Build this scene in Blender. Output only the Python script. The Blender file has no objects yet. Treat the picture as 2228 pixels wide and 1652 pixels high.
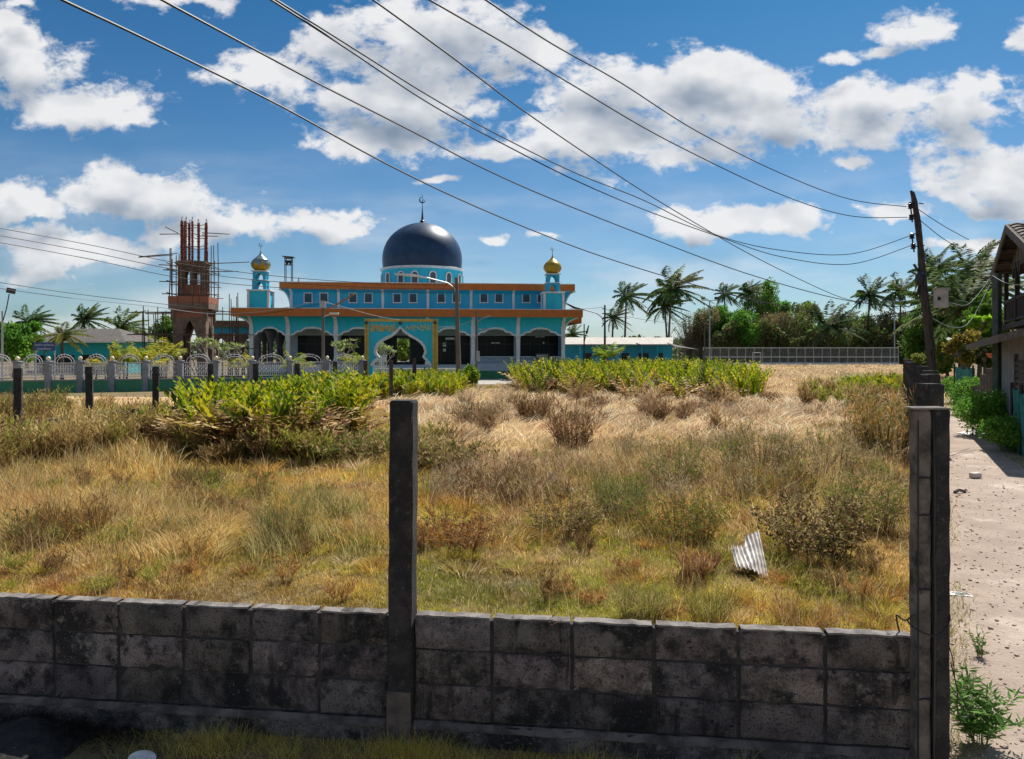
import bpy, math, random
import numpy as np
from mathutils import Vector, Matrix
R = math.radians
C = bpy.context.scene.collection
rng = np.random.default_rng(7)
random.seed(7)

# ------------------------------------------------------------------ camera
EYE = 2.2            # eye height above the field
FPX, CX, HY = 1609.0, 1114.0, 765.0   # focal length, centre and horizon of the photo in survey units
cam = bpy.data.cameras.new('camera'); camo = bpy.data.objects.new('camera', cam); C.objects.link(camo)
cam.sensor_width = 36; cam.lens = 26; cam.shift_y = -61 / 2228; cam.clip_start = 0.05; cam.clip_end = 3000
camo.location = (0, 0, EYE); camo.rotation_euler = (R(90), 0, 0)
bpy.context.scene.camera = camo

# ------------------------------------------------------------------ sun + sky
SUN_EL, SUN_AZ = R(52), R(29.5)        # azimuth measured to the right of straight ahead
sl = bpy.data.lights.new('sun', 'SUN'); sl.energy = 5.0; sl.angle = R(0.5); sl.color = (1, .95, .86)
so = bpy.data.objects.new('sun', sl); C.objects.link(so)
sdir = Vector((math.sin(SUN_AZ) * math.cos(SUN_EL), math.cos(SUN_AZ) * math.cos(SUN_EL), math.sin(SUN_EL)))
so.rotation_euler = sdir.to_track_quat('Z', 'Y').to_euler()
so.location = (0, 0, 60)
vs = bpy.context.scene.view_settings
vs.view_transform = 'Standard'; vs.look = 'None'; vs.exposure = 0.42; vs.gamma = 1
cy = bpy.context.scene.cycles
cy.max_bounces = 5; cy.transparent_max_bounces = 8; cy.diffuse_bounces = 3; cy.glossy_bounces = 2

W = bpy.data.worlds.new('World'); bpy.context.scene.world = W; W.use_nodes = True
nt = W.node_tree; nt.nodes.clear(); N = nt.nodes.new; L = nt.links.new
def mth(op, a, b=None, c=None, clamp=False):
    n = N('ShaderNodeMath'); n.operation = op; n.use_clamp = clamp
    for i, v in enumerate((a, b, c)):
        if v is None: continue
        if isinstance(v, (int, float)): n.inputs[i].default_value = v
        else: L(v, n.inputs[i])
    return n.outputs[0]
def vm(op, a, b=None, c=None, out=0):
    n = N('ShaderNodeVectorMath'); n.operation = op
    for i, v in enumerate((a, b, c)):
        if v is None: continue
        if isinstance(v, (tuple, list)): n.inputs[i].default_value = v
        else: L(v, n.inputs[i])
    return n.outputs[out]
def mixc(f, a, b):
    n = N('ShaderNodeMix'); n.data_type = 'RGBA'
    for s, v in ((n.inputs[0], f), (n.inputs[6], a), (n.inputs[7], b)):
        if isinstance(v, (int, float)): s.default_value = v
        elif isinstance(v, tuple): s.default_value = (*v, 1)
        else: L(v, s)
    return n.outputs[2]
sky = N('ShaderNodeTexSky'); sky.sky_type = 'NISHITA'; sky.sun_disc = False
sky.sun_elevation = SUN_EL; sky.sun_rotation = SUN_AZ; sky.air_density = 1.0; sky.dust_density = 0.6; sky.ozone_density = 2.0
tc = N('ShaderNodeTexCoord'); D = tc.outputs['Generated']
sep = N('ShaderNodeSeparateXYZ'); L(D, sep.inputs[0])
dy = mth('MAXIMUM', mth('ABSOLUTE', sep.outputs[1]), 0.12)
uu = mth('DIVIDE', sep.outputs[0], dy); vv = mth('DIVIDE', sep.outputs[2], dy)
comb = N('ShaderNodeCombineXYZ'); L(uu, comb.inputs[0]); L(vv, comb.inputs[1]); UV = comb.outputs[0]
def noise(vec, scale, detail, rough=.55, off=(0, 0, 0), color=False, dist=0.0):
    n = N('ShaderNodeTexNoise'); n.inputs['Scale'].default_value = scale; n.inputs['Detail'].default_value = detail
    n.inputs['Roughness'].default_value = rough; n.inputs['Distortion'].default_value = dist
    L(vm('ADD', vec, off), n.inputs['Vector'])
    return n.outputs[1 if color else 0]
stretch = vm('MULTIPLY', UV, (1, 1.5, 1))
wrp = vm('MULTIPLY', vm('SUBTRACT', noise(stretch, 7, 3, .6, color=True), (.5, .5, .5)), (.10, .07, 0))
P = vm('ADD', UV, wrp)
# cumulus: centre and half-size of each heap (survey units), weight
CL = [(50,140,130,115,1),(190,225,190,75,1),(300,255,80,40,1),(20,60,60,60,.9),
 (930,80,300,115,1),(600,160,190,65,.95),(860,210,240,90,1),(830,310,170,65,1),(1130,110,150,95,1),(720,90,120,80,.9),(540,130,110,40,.8),
 (1380,190,250,90,1),(1290,290,210,100,1),(1650,250,300,110,1),(1880,250,250,95,1),(2090,240,170,95,1),(1560,160,180,70,1),(1500,330,260,50,.8),
 (2005,60,95,50,1),(2225,75,50,45,1),(1850,128,95,34,.50),(1930,120,60,36,.45),
 (330,430,210,85,1),(480,490,250,60,1),(720,490,110,60,1),(250,385,90,50,.9),
 (20,430,95,75,1),(110,455,60,40,.9),(160,545,330,60,.8),(40,515,150,45,.8),(60,600,200,40,.72),
 (1560,475,280,50,1),(1700,480,150,40,.9),(2160,375,220,62,1),(1860,360,85,48,.8),(1940,465,180,34,.85),(2180,440,120,36,.9),(2120,530,200,36,.75),
 (380,5,150,32,.95),(1060,515,70,26,.7),(1190,510,66,20,.62),(960,392,75,16,.62),(1070,320,130,46,.9),(60,15,80,22,.7)]
def heaps(P_):
    f_ = None
    for (x, y, rx, ry, w) in CL:
        cxn, cyn = (x - CX) / FPX, (HY - y) / FPX; ix, iy = FPX / rx, FPX / ry
        q = vm('MULTIPLY_ADD', P_, (ix, iy, 0), (-cxn * ix, -cyn * iy, 0))
        ln = mth('ADD', vm('LENGTH', q, out=1), (1 - w) * .8)
        f_ = ln if f_ is None else mth('SMOOTH_MIN', f_, ln, .25)
    return f_
field = heaps(P)
above = heaps(vm('ADD', P, (.012, .042, 0)))      # what lies a little higher, towards the sun: it shades what is below
# behind the photographer and to the sides the same weather goes on, without a fixed layout
other = mth('MULTIPLY', mth('SUBTRACT', .95, noise(stretch, 1.6, 3, .5, (7, 3, 2))), 2.1)
side = mth('MAXIMUM', mth('MULTIPLY', mth('SUBTRACT', mth('ABSOLUTE', uu), .82), 6, clamp=True), mth('LESS_THAN', sep.outputs[1], 0))
side = mth('MAXIMUM', side, mth('MULTIPLY', mth('SUBTRACT', vv, .55), 6, clamp=True))
fm = N('ShaderNodeMix'); fm.data_type = 'FLOAT'; L(side, fm.inputs[0]); L(field, fm.inputs[2]); L(other, fm.inputs[3]); field = fm.outputs[0]
f1 = noise(stretch, 14, 9, .62, (0, 0, 3)); f2 = noise(stretch, 5, 4, .55, (4, 1, 0))
bil = N('ShaderNodeTexVoronoi'); bil.feature = 'SMOOTH_F1'; bil.inputs['Scale'].default_value = 17; bil.inputs['Smoothness'].default_value = .5
L(vm('ADD', stretch, vm('MULTIPLY', noise(stretch, 20, 5, .6, color=True), (.06, .06, 0))), bil.inputs['Vector'])
dens0 = mth('SUBTRACT', 1.0, field)
dens0 = mth('ADD', dens0, mth('MULTIPLY', mth('SUBTRACT', f1, .5), 1.9))
dens0 = mth('ADD', dens0, mth('MULTIPLY', mth('SUBTRACT', f2, .5), .7))
f3 = noise(stretch, 42, 6, .6, (2, 5, 1), dist=.6)
dens0 = mth('ADD', dens0, mth('MULTIPLY', mth('SUBTRACT', f3, .5), .75))
dens0 = mth('ADD', dens0, mth('MULTIPLY', mth('SUBTRACT', .42, bil.outputs['Distance']), .55))
mr = N('ShaderNodeMapRange'); mr.interpolation_type = 'SMOOTHSTEP'; mr.inputs[1].default_value = -.02; mr.inputs[2].default_value = .46; L(dens0, mr.inputs[0])
cover = mth('MULTIPLY', mr.outputs[0], .96)
veil = N('ShaderNodeMapRange'); veil.interpolation_type = 'SMOOTHSTEP'; veil.inputs[1].default_value = .40; veil.inputs[2].default_value = .72; L(noise(vm('MULTIPLY', UV, (1.3, 6, 1)), 3.2, 5, .55, (9, 2, 4)), veil.inputs[0])
lowsky = mth('SUBTRACT', 1.0, mth('MULTIPLY', vv, 3.2), clamp=True)
cover = mth('MAXIMUM', cover, mth('ADD', mth('MULTIPLY', mth('MULTIPLY', veil.outputs[0], lowsky), .50), mth('MULTIPLY', lowsky, .14)))
# thickness: the deeper inside a heap, the greyer; relief from the side of the sun
sunoff = (.018, .034, 0)
g1 = noise(stretch, 9, 3, .5, (0, 0, 9)); g2 = noise(vm('ADD', stretch, sunoff), 9, 3, .5, (0, 0, 9))
rel = mth('MULTIPLY', mth('SUBTRACT', g1, g2), 1.3)
shadeamt = mth('ADD', mth('SUBTRACT', 1.0, above), mth('MULTIPLY', mth('SUBTRACT', f2, .5), 1.3))
shadeamt = mth('ADD', shadeamt, mth('MULTIPLY', mth('SUBTRACT', noise(stretch, 11, 4, .55, (1, 8, 2)), .5), 1.6))
thick = N('ShaderNodeMapRange'); thick.interpolation_type = 'SMOOTHSTEP'; thick.inputs[1].default_value = -.15; thick.inputs[2].default_value = 1.25; L(shadeamt, thick.inputs[0])
lit = mth('ADD', mth('SUBTRACT', 1.0, mth('MULTIPLY', thick.outputs[0], .78)), rel, clamp=True)
cloudc = mixc(lit, (.26, .34, .45), (.99, .99, 1.0))
elev = mth('MULTIPLY', mth('POWER', mth('MAXIMUM', sep.outputs[2], 0.0), .8), 1.9, clamp=True)
skc = N('ShaderNodeMix'); skc.data_type = 'RGBA'; skc.blend_type = 'MULTIPLY'; skc.inputs[0].default_value = 1
L(sky.outputs[0], skc.inputs[6])
tint = mixc(elev, (.58, .76, .90), (.14, .47, .68)); L(tint, skc.inputs[7])
bg1 = N('ShaderNodeBackground'); bg1.inputs[1].default_value = .080; L(skc.outputs[2], bg1.inputs[0])
bg2 = N('ShaderNodeBackground'); bg2.inputs[1].default_value = .66; L(cloudc, bg2.inputs[0])
mx = N('ShaderNodeMixShader'); L(cover, mx.inputs[0]); L(bg1.outputs[0], mx.inputs[1]); L(bg2.outputs[0], mx.inputs[2])
wo = N('ShaderNodeOutputWorld'); L(mx.outputs[0], wo.inputs[0])

# ------------------------------------------------------------------ helpers
def U(x): return (x - CX) / FPX
def at(x, y, Y): return Vector((U(x) * Y, Y, EYE - (y - HY) / FPX * Y))
def ground(x, y):
    Y = EYE * FPX / (y - HY); return Vector((U(x) * Y, Y, 0))
def col(x, Y): return Vector((U(x) * Y, Y, 0))

class MB:
    def __init__(s): s.v = []; s.f = []; s.t = []; s.g = None
    def add(s, vs, fs):
        n = len(s.v)
        if s.g is not None: s.t += [s.g] * len(vs)
        s.v += [tuple(v) for v in vs]; s.f += [tuple(i + n for i in f) for f in fs]; return s
    def box(s, c, d, rz=0, tilt=None, jit=0):
        x, y, z = d[0] / 2, d[1] / 2, d[2] / 2
        vs = [Vector((a * x, b * y, g * z)) for a in (-1, 1) for b in (-1, 1) for g in (-1, 1)]
        if jit: vs = [v + Vector([random.uniform(-jit, jit) for _ in range(3)]) for v in vs]
        M = Matrix.Rotation(rz, 3, 'Z')
        if tilt: M = M @ Matrix.Rotation(tilt[0], 3, 'X') @ Matrix.Rotation(tilt[1], 3, 'Y')
        return s.add([M @ v + Vector(c) for v in vs], [(0, 1, 3, 2), (4, 6, 7, 5), (0, 4, 5, 1), (2, 3, 7, 6), (0, 2, 6, 4), (1, 5, 7, 3)])
    def b2(s, a, b): # box by corners
        return s.box([(a[i] + b[i]) / 2 for i in range(3)], [abs(a[i] - b[i]) for i in range(3)])
    def chbox(s, c, d, ch=.01, rz=0): # chamfered box
        x, y, z = d[0] / 2, d[1] / 2, d[2] / 2; M = Matrix.Rotation(rz, 3, 'Z'); vs = []
        for zz, k in ((-z, ch), (-z + ch, 0), (z - ch, 0), (z, ch)):
            X, Y = x - k, y - k
            for px, py in ((-X + ch, -Y), (X - ch, -Y), (X, -Y + ch), (X, Y - ch), (X - ch, Y), (-X + ch, Y), (-X, Y - ch), (-X, -Y + ch)):
                vs.append(M @ Vector((px, py, zz)) + Vector(c))
        fs = [tuple(range(7, -1, -1)), tuple(range(24, 32))]
        for r in range(3):
            for i in range(8): j = (i + 1) % 8; fs.append((r * 8 + i, r * 8 + j, r * 8 + 8 + j, r * 8 + 8 + i))
        return s.add(vs, fs)
    def tube(s, pts, rad, n=6, cap=True):
        pts = [Vector(p) for p in pts]
        if isinstance(rad, (int, float)): rad = [rad] * len(pts)
        vs = []; up = Vector((.13, .07, 1)).normalized(); prev = None
        for i, p in enumerate(pts):
            t = (pts[min(i + 1, len(pts) - 1)] - pts[max(i - 1, 0)])
            t = t.normalized() if t.length > 1e-9 else Vector((0, 0, 1))
            if prev is None:
                a = t.cross(Vector((1, .1, 0)) if abs(t.z) > .8 else up).normalized()
            else: a = (prev - t * prev.dot(t)).normalized()
            prev = a; b = t.cross(a)
            for k in range(n):
                an = 2 * math.pi * k / n; vs.append(p + (a * math.cos(an) + b * math.sin(an)) * rad[i])
        fs = []
        for i in range(len(pts) - 1):
            for k in range(n): j = (k + 1) % n; fs.append((i * n + k, i * n + j, (i + 1) * n + j, (i + 1) * n + k))
        if cap: fs += [tuple(range(n - 1, -1, -1)), tuple((len(pts) - 1) * n + k for k in range(n))]
        return s.add(vs, fs)
    def lathe(s, prof, n=24, c=(0, 0, 0), ph=0):
        vs = []; fs = []
        for r, z in prof:
            for k in range(n):
                a = 2 * math.pi * k / n + ph; vs.append((c[0] + r * math.cos(a), c[1] + r * math.sin(a), c[2] + z))
        for i in range(len(prof) - 1):
            for k in range(n): j = (k + 1) % n; fs.append((i * n + k, i * n + j, (i + 1) * n + j, (i + 1) * n + k))
        fs += [tuple(range(n - 1, -1, -1)), tuple((len(prof) - 1) * n + k for k in range(n))]
        return s.add(vs, fs)
    def prism(s, poly, y0, y1): # poly in x,z extruded along y
        n = len(poly)
        return s.add([(x, y0, z) for x, z in poly] + [(x, y1, z) for x, z in poly],
                     [tuple(range(n)), tuple(range(2 * n - 1, n - 1, -1))] + [(i, i + n, (i + 1) % n + n, (i + 1) % n) for i in range(n)])
    def ribbon(s, pts, w, y0, y1): # band of width w along a curve in x,z, thickness y0..y1
        P_ = [Vector((p[0], 0, p[1])) for p in pts]; vs = []; fs = []
        for i, p in enumerate(P_):
            t = (P_[min(i + 1, len(P_) - 1)] - P_[max(i - 1, 0)]).normalized(); nn = Vector((-t.z, 0, t.x)) * w / 2
            for q, yy in ((p - nn, y0), (p + nn, y0), (p + nn, y1), (p - nn, y1)): vs.append((q.x, yy, q.z))
        for i in range(len(P_) - 1):
            for k in range(4): j = (k + 1) % 4; fs.append((i * 4 + k, i * 4 + j, i * 4 + 4 + j, i * 4 + 4 + k))
        fs += [(3, 2, 1, 0), tuple((len(P_) - 1) * 4 + k for k in range(4))]
        return s.add(vs, fs)
    def sheet(s, rows): # grid of rows of points
        n = len(rows[0]); vs = [p for r in rows for p in r]
        return s.add(vs, [(i * n + k, i * n + k + 1, (i + 1) * n + k + 1, (i + 1) * n + k) for i in range(len(rows) - 1) for k in range(n - 1)])
    def build(s, name, m, parent=None, smooth=False):
        me = bpy.data.meshes.new(name); me.from_pydata(s.v, [], s.f); me.update()
        me.materials.append(m)
        if smooth: me.polygons.foreach_set('use_smooth', [True] * len(me.polygons))
        if s.t and len(s.t) == len(s.v):
            a = me.attributes.new('tint', 'FLOAT_COLOR', 'POINT'); a.data.foreach_set('color', np.array([[q[0], q[1], q[2], 1] for q in s.t], dtype=np.float32).ravel())
        o = bpy.data.objects.new(name, me); C.objects.link(o); o.parent = parent
        return o
def smooth_by_angle(o, a=40):
    me = o.data
    me.polygons.foreach_set('use_smooth', [True] * len(me.polygons))
    try: me.set_sharp_from_angle(angle=R(a))
    except Exception: pass
    return o
def npmesh(name, V, faces, m, colr=None, parent=None):
    me = bpy.data.meshes.new(name); V = np.ascontiguousarray(V, dtype=np.float32).reshape(-1, 3)
    me.vertices.add(len(V)); me.vertices.foreach_set('co', V.ravel())
    tot = np.concatenate([np.full(len(f), f.shape[1], dtype=np.int32) for f in faces])
    idx = np.concatenate([f.ravel() for f in faces]).astype(np.int32)
    me.loops.add(len(idx)); me.loops.foreach_set('vertex_index', idx)
    me.polygons.add(len(tot)); st = np.concatenate([[0], np.cumsum(tot)[:-1]]).astype(np.int32)
    me.polygons.foreach_set('loop_start', st)
    try: me.polygons.foreach_set('loop_total', tot)
    except Exception: pass
    me.update(calc_edges=True); me.materials.append(m)
    if colr is not None:
        a = me.attributes.new('tint', 'FLOAT_COLOR', 'POINT')
        c4 = np.ones((len(V), 4), dtype=np.float32); c4[:, :3] = np.asarray(colr).reshape(-1, 3); a.data.foreach_set('color', c4.ravel())
    o = bpy.data.objects.new(name, me); C.objects.link(o); o.parent = parent
    return o
def tag(o, label=None, cat=None, group=None, kind=None):
    if label: o['label'] = label
    if cat: o['category'] = cat
    if group: o['group'] = group
    if kind: o['kind'] = kind
    return o
def thing(name, label, cat, loc=(0, 0, 0), rz=0, group=None):
    o = bpy.data.objects.new(name, None); C.objects.link(o); o.location = loc; o.rotation_euler = (0, 0, rz)
    o.empty_display_size = .2
    return tag(o, label, cat, group)
def dup(root, loc, rz=0, sc=1, label=None):
    r = root.copy(); C.objects.link(r); r.location = loc; r.rotation_euler = (0, 0, rz); r.scale = (sc, sc, sc)
    if label: r['label'] = label
    for ch in list(root.children):
        c = ch.copy(); C.objects.link(c); c.parent = r
        for g in list(ch.children):
            d = g.copy(); C.objects.link(d); d.parent = c
    return r
# ------------------------------------------------------------------ materials
def mat(name, c, rough=.8, metal=0, tinted=False, c2=None, scale=3, lo=.35, hi=.65, bump=0, bscale=None, detail=6, spec=None, stretch=(1, 1, 1), extra=None, drip=None):
    m = bpy.data.materials.new(name); m.use_nodes = True; t = m.node_tree; b = t.nodes['Principled BSDF']
    b.inputs['Base Color'].default_value = (*c, 1); b.inputs['Roughness'].default_value = rough; b.inputs['Metallic'].default_value = metal
    if spec is not None: b.inputs['Specular IOR Level'].default_value = spec
    tcn = t.nodes.new('ShaderNodeTexCoord'); mp = t.nodes.new('ShaderNodeMapping'); mp.inputs['Scale'].default_value = stretch
    t.links.new(tcn.outputs['Object'], mp.inputs[0])
    def nz(sc, de, ro=.6):
        n = t.nodes.new('ShaderNodeTexNoise'); n.inputs['Scale'].default_value = sc; n.inputs['Detail'].default_value = de; n.inputs['Roughness'].default_value = ro
        t.links.new(mp.outputs[0], n.inputs['Vector']); return n.outputs[0]
    def ramp(src, a, b_, ca, cb):
        r = t.nodes.new('ShaderNodeMapRange'); r.interpolation_type = 'SMOOTHSTEP'; r.inputs[1].default_value = a; r.inputs[2].default_value = b_
        t.links.new(src, r.inputs[0]); x = t.nodes.new('ShaderNodeMix'); x.data_type = 'RGBA'; t.links.new(r.outputs[0], x.inputs[0])
        for s, v in ((x.inputs[6], ca), (x.inputs[7], cb)):
            if isinstance(v, tuple): s.default_value = (*v, 1)
            else: t.links.new(v, s)
        return x.outputs[2]
    cur = c
    if c2 is not None: cur = ramp(nz(scale, detail), lo, hi, c, c2)
    for (sc, a, b_, cc) in (extra or []): cur = ramp(nz(sc, 6, .65), a, b_, cur, cc)
    if drip:
        m2_ = t.nodes.new('ShaderNodeMapping'); m2_.inputs['Scale'].default_value = (1, 1, .10); t.links.new(tcn.outputs['Object'], m2_.inputs[0]); n2_ = t.nodes.new('ShaderNodeTexNoise'); n2_.inputs['Scale'].default_value = drip[0]; n2_.inputs['Detail'].default_value = 5
        t.links.new(m2_.outputs[0], n2_.inputs['Vector']); cur = ramp(n2_.outputs[0], drip[1], drip[2], cur, drip[3])
    if tinted:
        at_n = t.nodes.new('ShaderNodeAttribute'); at_n.attribute_name = 'tint'; x = t.nodes.new('ShaderNodeMix'); x.data_type = 'RGBA'; x.blend_type = 'MULTIPLY'; x.inputs[0].default_value = 1
        t.links.new(cur, x.inputs[6]); t.links.new(at_n.outputs['Color'], x.inputs[7]); cur = x.outputs[2]
    if not isinstance(cur, tuple): t.links.new(cur, b.inputs['Base Color'])
    if bump:
        bn = t.nodes.new('ShaderNodeBump'); bn.inputs['Strength'].default_value = bump; bn.inputs['Distance'].default_value = .02
        t.links.new(nz(bscale or scale * 4, 8, .7), bn.inputs['Height']); t.links.new(bn.outputs[0], b.inputs['Normal'])
    return m
def leafmat(name, trans=.35, rough=.55, gain=1.0):
    m = bpy.data.materials.new(name); m.use_nodes = True; t = m.node_tree; b = t.nodes['Principled BSDF']
    a = t.nodes.new('ShaderNodeAttribute'); a.attribute_name = 'tint'
    t.links.new(a.outputs['Color'], b.inputs['Base Color']); b.inputs['Roughness'].default_value = rough; b.inputs['Specular IOR Level'].default_value = .12
    tr = t.nodes.new('ShaderNodeBsdfTranslucent'); t.links.new(a.outputs['Color'], tr.inputs[0])
    ms = t.nodes.new('ShaderNodeMixShader'); ms.inputs[0].default_value = trans
    t.links.new(b.outputs[0], ms.inputs[1]); t.links.new(tr.outputs[0], ms.inputs[2]); t.links.new(ms.outputs[0], t.nodes['Material Output'].inputs[0])
    return m
def brickmat(name, c1, c2, mort, sx=.22, sz=.07, rough=.9):
    m = bpy.data.materials.new(name); m.use_nodes = True; t = m.node_tree; b = t.nodes['Principled BSDF']; b.inputs['Roughness'].default_value = rough
    tcn = t.nodes.new('ShaderNodeTexCoord'); sp = t.nodes.new('ShaderNodeSeparateXYZ'); cb = t.nodes.new('ShaderNodeCombineXYZ')
    t.links.new(tcn.outputs['Object'], sp.inputs[0]); ad = t.nodes.new('ShaderNodeMath'); t.links.new(sp.outputs[0], ad.inputs[0]); t.links.new(sp.outputs[1], ad.inputs[1])
    t.links.new(ad.outputs[0], cb.inputs[0]); t.links.new(sp.outputs[2], cb.inputs[1])
    br = t.nodes.new('ShaderNodeTexBrick'); br.inputs['Color1'].default_value = (*c1, 1); br.inputs['Color2'].default_value = (*c2, 1); br.inputs['Mortar'].default_value = (*mort, 1)
    br.inputs['Scale'].default_value = 1; br.inputs['Brick Width'].default_value = sx; br.inputs['Row Height'].default_value = sz; br.inputs['Mortar Size'].default_value = .012
    t.links.new(cb.outputs[0], br.inputs['Vector']); t.links.new(br.outputs[0], b.inputs['Base Color'])
    return m
M = {}
WEX = [(3.2, .50, .60, (.31, .25, .215)), (2.6, .45, .62, (.022, .019, .020)), (7, .50, .66, (.026, .022, .022)), (75, .57, .67, (.26, .22, .195)), (120, .52, .62, (.035, .029, .027)), (9, .57, .68, (.25, .215, .19)), (16, .60, .70, (.016, .014, .014))]
M['conc_dark'] = mat('stained_concrete', (.155, .124, .113), .95, c2=(.25, .205, .185), scale=5.5, lo=.42, hi=.62, bump=1.0, bscale=60, extra=WEX)
M['conc_block'] = mat('stained_block', (.175, .140, .128), .95, tinted=True, drip=(14, .58, .72, (.030, .025, .024)), c2=(.25, .205, .185), scale=5.5, lo=.42, hi=.62, bump=1.0, bscale=60, extra=WEX)
M['conc_top'] = mat('sunlit_top_concrete', (.30, .27, .25), .95, c2=(.16, .14, .13), scale=12, bump=.8, bscale=60)  # paler tone carries the sunlight on the wall's top edge
M['conc_post'] = mat('blackened_post_concrete', (.030, .027, .027), .95, c2=(.075, .066, .062), scale=7, lo=.4, hi=.65, bump=1.0, bscale=80, extra=[(90, .60, .68, (.13, .12, .11)), (28, .60, .68, (.13, .12, .11)), (4, .58, .66, (.014, .013, .013))])
M['conc_pale'] = mat('pale_cast_concrete', (.24, .195, .16), .95, c2=(.10, .082, .072), scale=7, bump=.6, bscale=60, extra=[(3.5, .5, .66, (.035, .03, .03)), (40, .62, .72, (.06, .05, .05))])
M['mortar'] = mat('mortar', (.045, .04, .038), .98, c2=(.09, .08, .075), scale=14, bump=.8, bscale=70)
M['teal'] = mat('teal_paint', (.008, .47, .64), .6, c2=(.02, .51, .68), scale=1.2, bump=.15, bscale=8, stretch=(1.6, 1.6, .3), extra=[(2.2, .55, .75, (.015, .38, .53)), (6, .60, .74, (.10, .49, .60)), (11, .64, .76, (.03, .32, .39))])
M['teal2'] = mat('blue_paint', (.012, .38, .62), .55, c2=(.014, .42, .64), scale=.9, stretch=(1.6, 1.6, .3), extra=[(2.2, .56, .76, (.014, .26, .44)), (7, .60, .74, (.08, .36, .52)), (12, .64, .76, (.02, .19, .32))])
M['tealhouse'] = mat('turquoise_render', (.01, .42, .46), .75, c2=(.012, .37, .41), scale=.8)
M['white'] = mat('white_paint', (.76, .76, .76), .6, c2=(.60, .61, .62), scale=3, stretch=(1.5, 1.5, .5), extra=[(6, .60, .72, (.42, .41, .39))])
M['orange'] = mat('orange_brown_tiles', (.50, .14, .014), .6, c2=(.42, .115, .012), scale=2.5, extra=[(9, .56, .72, (.30, .09, .02)), (3, .58, .72, (.54, .20, .05))])
M['domeblue'] = mat('dark_blue_mosaic', (.004, .026, .075), .42, c2=(.008, .045, .11), scale=1.5, bump=.4, bscale=16, spec=.45, extra=[(4, .55, .72, (.012, .035, .06)), (40, .58, .68, (.02, .05, .10))])
M['gold'] = mat('gold_mosaic', (.50, .33, .03), .35, c2=(.36, .23, .02), scale=9, bump=.2, bscale=22, metal=.35)
M['silver'] = mat('weathered_silver_paint', (.22, .30, .34), .35, c2=(.14, .21, .25), scale=5, metal=.35)
M['glass'] = mat('dark_glass', (.006, .007, .009), .25, spec=.18)
M['glassgrey'] = mat('louvred_glass', (.09, .11, .12), .3, c2=(.05, .06, .07), scale=20, stretch=(1, 1, 6))
M['greenpaint'] = mat('green_paint', (.03, .19, .10), .8, c2=(.05, .23, .12), scale=1.2, extra=[(3, .58, .7, (.10, .17, .09))])
M['palegrey'] = mat('pale_blue_grey_paint', (.40, .46, .52), .75, c2=(.34, .40, .45), scale=2)
M['pillargrey'] = mat('grey_pillar_paint', (.24, .26, .30), .8, c2=(.18, .19, .22), scale=3)
M['metalwhite'] = mat('dull_painted_metal', (.66, .67, .70), .5, c2=(.48, .49, .52), scale=10)
M['dark'] = mat('dark_metal', (.02, .02, .022), .5)
M['galv'] = mat('galvanised_steel', (.42, .44, .46), .45, metal=.6, c2=(.32, .33, .35), scale=6)
M['polec'] = mat('concrete_pole', (.20, .16, .13), .9, c2=(.13, .10, .085), scale=4, stretch=(1, 1, .2))
M['woodpole'] = mat('weathered_pole_wood', (.11, .085, .07), .9, c2=(.035, .028, .025), scale=9, lo=.35, hi=.62, stretch=(6, 6, .5), bump=1, bscale=18)
M['woodgrey'] = mat('grey_weathered_wood', (.17, .145, .125), .9, c2=(.08, .065, .055), scale=8, stretch=(5, 5, .6), bump=.6, bscale=20)
M['wooddark'] = mat('dark_brown_timber', (.05, .034, .026), .85, c2=(.025, .018, .015), scale=8, stretch=(5, 5, .6))
M['bamboo'] = mat('bamboo', (.15, .085, .055), .8, c2=(.07, .045, .03), scale=3)
M['concgrey'] = mat('raw_concrete', (.25, .165, .125), .95, c2=(.14, .095, .07), scale=2.5, bump=.4)
M['brick'] = brickmat('red_brick', (.42, .11, .055), (.32, .08, .04), (.24, .15, .11))
M['rust'] = mat('red_primer_column', (.26, .075, .045), .9, c2=(.15, .045, .03), scale=6)
M['roofgrey'] = mat('grey_roof_tiles', (.13, .11, .10), .9, c2=(.075, .065, .06), scale=3, extra=[(12, .6, .7, (.18, .15, .13))])
M['roofpale'] = mat('pale_fibre_cement', (.52, .48, .42), .85, c2=(.42, .38, .33), scale=1.5)
M['tile'] = mat('house_roof_tiles', (.17, .13, .11), .9, c2=(.09, .07, .06), scale=6)
M['netgreen'] = mat('green_netting', (.03, .26, .22), .8, c2=(.012, .12, .11), scale=9, stretch=(3, 3, .8), bump=.6)
M['wire'] = mat('cable_black', (.012, .012, .016), .6)
M['wirelight'] = mat('cable_grey', (.30, .34, .36), .5)
M['insul'] = mat('insulator_dark', (.03, .025, .03), .3)
M['boxcream'] = mat('meter_box_cream', (.55, .50, .44), .6, c2=(.42, .37, .32), scale=6)
M['litter'] = mat('white_plastic', (.80, .80, .78), .4, c2=(.55, .53, .48), scale=14)
M['corr'] = mat('bleached_roof_sheet', (.92, .88, .82), .8, c2=(.48, .42, .36), scale=9, extra=[(14, .62, .72, (.12, .10, .09))])
M['terracotta'] = mat('terracotta', (.45, .12, .035), .8)
M['signblue'] = mat('sign_blue', (.03, .06, .20), .5)
M['ash'] = mat('burnt_ash', (.018, .016, .015), .95, c2=(.045, .04, .036), scale=14, bump=1, bscale=40)
M['leaf'] = leafmat('leaves', .45)
M['grass'] = leafmat('grass_blades', .42)
M['bark'] = mat('grey_bark', (.15, .12, .095), .95, c2=(.08, .065, .05), scale=5, stretch=(3, 3, .6), bump=.6)
M['bulb'] = mat('globe_lamp_glass', (.72, .66, .45), .3)
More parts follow.
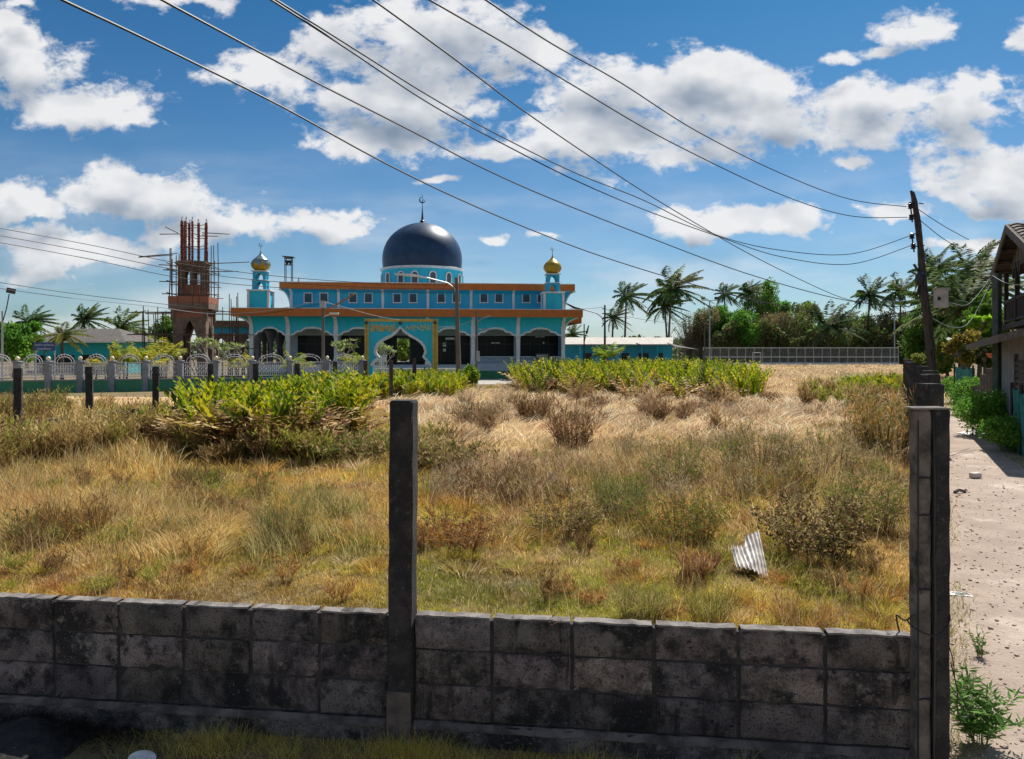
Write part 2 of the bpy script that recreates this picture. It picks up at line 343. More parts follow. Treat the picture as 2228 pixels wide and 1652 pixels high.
# ------------------------------------------------------------------ setting: ground, path, sand, apron
gm = mat('dry_soil', (.20, .135, .065), 1, c2=(.13, .10, .045), scale=.9, bump=.8, bscale=12, extra=[(3, .5, .7, (.30, .21, .10)), (.25, .5, .62, (.12, .12, .04))])
M['path'] = mat('path_dust', (.42, .33, .27), 1, c2=(.33, .255, .205), scale=1.6, bump=.9, bscale=30, extra=[(22, .56, .70, (.27, .20, .155)), (.8, .52, .66, (.52, .42, .35)), (2.6, .58, .70, (.30, .23, .17)), (60, .60, .70, (.55, .46, .39))])
M['sand'] = mat('yellow_sand', (.60, .40, .20), 1, c2=(.48, .31, .15), scale=.8, bump=.6, bscale=14, extra=[(4, .6, .75, (.36, .24, .10))])
g = MB(); nn = 60
def gx(i): t = (i / nn - .5) * 2; return 1500 * math.copysign(abs(t) ** 3, t)
g.sheet([[(gx(i), gx(j) + 5, 0) for i in range(nn + 1)] for j in range(nn + 1)])
o = g.build('ground', gm); o['kind'] = 'structure'
WALLP = [(2.16, 3.85), (3.56, 6.3), (4.75, 8.4), (6.05, 10.7), (7.22, 13.0), (8.40, 15.4), (9.62, 17.8), (10.85, 20.2), (12.1, 22.6), (13.35, 25.0), (14.6, 27.4), (15.9, 29.8)]
pl = [(1.0, 1.0), (1.85, 3.2)] + [(x + .10, y - .02) for x, y in WALLP] + [(18.6, 34), (22, 40), (29, 54)]
wid = [2.9, 2.8] + [2.7, 2.5, 2.4, 2.2, 2.1, 2.0, 2.0, 1.9, 1.9, 1.8, 1.7, 1.6] + [1.5, 1.5, 1.4]
p = MB(); rows = []
for (x, y), w_ in zip(pl, wid):
    d_ = Vector((.89, -.46, 0)); n_ = 6
    rows.append([(x + d_.x * w_ * k / n_, y + d_.y * w_ * k / n_, .012) for k in range(n_ + 1)])
fine = []
for a in range(len(rows) - 1):
    for s_ in range(6):
        t = s_ / 6; j = random.uniform(-.10, .10)
        fine.append([tuple(rows[a][k][i] * (1 - t) + rows[a + 1][k][i] * t + (j if (k == 6 and i == 0) else 0) for i in range(3)) for k in range(7)])
p.sheet(fine); o = p.build('path', M['path']); o['kind'] = 'structure'
s = MB(); s.sheet([[(-60, 15.2, .008), (-14, 15.2, .008), (-9.5, 18.5, .008), (-5.2, 27.5, .008)], [(-60, 36.0, .008), (-22, 36.0, .008), (-11, 35.2, .008), (-4.0, 34.0, .008)]])
o = s.build('sandy_track', M['sand']); o['kind'] = 'structure'
s = MB(); s.sheet([[(-4.4, 49, .02), (9, 49, .02), (24, 50, .02)], [(-4.4, 59, .02), (9, 59, .02), (24, 60, .02)]])
o = s.build('concrete_apron', mat('apron_concrete', (.42, .39, .34), .9, c2=(.33, .30, .26), scale=.7, bump=.3)); o['kind'] = 'structure'

# ------------------------------------------------------------------ block wall in front
A = Vector((-.559, 4.2, 0)); ANG = math.atan(-.120); dx = Vector((math.cos(ANG), math.sin(ANG), 0))
wall = thing('block_wall', 'long blackened concrete block wall with a tall post, nearest the camera', 'wall', A, ANG)
def bay(x0, nb, bw, zt):
    m = MB(); mo = MB(); cp = MB()
    rows_ = [(.135, .325), (.337, .520), (.532, zt)]
    for k in range(nb):
        for r, (z0, z1) in enumerate(rows_):
            xa, xb = x0 + k * bw + .008, x0 + (k + 1) * bw - .008
            yo = random.uniform(-.007, .007); q_ = random.uniform(.72, 1.3) * (.85, 1.08, 1.0)[r]; m.g = (q_ * random.uniform(.96, 1.06), q_, q_ * random.uniform(.94, 1.1))
            # a block: a grid front so its edges can be worn
            nx, nz_ = 9, 5; front = []; back = []
            for j in range(nz_):
                rf = []
                for i in range(nx):
                    ex = (1 if i in (0, nx - 1) else 0); ez = (1 if j in (0, nz_ - 1) else 0)
                    X = xa + (xb - xa) * i / (nx - 1); Z = z0 + (z1 - z0) * j / (nz_ - 1)
                    d_ = random.uniform(-.0015, .0015) + (.008 if ex or ez else 0)
                    chip = random.random() < .2 and (ex or ez)
                    if r == 2 and j == nz_ - 1: Z += random.uniform(-.007, .003) - (.010 if i in (0, nx - 1) else 0)
                    rf.append((X + (random.uniform(.0, .006) if i == 0 else -random.uniform(0, .006) if i == nx - 1 else 0), -.035 + yo + d_ + (.018 * random.random() if chip else 0), Z + (random.uniform(-.003, .003) if ez else 0)))
                front.append(rf)
            m.sheet(front)
            tp = front[-1]; m.sheet([tp, [(q[0], .035, q[2]) for q in tp], [(q[0], .035, z0) for q in tp]])
            for e in (0, -1):
                c_ = [rw[e] for rw in front]; m.sheet([c_, [(q[0], .035, q[2]) for q in c_]] if e else [[(q[0], .035, q[2]) for q in c_], c_])
            m.sheet([[(q[0], .035, q[2]) for q in front[0]], front[0]])
    mo.b2((x0 + .004, -.020, .13), (x0 + nb * bw - .004, .03, zt - .018))
    m.build('block_courses', M['conc_block'], wall); mo.build('mortar', M['mortar'], wall)
    z = zt; n_ = nb * 12
    for k in range(nb):  # worn lip along the top, sunlight put into its paler colour
        a_, b_ = x0 + k * bw + .012, x0 + (k + 1) * bw - .012; t_ = []; f_ = []
        for i in range(13):
            xx = a_ + (b_ - a_) * i / 12; zz = z + random.uniform(-.002, .005) + .002
            t_.append((xx, -.034 + random.uniform(-.002, .003), zz)); f_.append((xx, .034, zz + .001))
        lo_ = [(q[0], q[1] - .001, q[2] - .010) for q in t_]; cp.sheet([lo_, t_, f_, [(q[0], q[1] + .001, q[2] - .012) for q in f_]])
    cp.build('sunlit_worn_edge', M['conc_top'], wall)
BW = .446
bay(.01, 6, .4445, .715); bay(-.135 - 7 * .412, 7, .412, .715)
pn = MB()
for (xa, xb) in ((-3.1, -.14), (.005, 2.68)):
    n_ = 40; prof = [(-.040, -.25), (-.062, .06), (-.062, .098), (-.045, .118), (.05, .122), (.05, -.25)]
    pn.sheet([[(xa + (xb - xa) * i / n_, y_ + random.uniform(-.003, .003), z_ + random.uniform(-.004, .004)) for i in range(n_ + 1)] for (y_, z_) in prof])
pn.build('plinth', M['conc_dark'], wall)
lg = MB(); n_ = 60
for (xa, xb) in ((-3.1, -.15), (.012, 2.66)):
    lg.sheet([[(xa + (xb - xa) * i / n_, y_ + random.uniform(-.003, .003), z_ + random.uniform(-.003, .004)) for i in range(n_ + 1)] for (y_, z_) in ((-.068, .092), (-.066, .104), (-.040, .124), (-.030, .124))])
lg.build('skylit_ledge', mat('skylit_ledge_concrete', (.22, .18, .16), .95, c2=(.07, .056, .05), scale=6, bump=.8, bscale=60), wall)  # lit ridge: skylight on the plinth top is put into this paler colour
fo = MB(); prof = [(-.16, -.3), (-.15, -.02), (-.10, .03), (-.05, .045), (-.03, .0)]
fo.sheet([[(-3.1 + 2.0 * i / 30, y_ + random.uniform(-.012, .012), z_ + random.uniform(-.012, .012) - .0008 * i * i * .06) for i in range(31)] for (y_, z_) in prof])
fo.build('footing', M['conc_dark'], wall)
def post_mesh(h, w=.135, mm='conc_post', jit=.0035):
    m = MB(); n_ = 22; vs = []
    ring = [(-w / 2 + .01, -w / 2), (w / 2 - .01, -w / 2), (w / 2, -w / 2 + .01), (w / 2, w / 2 - .01), (w / 2 - .01, w / 2), (-w / 2 + .01, w / 2), (-w / 2, w / 2 - .01), (-w / 2, -w / 2 + .01)]
    rows_ = []
    zs = [-.3] + [h * i / n_ for i in range(n_)] + [h - .012, h]
    for i, z in enumerate(zs):
        k = .90 if i == len(zs) - 1 else 1
        rows_.append([((x * k + random.uniform(-jit, jit)), (y * k + random.uniform(-jit, jit)), z) for x, y in ring])
    vs = [q for r in rows_ for q in r]; fs = []
    for i in range(len(rows_) - 1):
        for k in range(8): j = (k + 1) % 8; fs.append((i * 8 + k, i * 8 + j, i * 8 + 8 + j, i * 8 + 8 + k))
    fs.append(tuple((len(rows_) - 1) * 8 + k for k in range(8)))
    return m.add(vs, fs)
po = post_mesh(1.925).build('post', M['conc_post'], wall); po.location = (-.062, -.02, 0); po.rotation_euler = (0, R(.35), 0)
pf = MB(); pf.box((-.062, -.088, .13), (.134, .010, .34), jit=.006).build('patch_of_bare_concrete', mat('bare_brown_concrete', (.20, .15, .12), .95, c2=(.10, .08, .07), scale=9, bump=.8, bscale=60, extra=[(30, .6, .7, (.04, .035, .03))]), wall)

# ------------------------------------------------------------------ wall along the path: posts in a row
side = thing('path_wall', 'row of black concrete posts with low block panels between field and dirt path', 'wall', (WALLP[0][0], WALLP[0][1], 0), 0)
w0 = Vector((WALLP[0][0], WALLP[0][1], 0))
for i, (x, y) in enumerate(WALLP):
    ang = math.atan2(-.5, .87)
    if i == 0:
        a_ = post_mesh(1.90, .078, 'conc_pale').build('post', M['conc_pale'], side); a_.location = (-.052, -.03, 0)
        a_['label'] = 'pale cracked corner post'
        c_ = post_mesh(1.905, .088).build('post', M['conc_post'], side); c_.location = (.035, -.035, 0)
        cap = MB(); cap.chbox((-.018, -.03, 1.908), (.176, .10, .012), .004).build('post_cap', M['conc_top'], side)
        cr = MB()
        for zc in (.42, .98, 1.36, 1.55):
            cr.tube([(-.090, -.072, zc), (-.055, -.073, zc + .006), (-.015, -.072, zc + .002)], .0045, 4)
        cr.tube([(-.084, -.071, z_) for z_ in (.1, .6, 1.1, 1.6, 1.85)], .0045, 4)
        cr.tube([(-.008 + random.uniform(-.004, .004), -.078, z_) for z_ in (.05, .3, .6, .9, 1.2, 1.5, 1.8)], [.004, .009, .007, .010, .006, .008, .003], 5)
        cr.build('cracks', M['dark'], side)
    else:
        q = post_mesh(1.93 + random.uniform(-.02, .02), .155).build('post', M['conc_post'], side)
        q.location = (x - w0.x, y - w0.y, 0); q.rotation_euler = (0, 0, random.uniform(-.06, .06) + .12)
    if i < len(WALLP) - 1:
        x2, y2 = WALLP[i + 1]; mid = ((x + x2) / 2 - w0.x, (y + y2) / 2 - w0.y, .36); Lw = math.hypot(x2 - x, y2 - y)
        pm = MB(); az = math.atan2(y2 - y, x2 - x)
        for k in range(5):
            for r_ in range(3):
                t = (k + .5) / 5; cxp = x + (x2 - x) * t - w0.x; cyp = y + (y2 - y) * t - w0.y
                pm.chbox((cxp, cyp, .16 + r_ * .2), (Lw / 5 - .012, .07, .188), .006, rz=az)
        pm.box((mid[0], mid[1], .03), (Lw - .17, .09, .14), rz=az)
        pm.build('panel', M['conc_dark'], side)

# ------------------------------------------------------------------ fence at the back left of the field
BP = [(-.7157, 13.8), (-.668, 16.0), (-.5705, 17.5), (-.4823, 19.0), (-.407, 20.6), (-.347, 22.2), (-.2896, 24.2), (-.24, 26.8), (-.199, 29.6), (-.1635, 32.6), (-.1318, 35.4)]
back = thing('back_fence', 'line of dark concrete posts with a low wall across the back left of the field', 'fence', (BP[1][0] * BP[1][1], BP[1][1], 0))
b0 = Vector((BP[1][0] * BP[1][1], BP[1][1], 0))
for i, (u_, y) in enumerate(BP):
    q = post_mesh(1.84 + random.uniform(-.03, .03), .15).build('post', M['conc_post'], back)
    q.location = (u_ * y - b0.x, y - b0.y, 0); q.rotation_euler = (random.uniform(-.015, .015), random.uniform(-.015, .015), .4)
    if 0 < i < 5:
        u2, y2 = BP[i + 1]; xa, ya, xb, yb = u_ * y - b0.x, y - b0.y, u2 * y2 - b0.x, y2 - b0.y
        pm = MB(); az = math.atan2(yb - ya, xb - xa); Lw = math.hypot(xb - xa, yb - ya)
        pm.chbox(((xa + xb) / 2, (ya + yb) / 2, .36), (Lw - .15, .08, (.80 if i > 1 else .66)), .01, rz=az)
        pm.build('panel', M['conc_dark'], back)

# ------------------------------------------------------------------ the mosque
MO = Vector((U(890) * 60, 60, 0)); MA = R(5.5); mc, ms_ = math.cos(MA), math.sin(MA)
def F(x, y=None, d=0.0):      # photo column/row on the plane d behind the front -> local x, z
    u = U(x); ox, oy = MO.x - d * ms_, MO.y + d * mc
    s_ = (u * oy - ox) / (mc - u * ms_)
    if y is None: return s_
    return s_, EYE - (y - HY) / FPX * (oy + s_ * ms_)
mosque = thing('mosque', 'turquoise two storey mosque with orange parapets and a large dark blue dome', 'mosque', MO, MA)
mp = mosque
X0, X1 = F(547), F(1229); DEP = 20.0
ZF0, ZF1, ZA, ZS, ZP = 4.97, 5.58, 4.0, 3.42, 1.12
# plinth
m = MB(); m.b2((X0 - .15, -.25, 0), (X1 + .15, DEP, .62)); m.build('plinth', M['greenpaint'], mp)
m = MB(); m.b2((X0 - .18, -.28, .62), (X1 + .18, DEP + .03, ZP)); m.build('floor_slab', M['palegrey'], mp)
st = MB()
gx0, gx1 = F(800), F(945)
for k in range(4): st.b2((gx0, -.28 - .35 * (4 - k), 0), (gx1, -.281, .22 * (k + 1) + .0))
st.build('steps', M['palegrey'], mp)
# cove: rings swept round the building from arcade to fascia
def ring(o_, z, x0=X0, x1=X1, y0=0., y1=DEP): return [(x0 - o_, y1 + o_, z), (x0 - o_, y0 - o_, z), (x1 + o_, y0 - o_, z), (x1 + o_, y1 + o_, z), (x0 - o_, y1 + o_, z)]
OUT = 1.15
def coveo(t): return OUT * (1 - math.sqrt(max(0, 1 - t * t)))
m = MB(); m.sheet([ring(coveo(k / 12 * .985), ZA + (ZF0 - ZA) * k / 12) for k in range(13)]); smooth_by_angle(m.build('cove', M['teal'], mp), 35)
m = MB(); m.sheet([ring(OUT - .001, ZF0 - .002), ring(OUT + .12, ZF0 - .002), ring(OUT + .12, ZF1), ring(OUT - .25, ZF1), ring(OUT - .25, ZF1 - .2)])
m.build('lower_parapet', M['orange'], mp)
m = MB(); m.b2((X0 - OUT + .2, -OUT + .2, ZF1 - .25), (X1 + OUT - .2, DEP + OUT - .2, ZF1 - .15)); m.build('lower_roof', M['palegrey'], mp)
# the arcade: nine bays with scalloped arches
colpx = [547, 627, 731, 830, 930, 1029, 1127, 1223]
cxs = [F(x) for x in colpx]; cxs[-1] = X1 - .15
def lobes(t):
    v = 0
    for c_, r_, h0, hh in ((0, .5, .52, .48), (.56, .25, .22, .32), (-.56, .25, .22, .32), (.86, .16, 0, .16), (-.86, .16, 0, .16)):
        q = (t - c_) / r_
        if abs(q) < 1: v = max(v, h0 + hh * math.sqrt(1 - q * q))
    return v
def archbay(xa, xb, y0, th, zs, za, ztop, M1, M2, parent, trim=.14):
    n_ = 48; pts = [(xa + (xb - xa) * i / n_, zs + (za - zs) * lobes(-1 + 2 * i / n_)) for i in range(n_ + 1)]
    a = MB(); a.sheet([[(x, y0, ztop) for x, z in pts], [(x, y0, z) for x, z in pts], [(x, y0 + th, z) for x, z in pts], [(x, y0 + th, ztop) for x, z in pts]])
    a.build('arch_wall', M1, parent)
    b = MB(); b.ribbon([(x, z + trim * .35) for x, z in pts], trim, y0 - .05, y0 - .002); b.build('arch_trim', M2, parent)
for i in range(len(cxs) - 1):
    archbay(cxs[i] + .17, cxs[i + 1] - .17, 0, .25, ZS, ZA + .06, ZA + .07 if False else ZA + .10, M['teal'], M['white'], mp)
for i, x in enumerate(cxs):
    m = MB(); m.chbox((x, .05, (ZP + ZS) / 2), (.30, .30, ZS - ZP), .02); m.chbox((x, .05, ZP + .12), (.42, .42, .24), .03)
    m.chbox((x, .05, ZS - .10), (.40, .40, .10), .03); m.chbox((x, .05, ZS + .03), (.48, .44, .10), .03); m.chbox((x, .05, ZS - .45), (.38, .38, .07), .02)
    m.chbox((x, .05, (ZS + ZA) / 2 + .15), (.34, .32, ZA - ZS + .25), .02)
    m.build('column', M['white'], mp)
    rb = MB(); prof = [(-coveo(k / 10 * .985), ZA + (ZF0 - ZA) * k / 10) for k in range(11)]
    n0 = []
    for (yy, zz) in prof: n0.append([(x - .13, yy + .02, zz), (x - .13, yy - .10, zz), (x + .13, yy - .10, zz), (x + .13, yy + .02, zz)])
    rb.sheet(n0); rb.build('cove_rib', M['white'], mp)
for sx, x in ((-1, X0), (1, X1)):     # ribs turned to the sides at the corners
    for k, yb in enumerate((.4, 4.4, 8.4)):
        rb = MB(); n0 = []
        for (yy, zz) in prof: n0.append([(x + sx * (-yy - .02), yb - .13, zz), (x + sx * (-yy + .10), yb - .13, zz), (x + sx * (-yy + .10), yb + .13, zz), (x + sx * (-yy - .02), yb + .13, zz)])
        rb.sheet(n0); rb.build('cove_rib', M['white'], mp)
# side walls, lower storey
sw = MB(); sw.b2((X1 - .02, 1.2, ZP + .01), (X1 + .01, DEP, ZA + .1)); sw.b2((X1 - .3, 3.2, ZP + .01), (X1 - .05, DEP, ZA + .1)); sw.build('side_wall', M['teal2'], mp)
sb = MB(); sb.b2((X1 - .02, .25, ZS - .45), (X1 + .06, DEP + .1, ZS - .05)); sb.build('side_band', mat('band_blue', (.012, .10, .36), .5), mp)
sw = MB(); sw.b2((X0 + 4, DEP - .25, ZP + .01), (F(864, None, DEP), DEP - .05, ZA + .1)); sw.b2((F(892, None, DEP), DEP - .25, ZP + .01), (X1 - .3, DEP - .05, ZA + .1)); sw.build('rear_wall', M['pillargrey'], mp)
cl = MB(); cl.b2((X0 + .1, .26, ZA + .10), (X1 - .1, DEP - .1, ZA + .2)); cl.build('ceiling', M['pillargrey'], mp)
# hall front behind the arcade: pale piers with big dark windows
D3 = 2.9
hw = MB(); xs = [F(x, None, D3) for x in (640, 735, 862, 893, 1030, 1125, 1222)]
hw.b2((xs[0], D3, 3.55), (xs[-1], D3 + .2, ZA + .09))
for k, x in enumerate(xs):
    if k in (2, 3): continue
    hw.b2((x - .28, D3 - .03, ZP + .01), (x + .28, D3 + .2, 3.549))
for a_, b_ in ((xs[4] + .28, xs[5] - .28), (xs[5] + .28, xs[6] - .28)): hw.b2((a_, D3, ZP + .01), (b_, D3 + .2, ZP + .5))
hw.build('hall_wall', M['palegrey'], mp)
for k in range(6):
    a_, b_ = xs[k], xs[k + 1]
    if k == 2: continue
    z0 = ZP + .5 if k >= 4 else ZP + .02
    f_ = MB(); nm = 'window' if k >= 4 else 'glazed_door'
    L0 = a_ + .28 if k not in (3,) else a_; R0 = b_ - .28 if k not in (1,) else b_
    for xx in [L0 + .03 + (R0 - L0 - .06) * j / 4 for j in range(5)]: f_.b2((xx - .03, D3 + .02, z0), (xx + .03, D3 + .10, 3.54))
    f_.b2((L0, D3 + .022, 2.8), (R0, D3 + .098, 2.87))
    f = f_.build(nm, M['dark'], mp)
    pn_ = MB(); pn_.b2((L0 + .01, D3 + .12, z0), (R0 - .01, D3 + .14, 3.548)); pn_.build('pane', M['glass'], f)
fr = MB(); xa, xb = xs[2], xs[3]
for q in (xa, xb): fr.b2((q - .08, D3 - .02, ZP + .01), (q + .08, D3 + .22, 3.5))
fr.b2((xa - .08, D3 - .02, 3.3), (xb + .08, D3 + .22, 3.548)); fr.build('open_doorway', M['dark'], mp)
# notices on the glass and the black board on the balustrade
def text(s_, size, loc, m_, parent, rot=(R(90), 0, 0), name='lettering', width=None, ext=.006, height=None):
    cu = bpy.data.curves.new(name, 'FONT'); cu.body = s_; cu.size = size; cu.extrude = ext; cu.align_x = 'CENTER'; cu.align_y = 'CENTER'; cu.offset = .012
    t = bpy.data.objects.new(name, cu); C.objects.link(t); bpy.context.view_layer.update()
    dg = bpy.context.evaluated_depsgraph_get(); me = bpy.data.meshes.new_from_object(t.evaluated_get(dg)); bpy.data.objects.remove(t)
    me.materials.clear(); me.materials.append(m_)
    if width and len(me.vertices):
        xs_ = [v.co.x for v in me.vertices]; k = width / (max(xs_) - min(xs_)); mid = (max(xs_) + min(xs_)) / 2
        ys_ = [v.co.y for v in me.vertices]; ky = height / (max(ys_) - min(ys_)) if height else k; my = (max(ys_) + min(ys_)) / 2
        for v in me.vertices: v.co.x = (v.co.x - mid) * k; v.co.y = (v.co.y - my) * ky
    o_ = bpy.data.objects.new(name, me); C.objects.link(o_); o_.location = loc; o_.rotation_euler = rot; o_.parent = parent
    return o_
for (px, py, w_, h_) in ((967, 789, 8, 10), (982, 781, 24, 4), (1179, 775, 26, 7), (1081, 773, 18, 4), (967, 803, 6, 8)):
    pass
nt_ = MB()
for (px, py, w_, h_) in ((967, 750, 8, 9), (981, 737, 24, 5), (1078, 747, 18, 4), (1183, 747, 3, 6), (967, 762, 6, 7), (1175, 733, 20, 2)):
    nt_ = MB(); a_, z_ = F(px - w_ / 2, py, D3); b_, _ = F(px + w_ / 2, py, D3); nt_.b2((a_, D3 + .085, z_ - h_ * .019), (b_, D3 + .098, z_ + h_ * .019)); nt_.build('notice', M['white'], mp)
bb = MB(); a_, z_ = F(1165, 775, -.3); b_, _ = F(1195, 775, -.3); bb.b2((a_, -.34, z_ - .22), (b_, -.30, z_ + .22)); bo = bb.build('board', M['dark'], mp)
lt = MB()
for r_ in range(2):
    for k in range(9): lt.b2((a_ + .1 + k * .105, -.35, z_ + .02 - r_ * .14), (a_ + .17 + k * .105, -.342, z_ + .1 - r_ * .14))
lt.build('lettering', M['white'], bo)
# hall furniture: a fan and lamp hint on ceiling
# balustrades between right-hand columns
for i in (5, 6):
    a_, b_ = cxs[i] + .2, cxs[i + 1] - .2; m = MB(); m.b2((a_, -.06, 1.70), (b_, .10, 1.80)); m.b2((a_, -.06, ZP + .005), (b_, .10, ZP + .1)); n_ = 22
    for k in range(n_): m.lathe([(.045, 0), (.03, .06), (.055, .2), (.03, .38), (.045, .5)], 6, (a_ + (b_ - a_) * (k + .5) / n_, .02, ZP + .1))
    m.build('balustrade', M['palegrey'], mp)
m = MB(); m.b2((F(945), -.5, .02), (X1 + .3, -.3, .45)); m.build('front_step', M['greenpaint'], mp)
# inside pillars of the open left bays
for px, dd in ((560, 3), (590, 5), (605, 8), (640, 6), (575, 10), (612, 12)):
    m = MB(); m.lathe([(.22, 0), (.16, .3), (.16, 1.7), (.45, 2.6), (.5, 2.9)], 10, (F(px, None, dd), dd, ZP)); m.build('inner_pillar', M['pillargrey'], mp)
# side porch on the right
m = MB(); a_ = X1 + OUT + .121; b_ = a_ + 1.1; m.b2((a_, 5.0, 4.72), (b_, DEP, 5.25)); m.build('porch_parapet', M['orange'], mp)
m = MB(); m.sheet([[(X1 + .02 + 2.1 * (1 - math.sqrt(max(0, 1 - (k / 10) ** 2))), yy, 3.3 + 1.42 * k / 10) for k in range(11)] for yy in (5.05, DEP - .1)]); m.build('porch_cove', M['teal'], mp)
# upper storey
D2 = 2.6
UX0, UX1 = F(632, None, D2), F(1229, None, D2); UD = 15.0; ZU = 7.38; ZUT = 7.92
m = MB(); m.b2((UX0, D2, ZF1 - .2), (UX1, UD, ZU + .1)); m.build('upper_wall', M['teal2'], mp)
def coveu(t): return .95 * (1 - math.sqrt(max(0, 1 - t * t)))
m = MB(); m.sheet([ring(coveu(k / 10 * .98) + .004, 6.5 + (ZU - 6.5) * k / 10, UX0, UX1, D2, UD) for k in range(11)]); smooth_by_angle(m.build('upper_cove', M['teal2'], mp), 35) if False else None
m = MB(); m.sheet([ring(.55 * max(0, k / 8) ** 2 + .004, 7.0 + (ZU - 7.0) * k / 8, UX0, UX1, D2, UD) for k in range(9)]); m.build('upper_cove', M['teal2'], mp)
for sx, xw in ((-1, UX0), (1, UX1)):
    pts_ = [(xw + sx * .95 * (1 - math.sqrt(max(0, 1 - (k / 10) ** 2))), 5.75 + (ZU - 5.75) * k / 10) for k in range(11)]
    m = MB(); m.prism([(xw + sx * .005, ZU)] + [(a + sx * .005, b) for a, b in pts_], D2 + .02, UD - .02); m.build('side_bracket', M['teal2'], mp)
    m = MB(); m.ribbon(pts_, .10, D2 - .04, D2 + .018); m.build('bracket_edge', M['white'], mp)
for sx, xw in ((-1, X0), (1, X1)):
    m = MB(); m.tube([(xw + sx * (coveo(k / 14 * .985) + .01), -coveo(k / 14 * .985) - .01, ZA + (ZF0 - ZA) * k / 14) for k in range(15)], .085, 6); m.build('corner_rib', M['white'], mp)
m = MB(); m.sheet([ring(.5, ZU - .001, UX0, UX1, D2, UD), ring(.75, ZU - .001, UX0, UX1, D2, UD), ring(.75, ZUT, UX0, UX1, D2, UD), ring(.4, ZUT, UX0, UX1, D2, UD), ring(.4, ZUT - .2, UX0, UX1, D2, UD)])
m.build('upper_parapet', M['orange'], mp)
m = MB(); m.sheet([ring(.76, ZUT, UX0, UX1, D2, UD), ring(.76, ZUT + .05, UX0, UX1, D2, UD), ring(.6, ZUT + .05, UX0, UX1, D2, UD)]); m.build('parapet_edge', M['white'], mp)
m = MB(); m.sheet([ring(OUT + .13, ZF1, X0, X1), ring(OUT + .13, ZF1 + .04), ring(OUT, ZF1 + .04)]); m.build('parapet_edge', M['white'], mp)
m = MB(); m.b2((UX0 - .45, D2 - .45, ZUT - .25), (UX1 + .45, UD + .45, ZUT - .12)); m.build('upper_roof', M['palegrey'], mp)
for px in (634, 737, 833, 931, 1025, 1117):
    x = F(px, None, D2); m = MB(); n0 = []
    for k in range(9):
        t = k / 8; yy = D2 - .1 - .55 * t * t; zz = 7.0 + (ZU - 7.0) * t; n0.append([(x - .11, D2 - .004, zz), (x - .11, yy, zz), (x + .11, yy, zz), (x + .11, D2 - .004, zz)])
    n0 = [[(q[0], q[1], ZF1) for q in n0[0]]] + n0; m.sheet(n0); m.build('upper_rib', M['white'], mp)
for px in (670.6, 705, 768, 801.6, 864, 898.7, 960, 993, 1052.9, 1085.6, 1145, 1177):
    x, z = F(px, 648, D2); m = MB(); w_, h_ = .36, .42
    for s_ in (-1, 1): m.b2((x + s_ * w_ - s_ * .07, D2 - .06, z - h_), (x + s_ * w_, D2 - .003, z + h_))
    m.b2((x - w_ + .07, D2 - .058, z + h_ - .07), (x + w_ - .07, D2 - .003, z + h_)); m.b2((x - w_ - .03, D2 - .08, z - h_ - .05), (x + w_ + .03, D2 - .003, z - h_ + .04))
    f = m.build('window_frame', M['white'], mp); g_ = MB()
    for k in range(8): g_.box((x, D2 - .018, z - h_ + .08 + k * .095), (2 * w_ - .15, .006, .085), tilt=(R(24), 0))
    g_.build('louvre_panes', M['glassgrey'], f)
# main dome
dcx, dcy = F(919, None, 9.5), 9.5
m = MB(); m.lathe([(3.78, ZUT - .3), (3.78, 9.72)], 48, (dcx, dcy, 0)); smooth_by_angle(m.build('drum', M['teal'], mp), 30)
m = MB(); m.lathe([(3.79, 9.66), (3.98, 9.74), (3.98, 9.84), (3.7, 9.92)], 48, (dcx, dcy, 0)); m.build('drum_cornice', M['white'], mp)
for k in range(15):
    a = R(-90 - 8.8 + 24.3 * k); e = MB(); pts = [(-.3, -.8), (-.3, 0)] + [(-.3 * math.cos(t * math.pi / 8), .3 * math.sin(t * math.pi / 8)) for t in range(1, 8)] + [(.3, 0), (.3, -.8)]
    e.ribbon(pts, .11, -.06, .02); f = e.build('drum_window', M['white'], mp); f.location = (dcx + 3.80 * math.cos(a), dcy + 3.80 * math.sin(a), 9.05); f.rotation_euler = (0, 0, a + R(90))
    g_ = MB(); g_.prism([(p_[0] * .85, p_[1] * .95) for p_ in pts], -.012, .015); g_.build('pane', M['glassgrey'], f)
prof = [(3.66, 0)]
for k in range(1, 25):
    t = k / 24 * math.pi / 2; zz = 4.42 * math.sin(t) if t > 0 else 0; rr = 3.70 * math.cos(t) ** .86
    if k <= 6: rr = 3.72 - .0035 * (k - 3) ** 2
    prof.append((max(rr, .06), zz))
prof = [(3.66, 0), (3.70, .35), (3.73, .75), (3.72, 1.2), (3.65, 1.65), (3.52, 2.08), (3.33, 2.50), (3.07, 2.90), (2.76, 3.25), (2.38, 3.57), (1.95, 3.85), (1.5, 4.07), (1.02, 4.24), (.55, 4.34), (.06, 4.38)]
m = MB(); m.lathe(prof, 64, (dcx, dcy, 9.90)); smooth_by_angle(m.build('dome', M['domeblue'], mp), 60)
def crescent(mb, x, y, z, r):
    pts = []
    for k in range(25):
        a = R(50 + 300 * k / 24) + R(30); pts.append((x + r * math.cos(a), y, z + r * math.sin(a), r * .22 * math.sin(math.pi * k / 24) + r * .03))
    mb.tube([p_[:3] for p_ in pts], [p_[3] for p_ in pts], 6)
    mb.tube([(x + r * .2, y, z - r * .3), (x + r * .2, y, z + r * .3)], r * .2, 5)
m = MB(); m.lathe([(.32, 0), (.32, .08), (.20, .16), (.26, .24), (.12, .36), (.09, .7), (.05, 1.2), (.03, 1.6), (.025, 2.2)], 10, (dcx, dcy, 14.2)); crescent(m, dcx, dcy, 16.45, .26); m.tube([(dcx, dcy, 16.6), (dcx, dcy, 16.95)], .02, 5)
m.build('finial', M['dark'], mp)
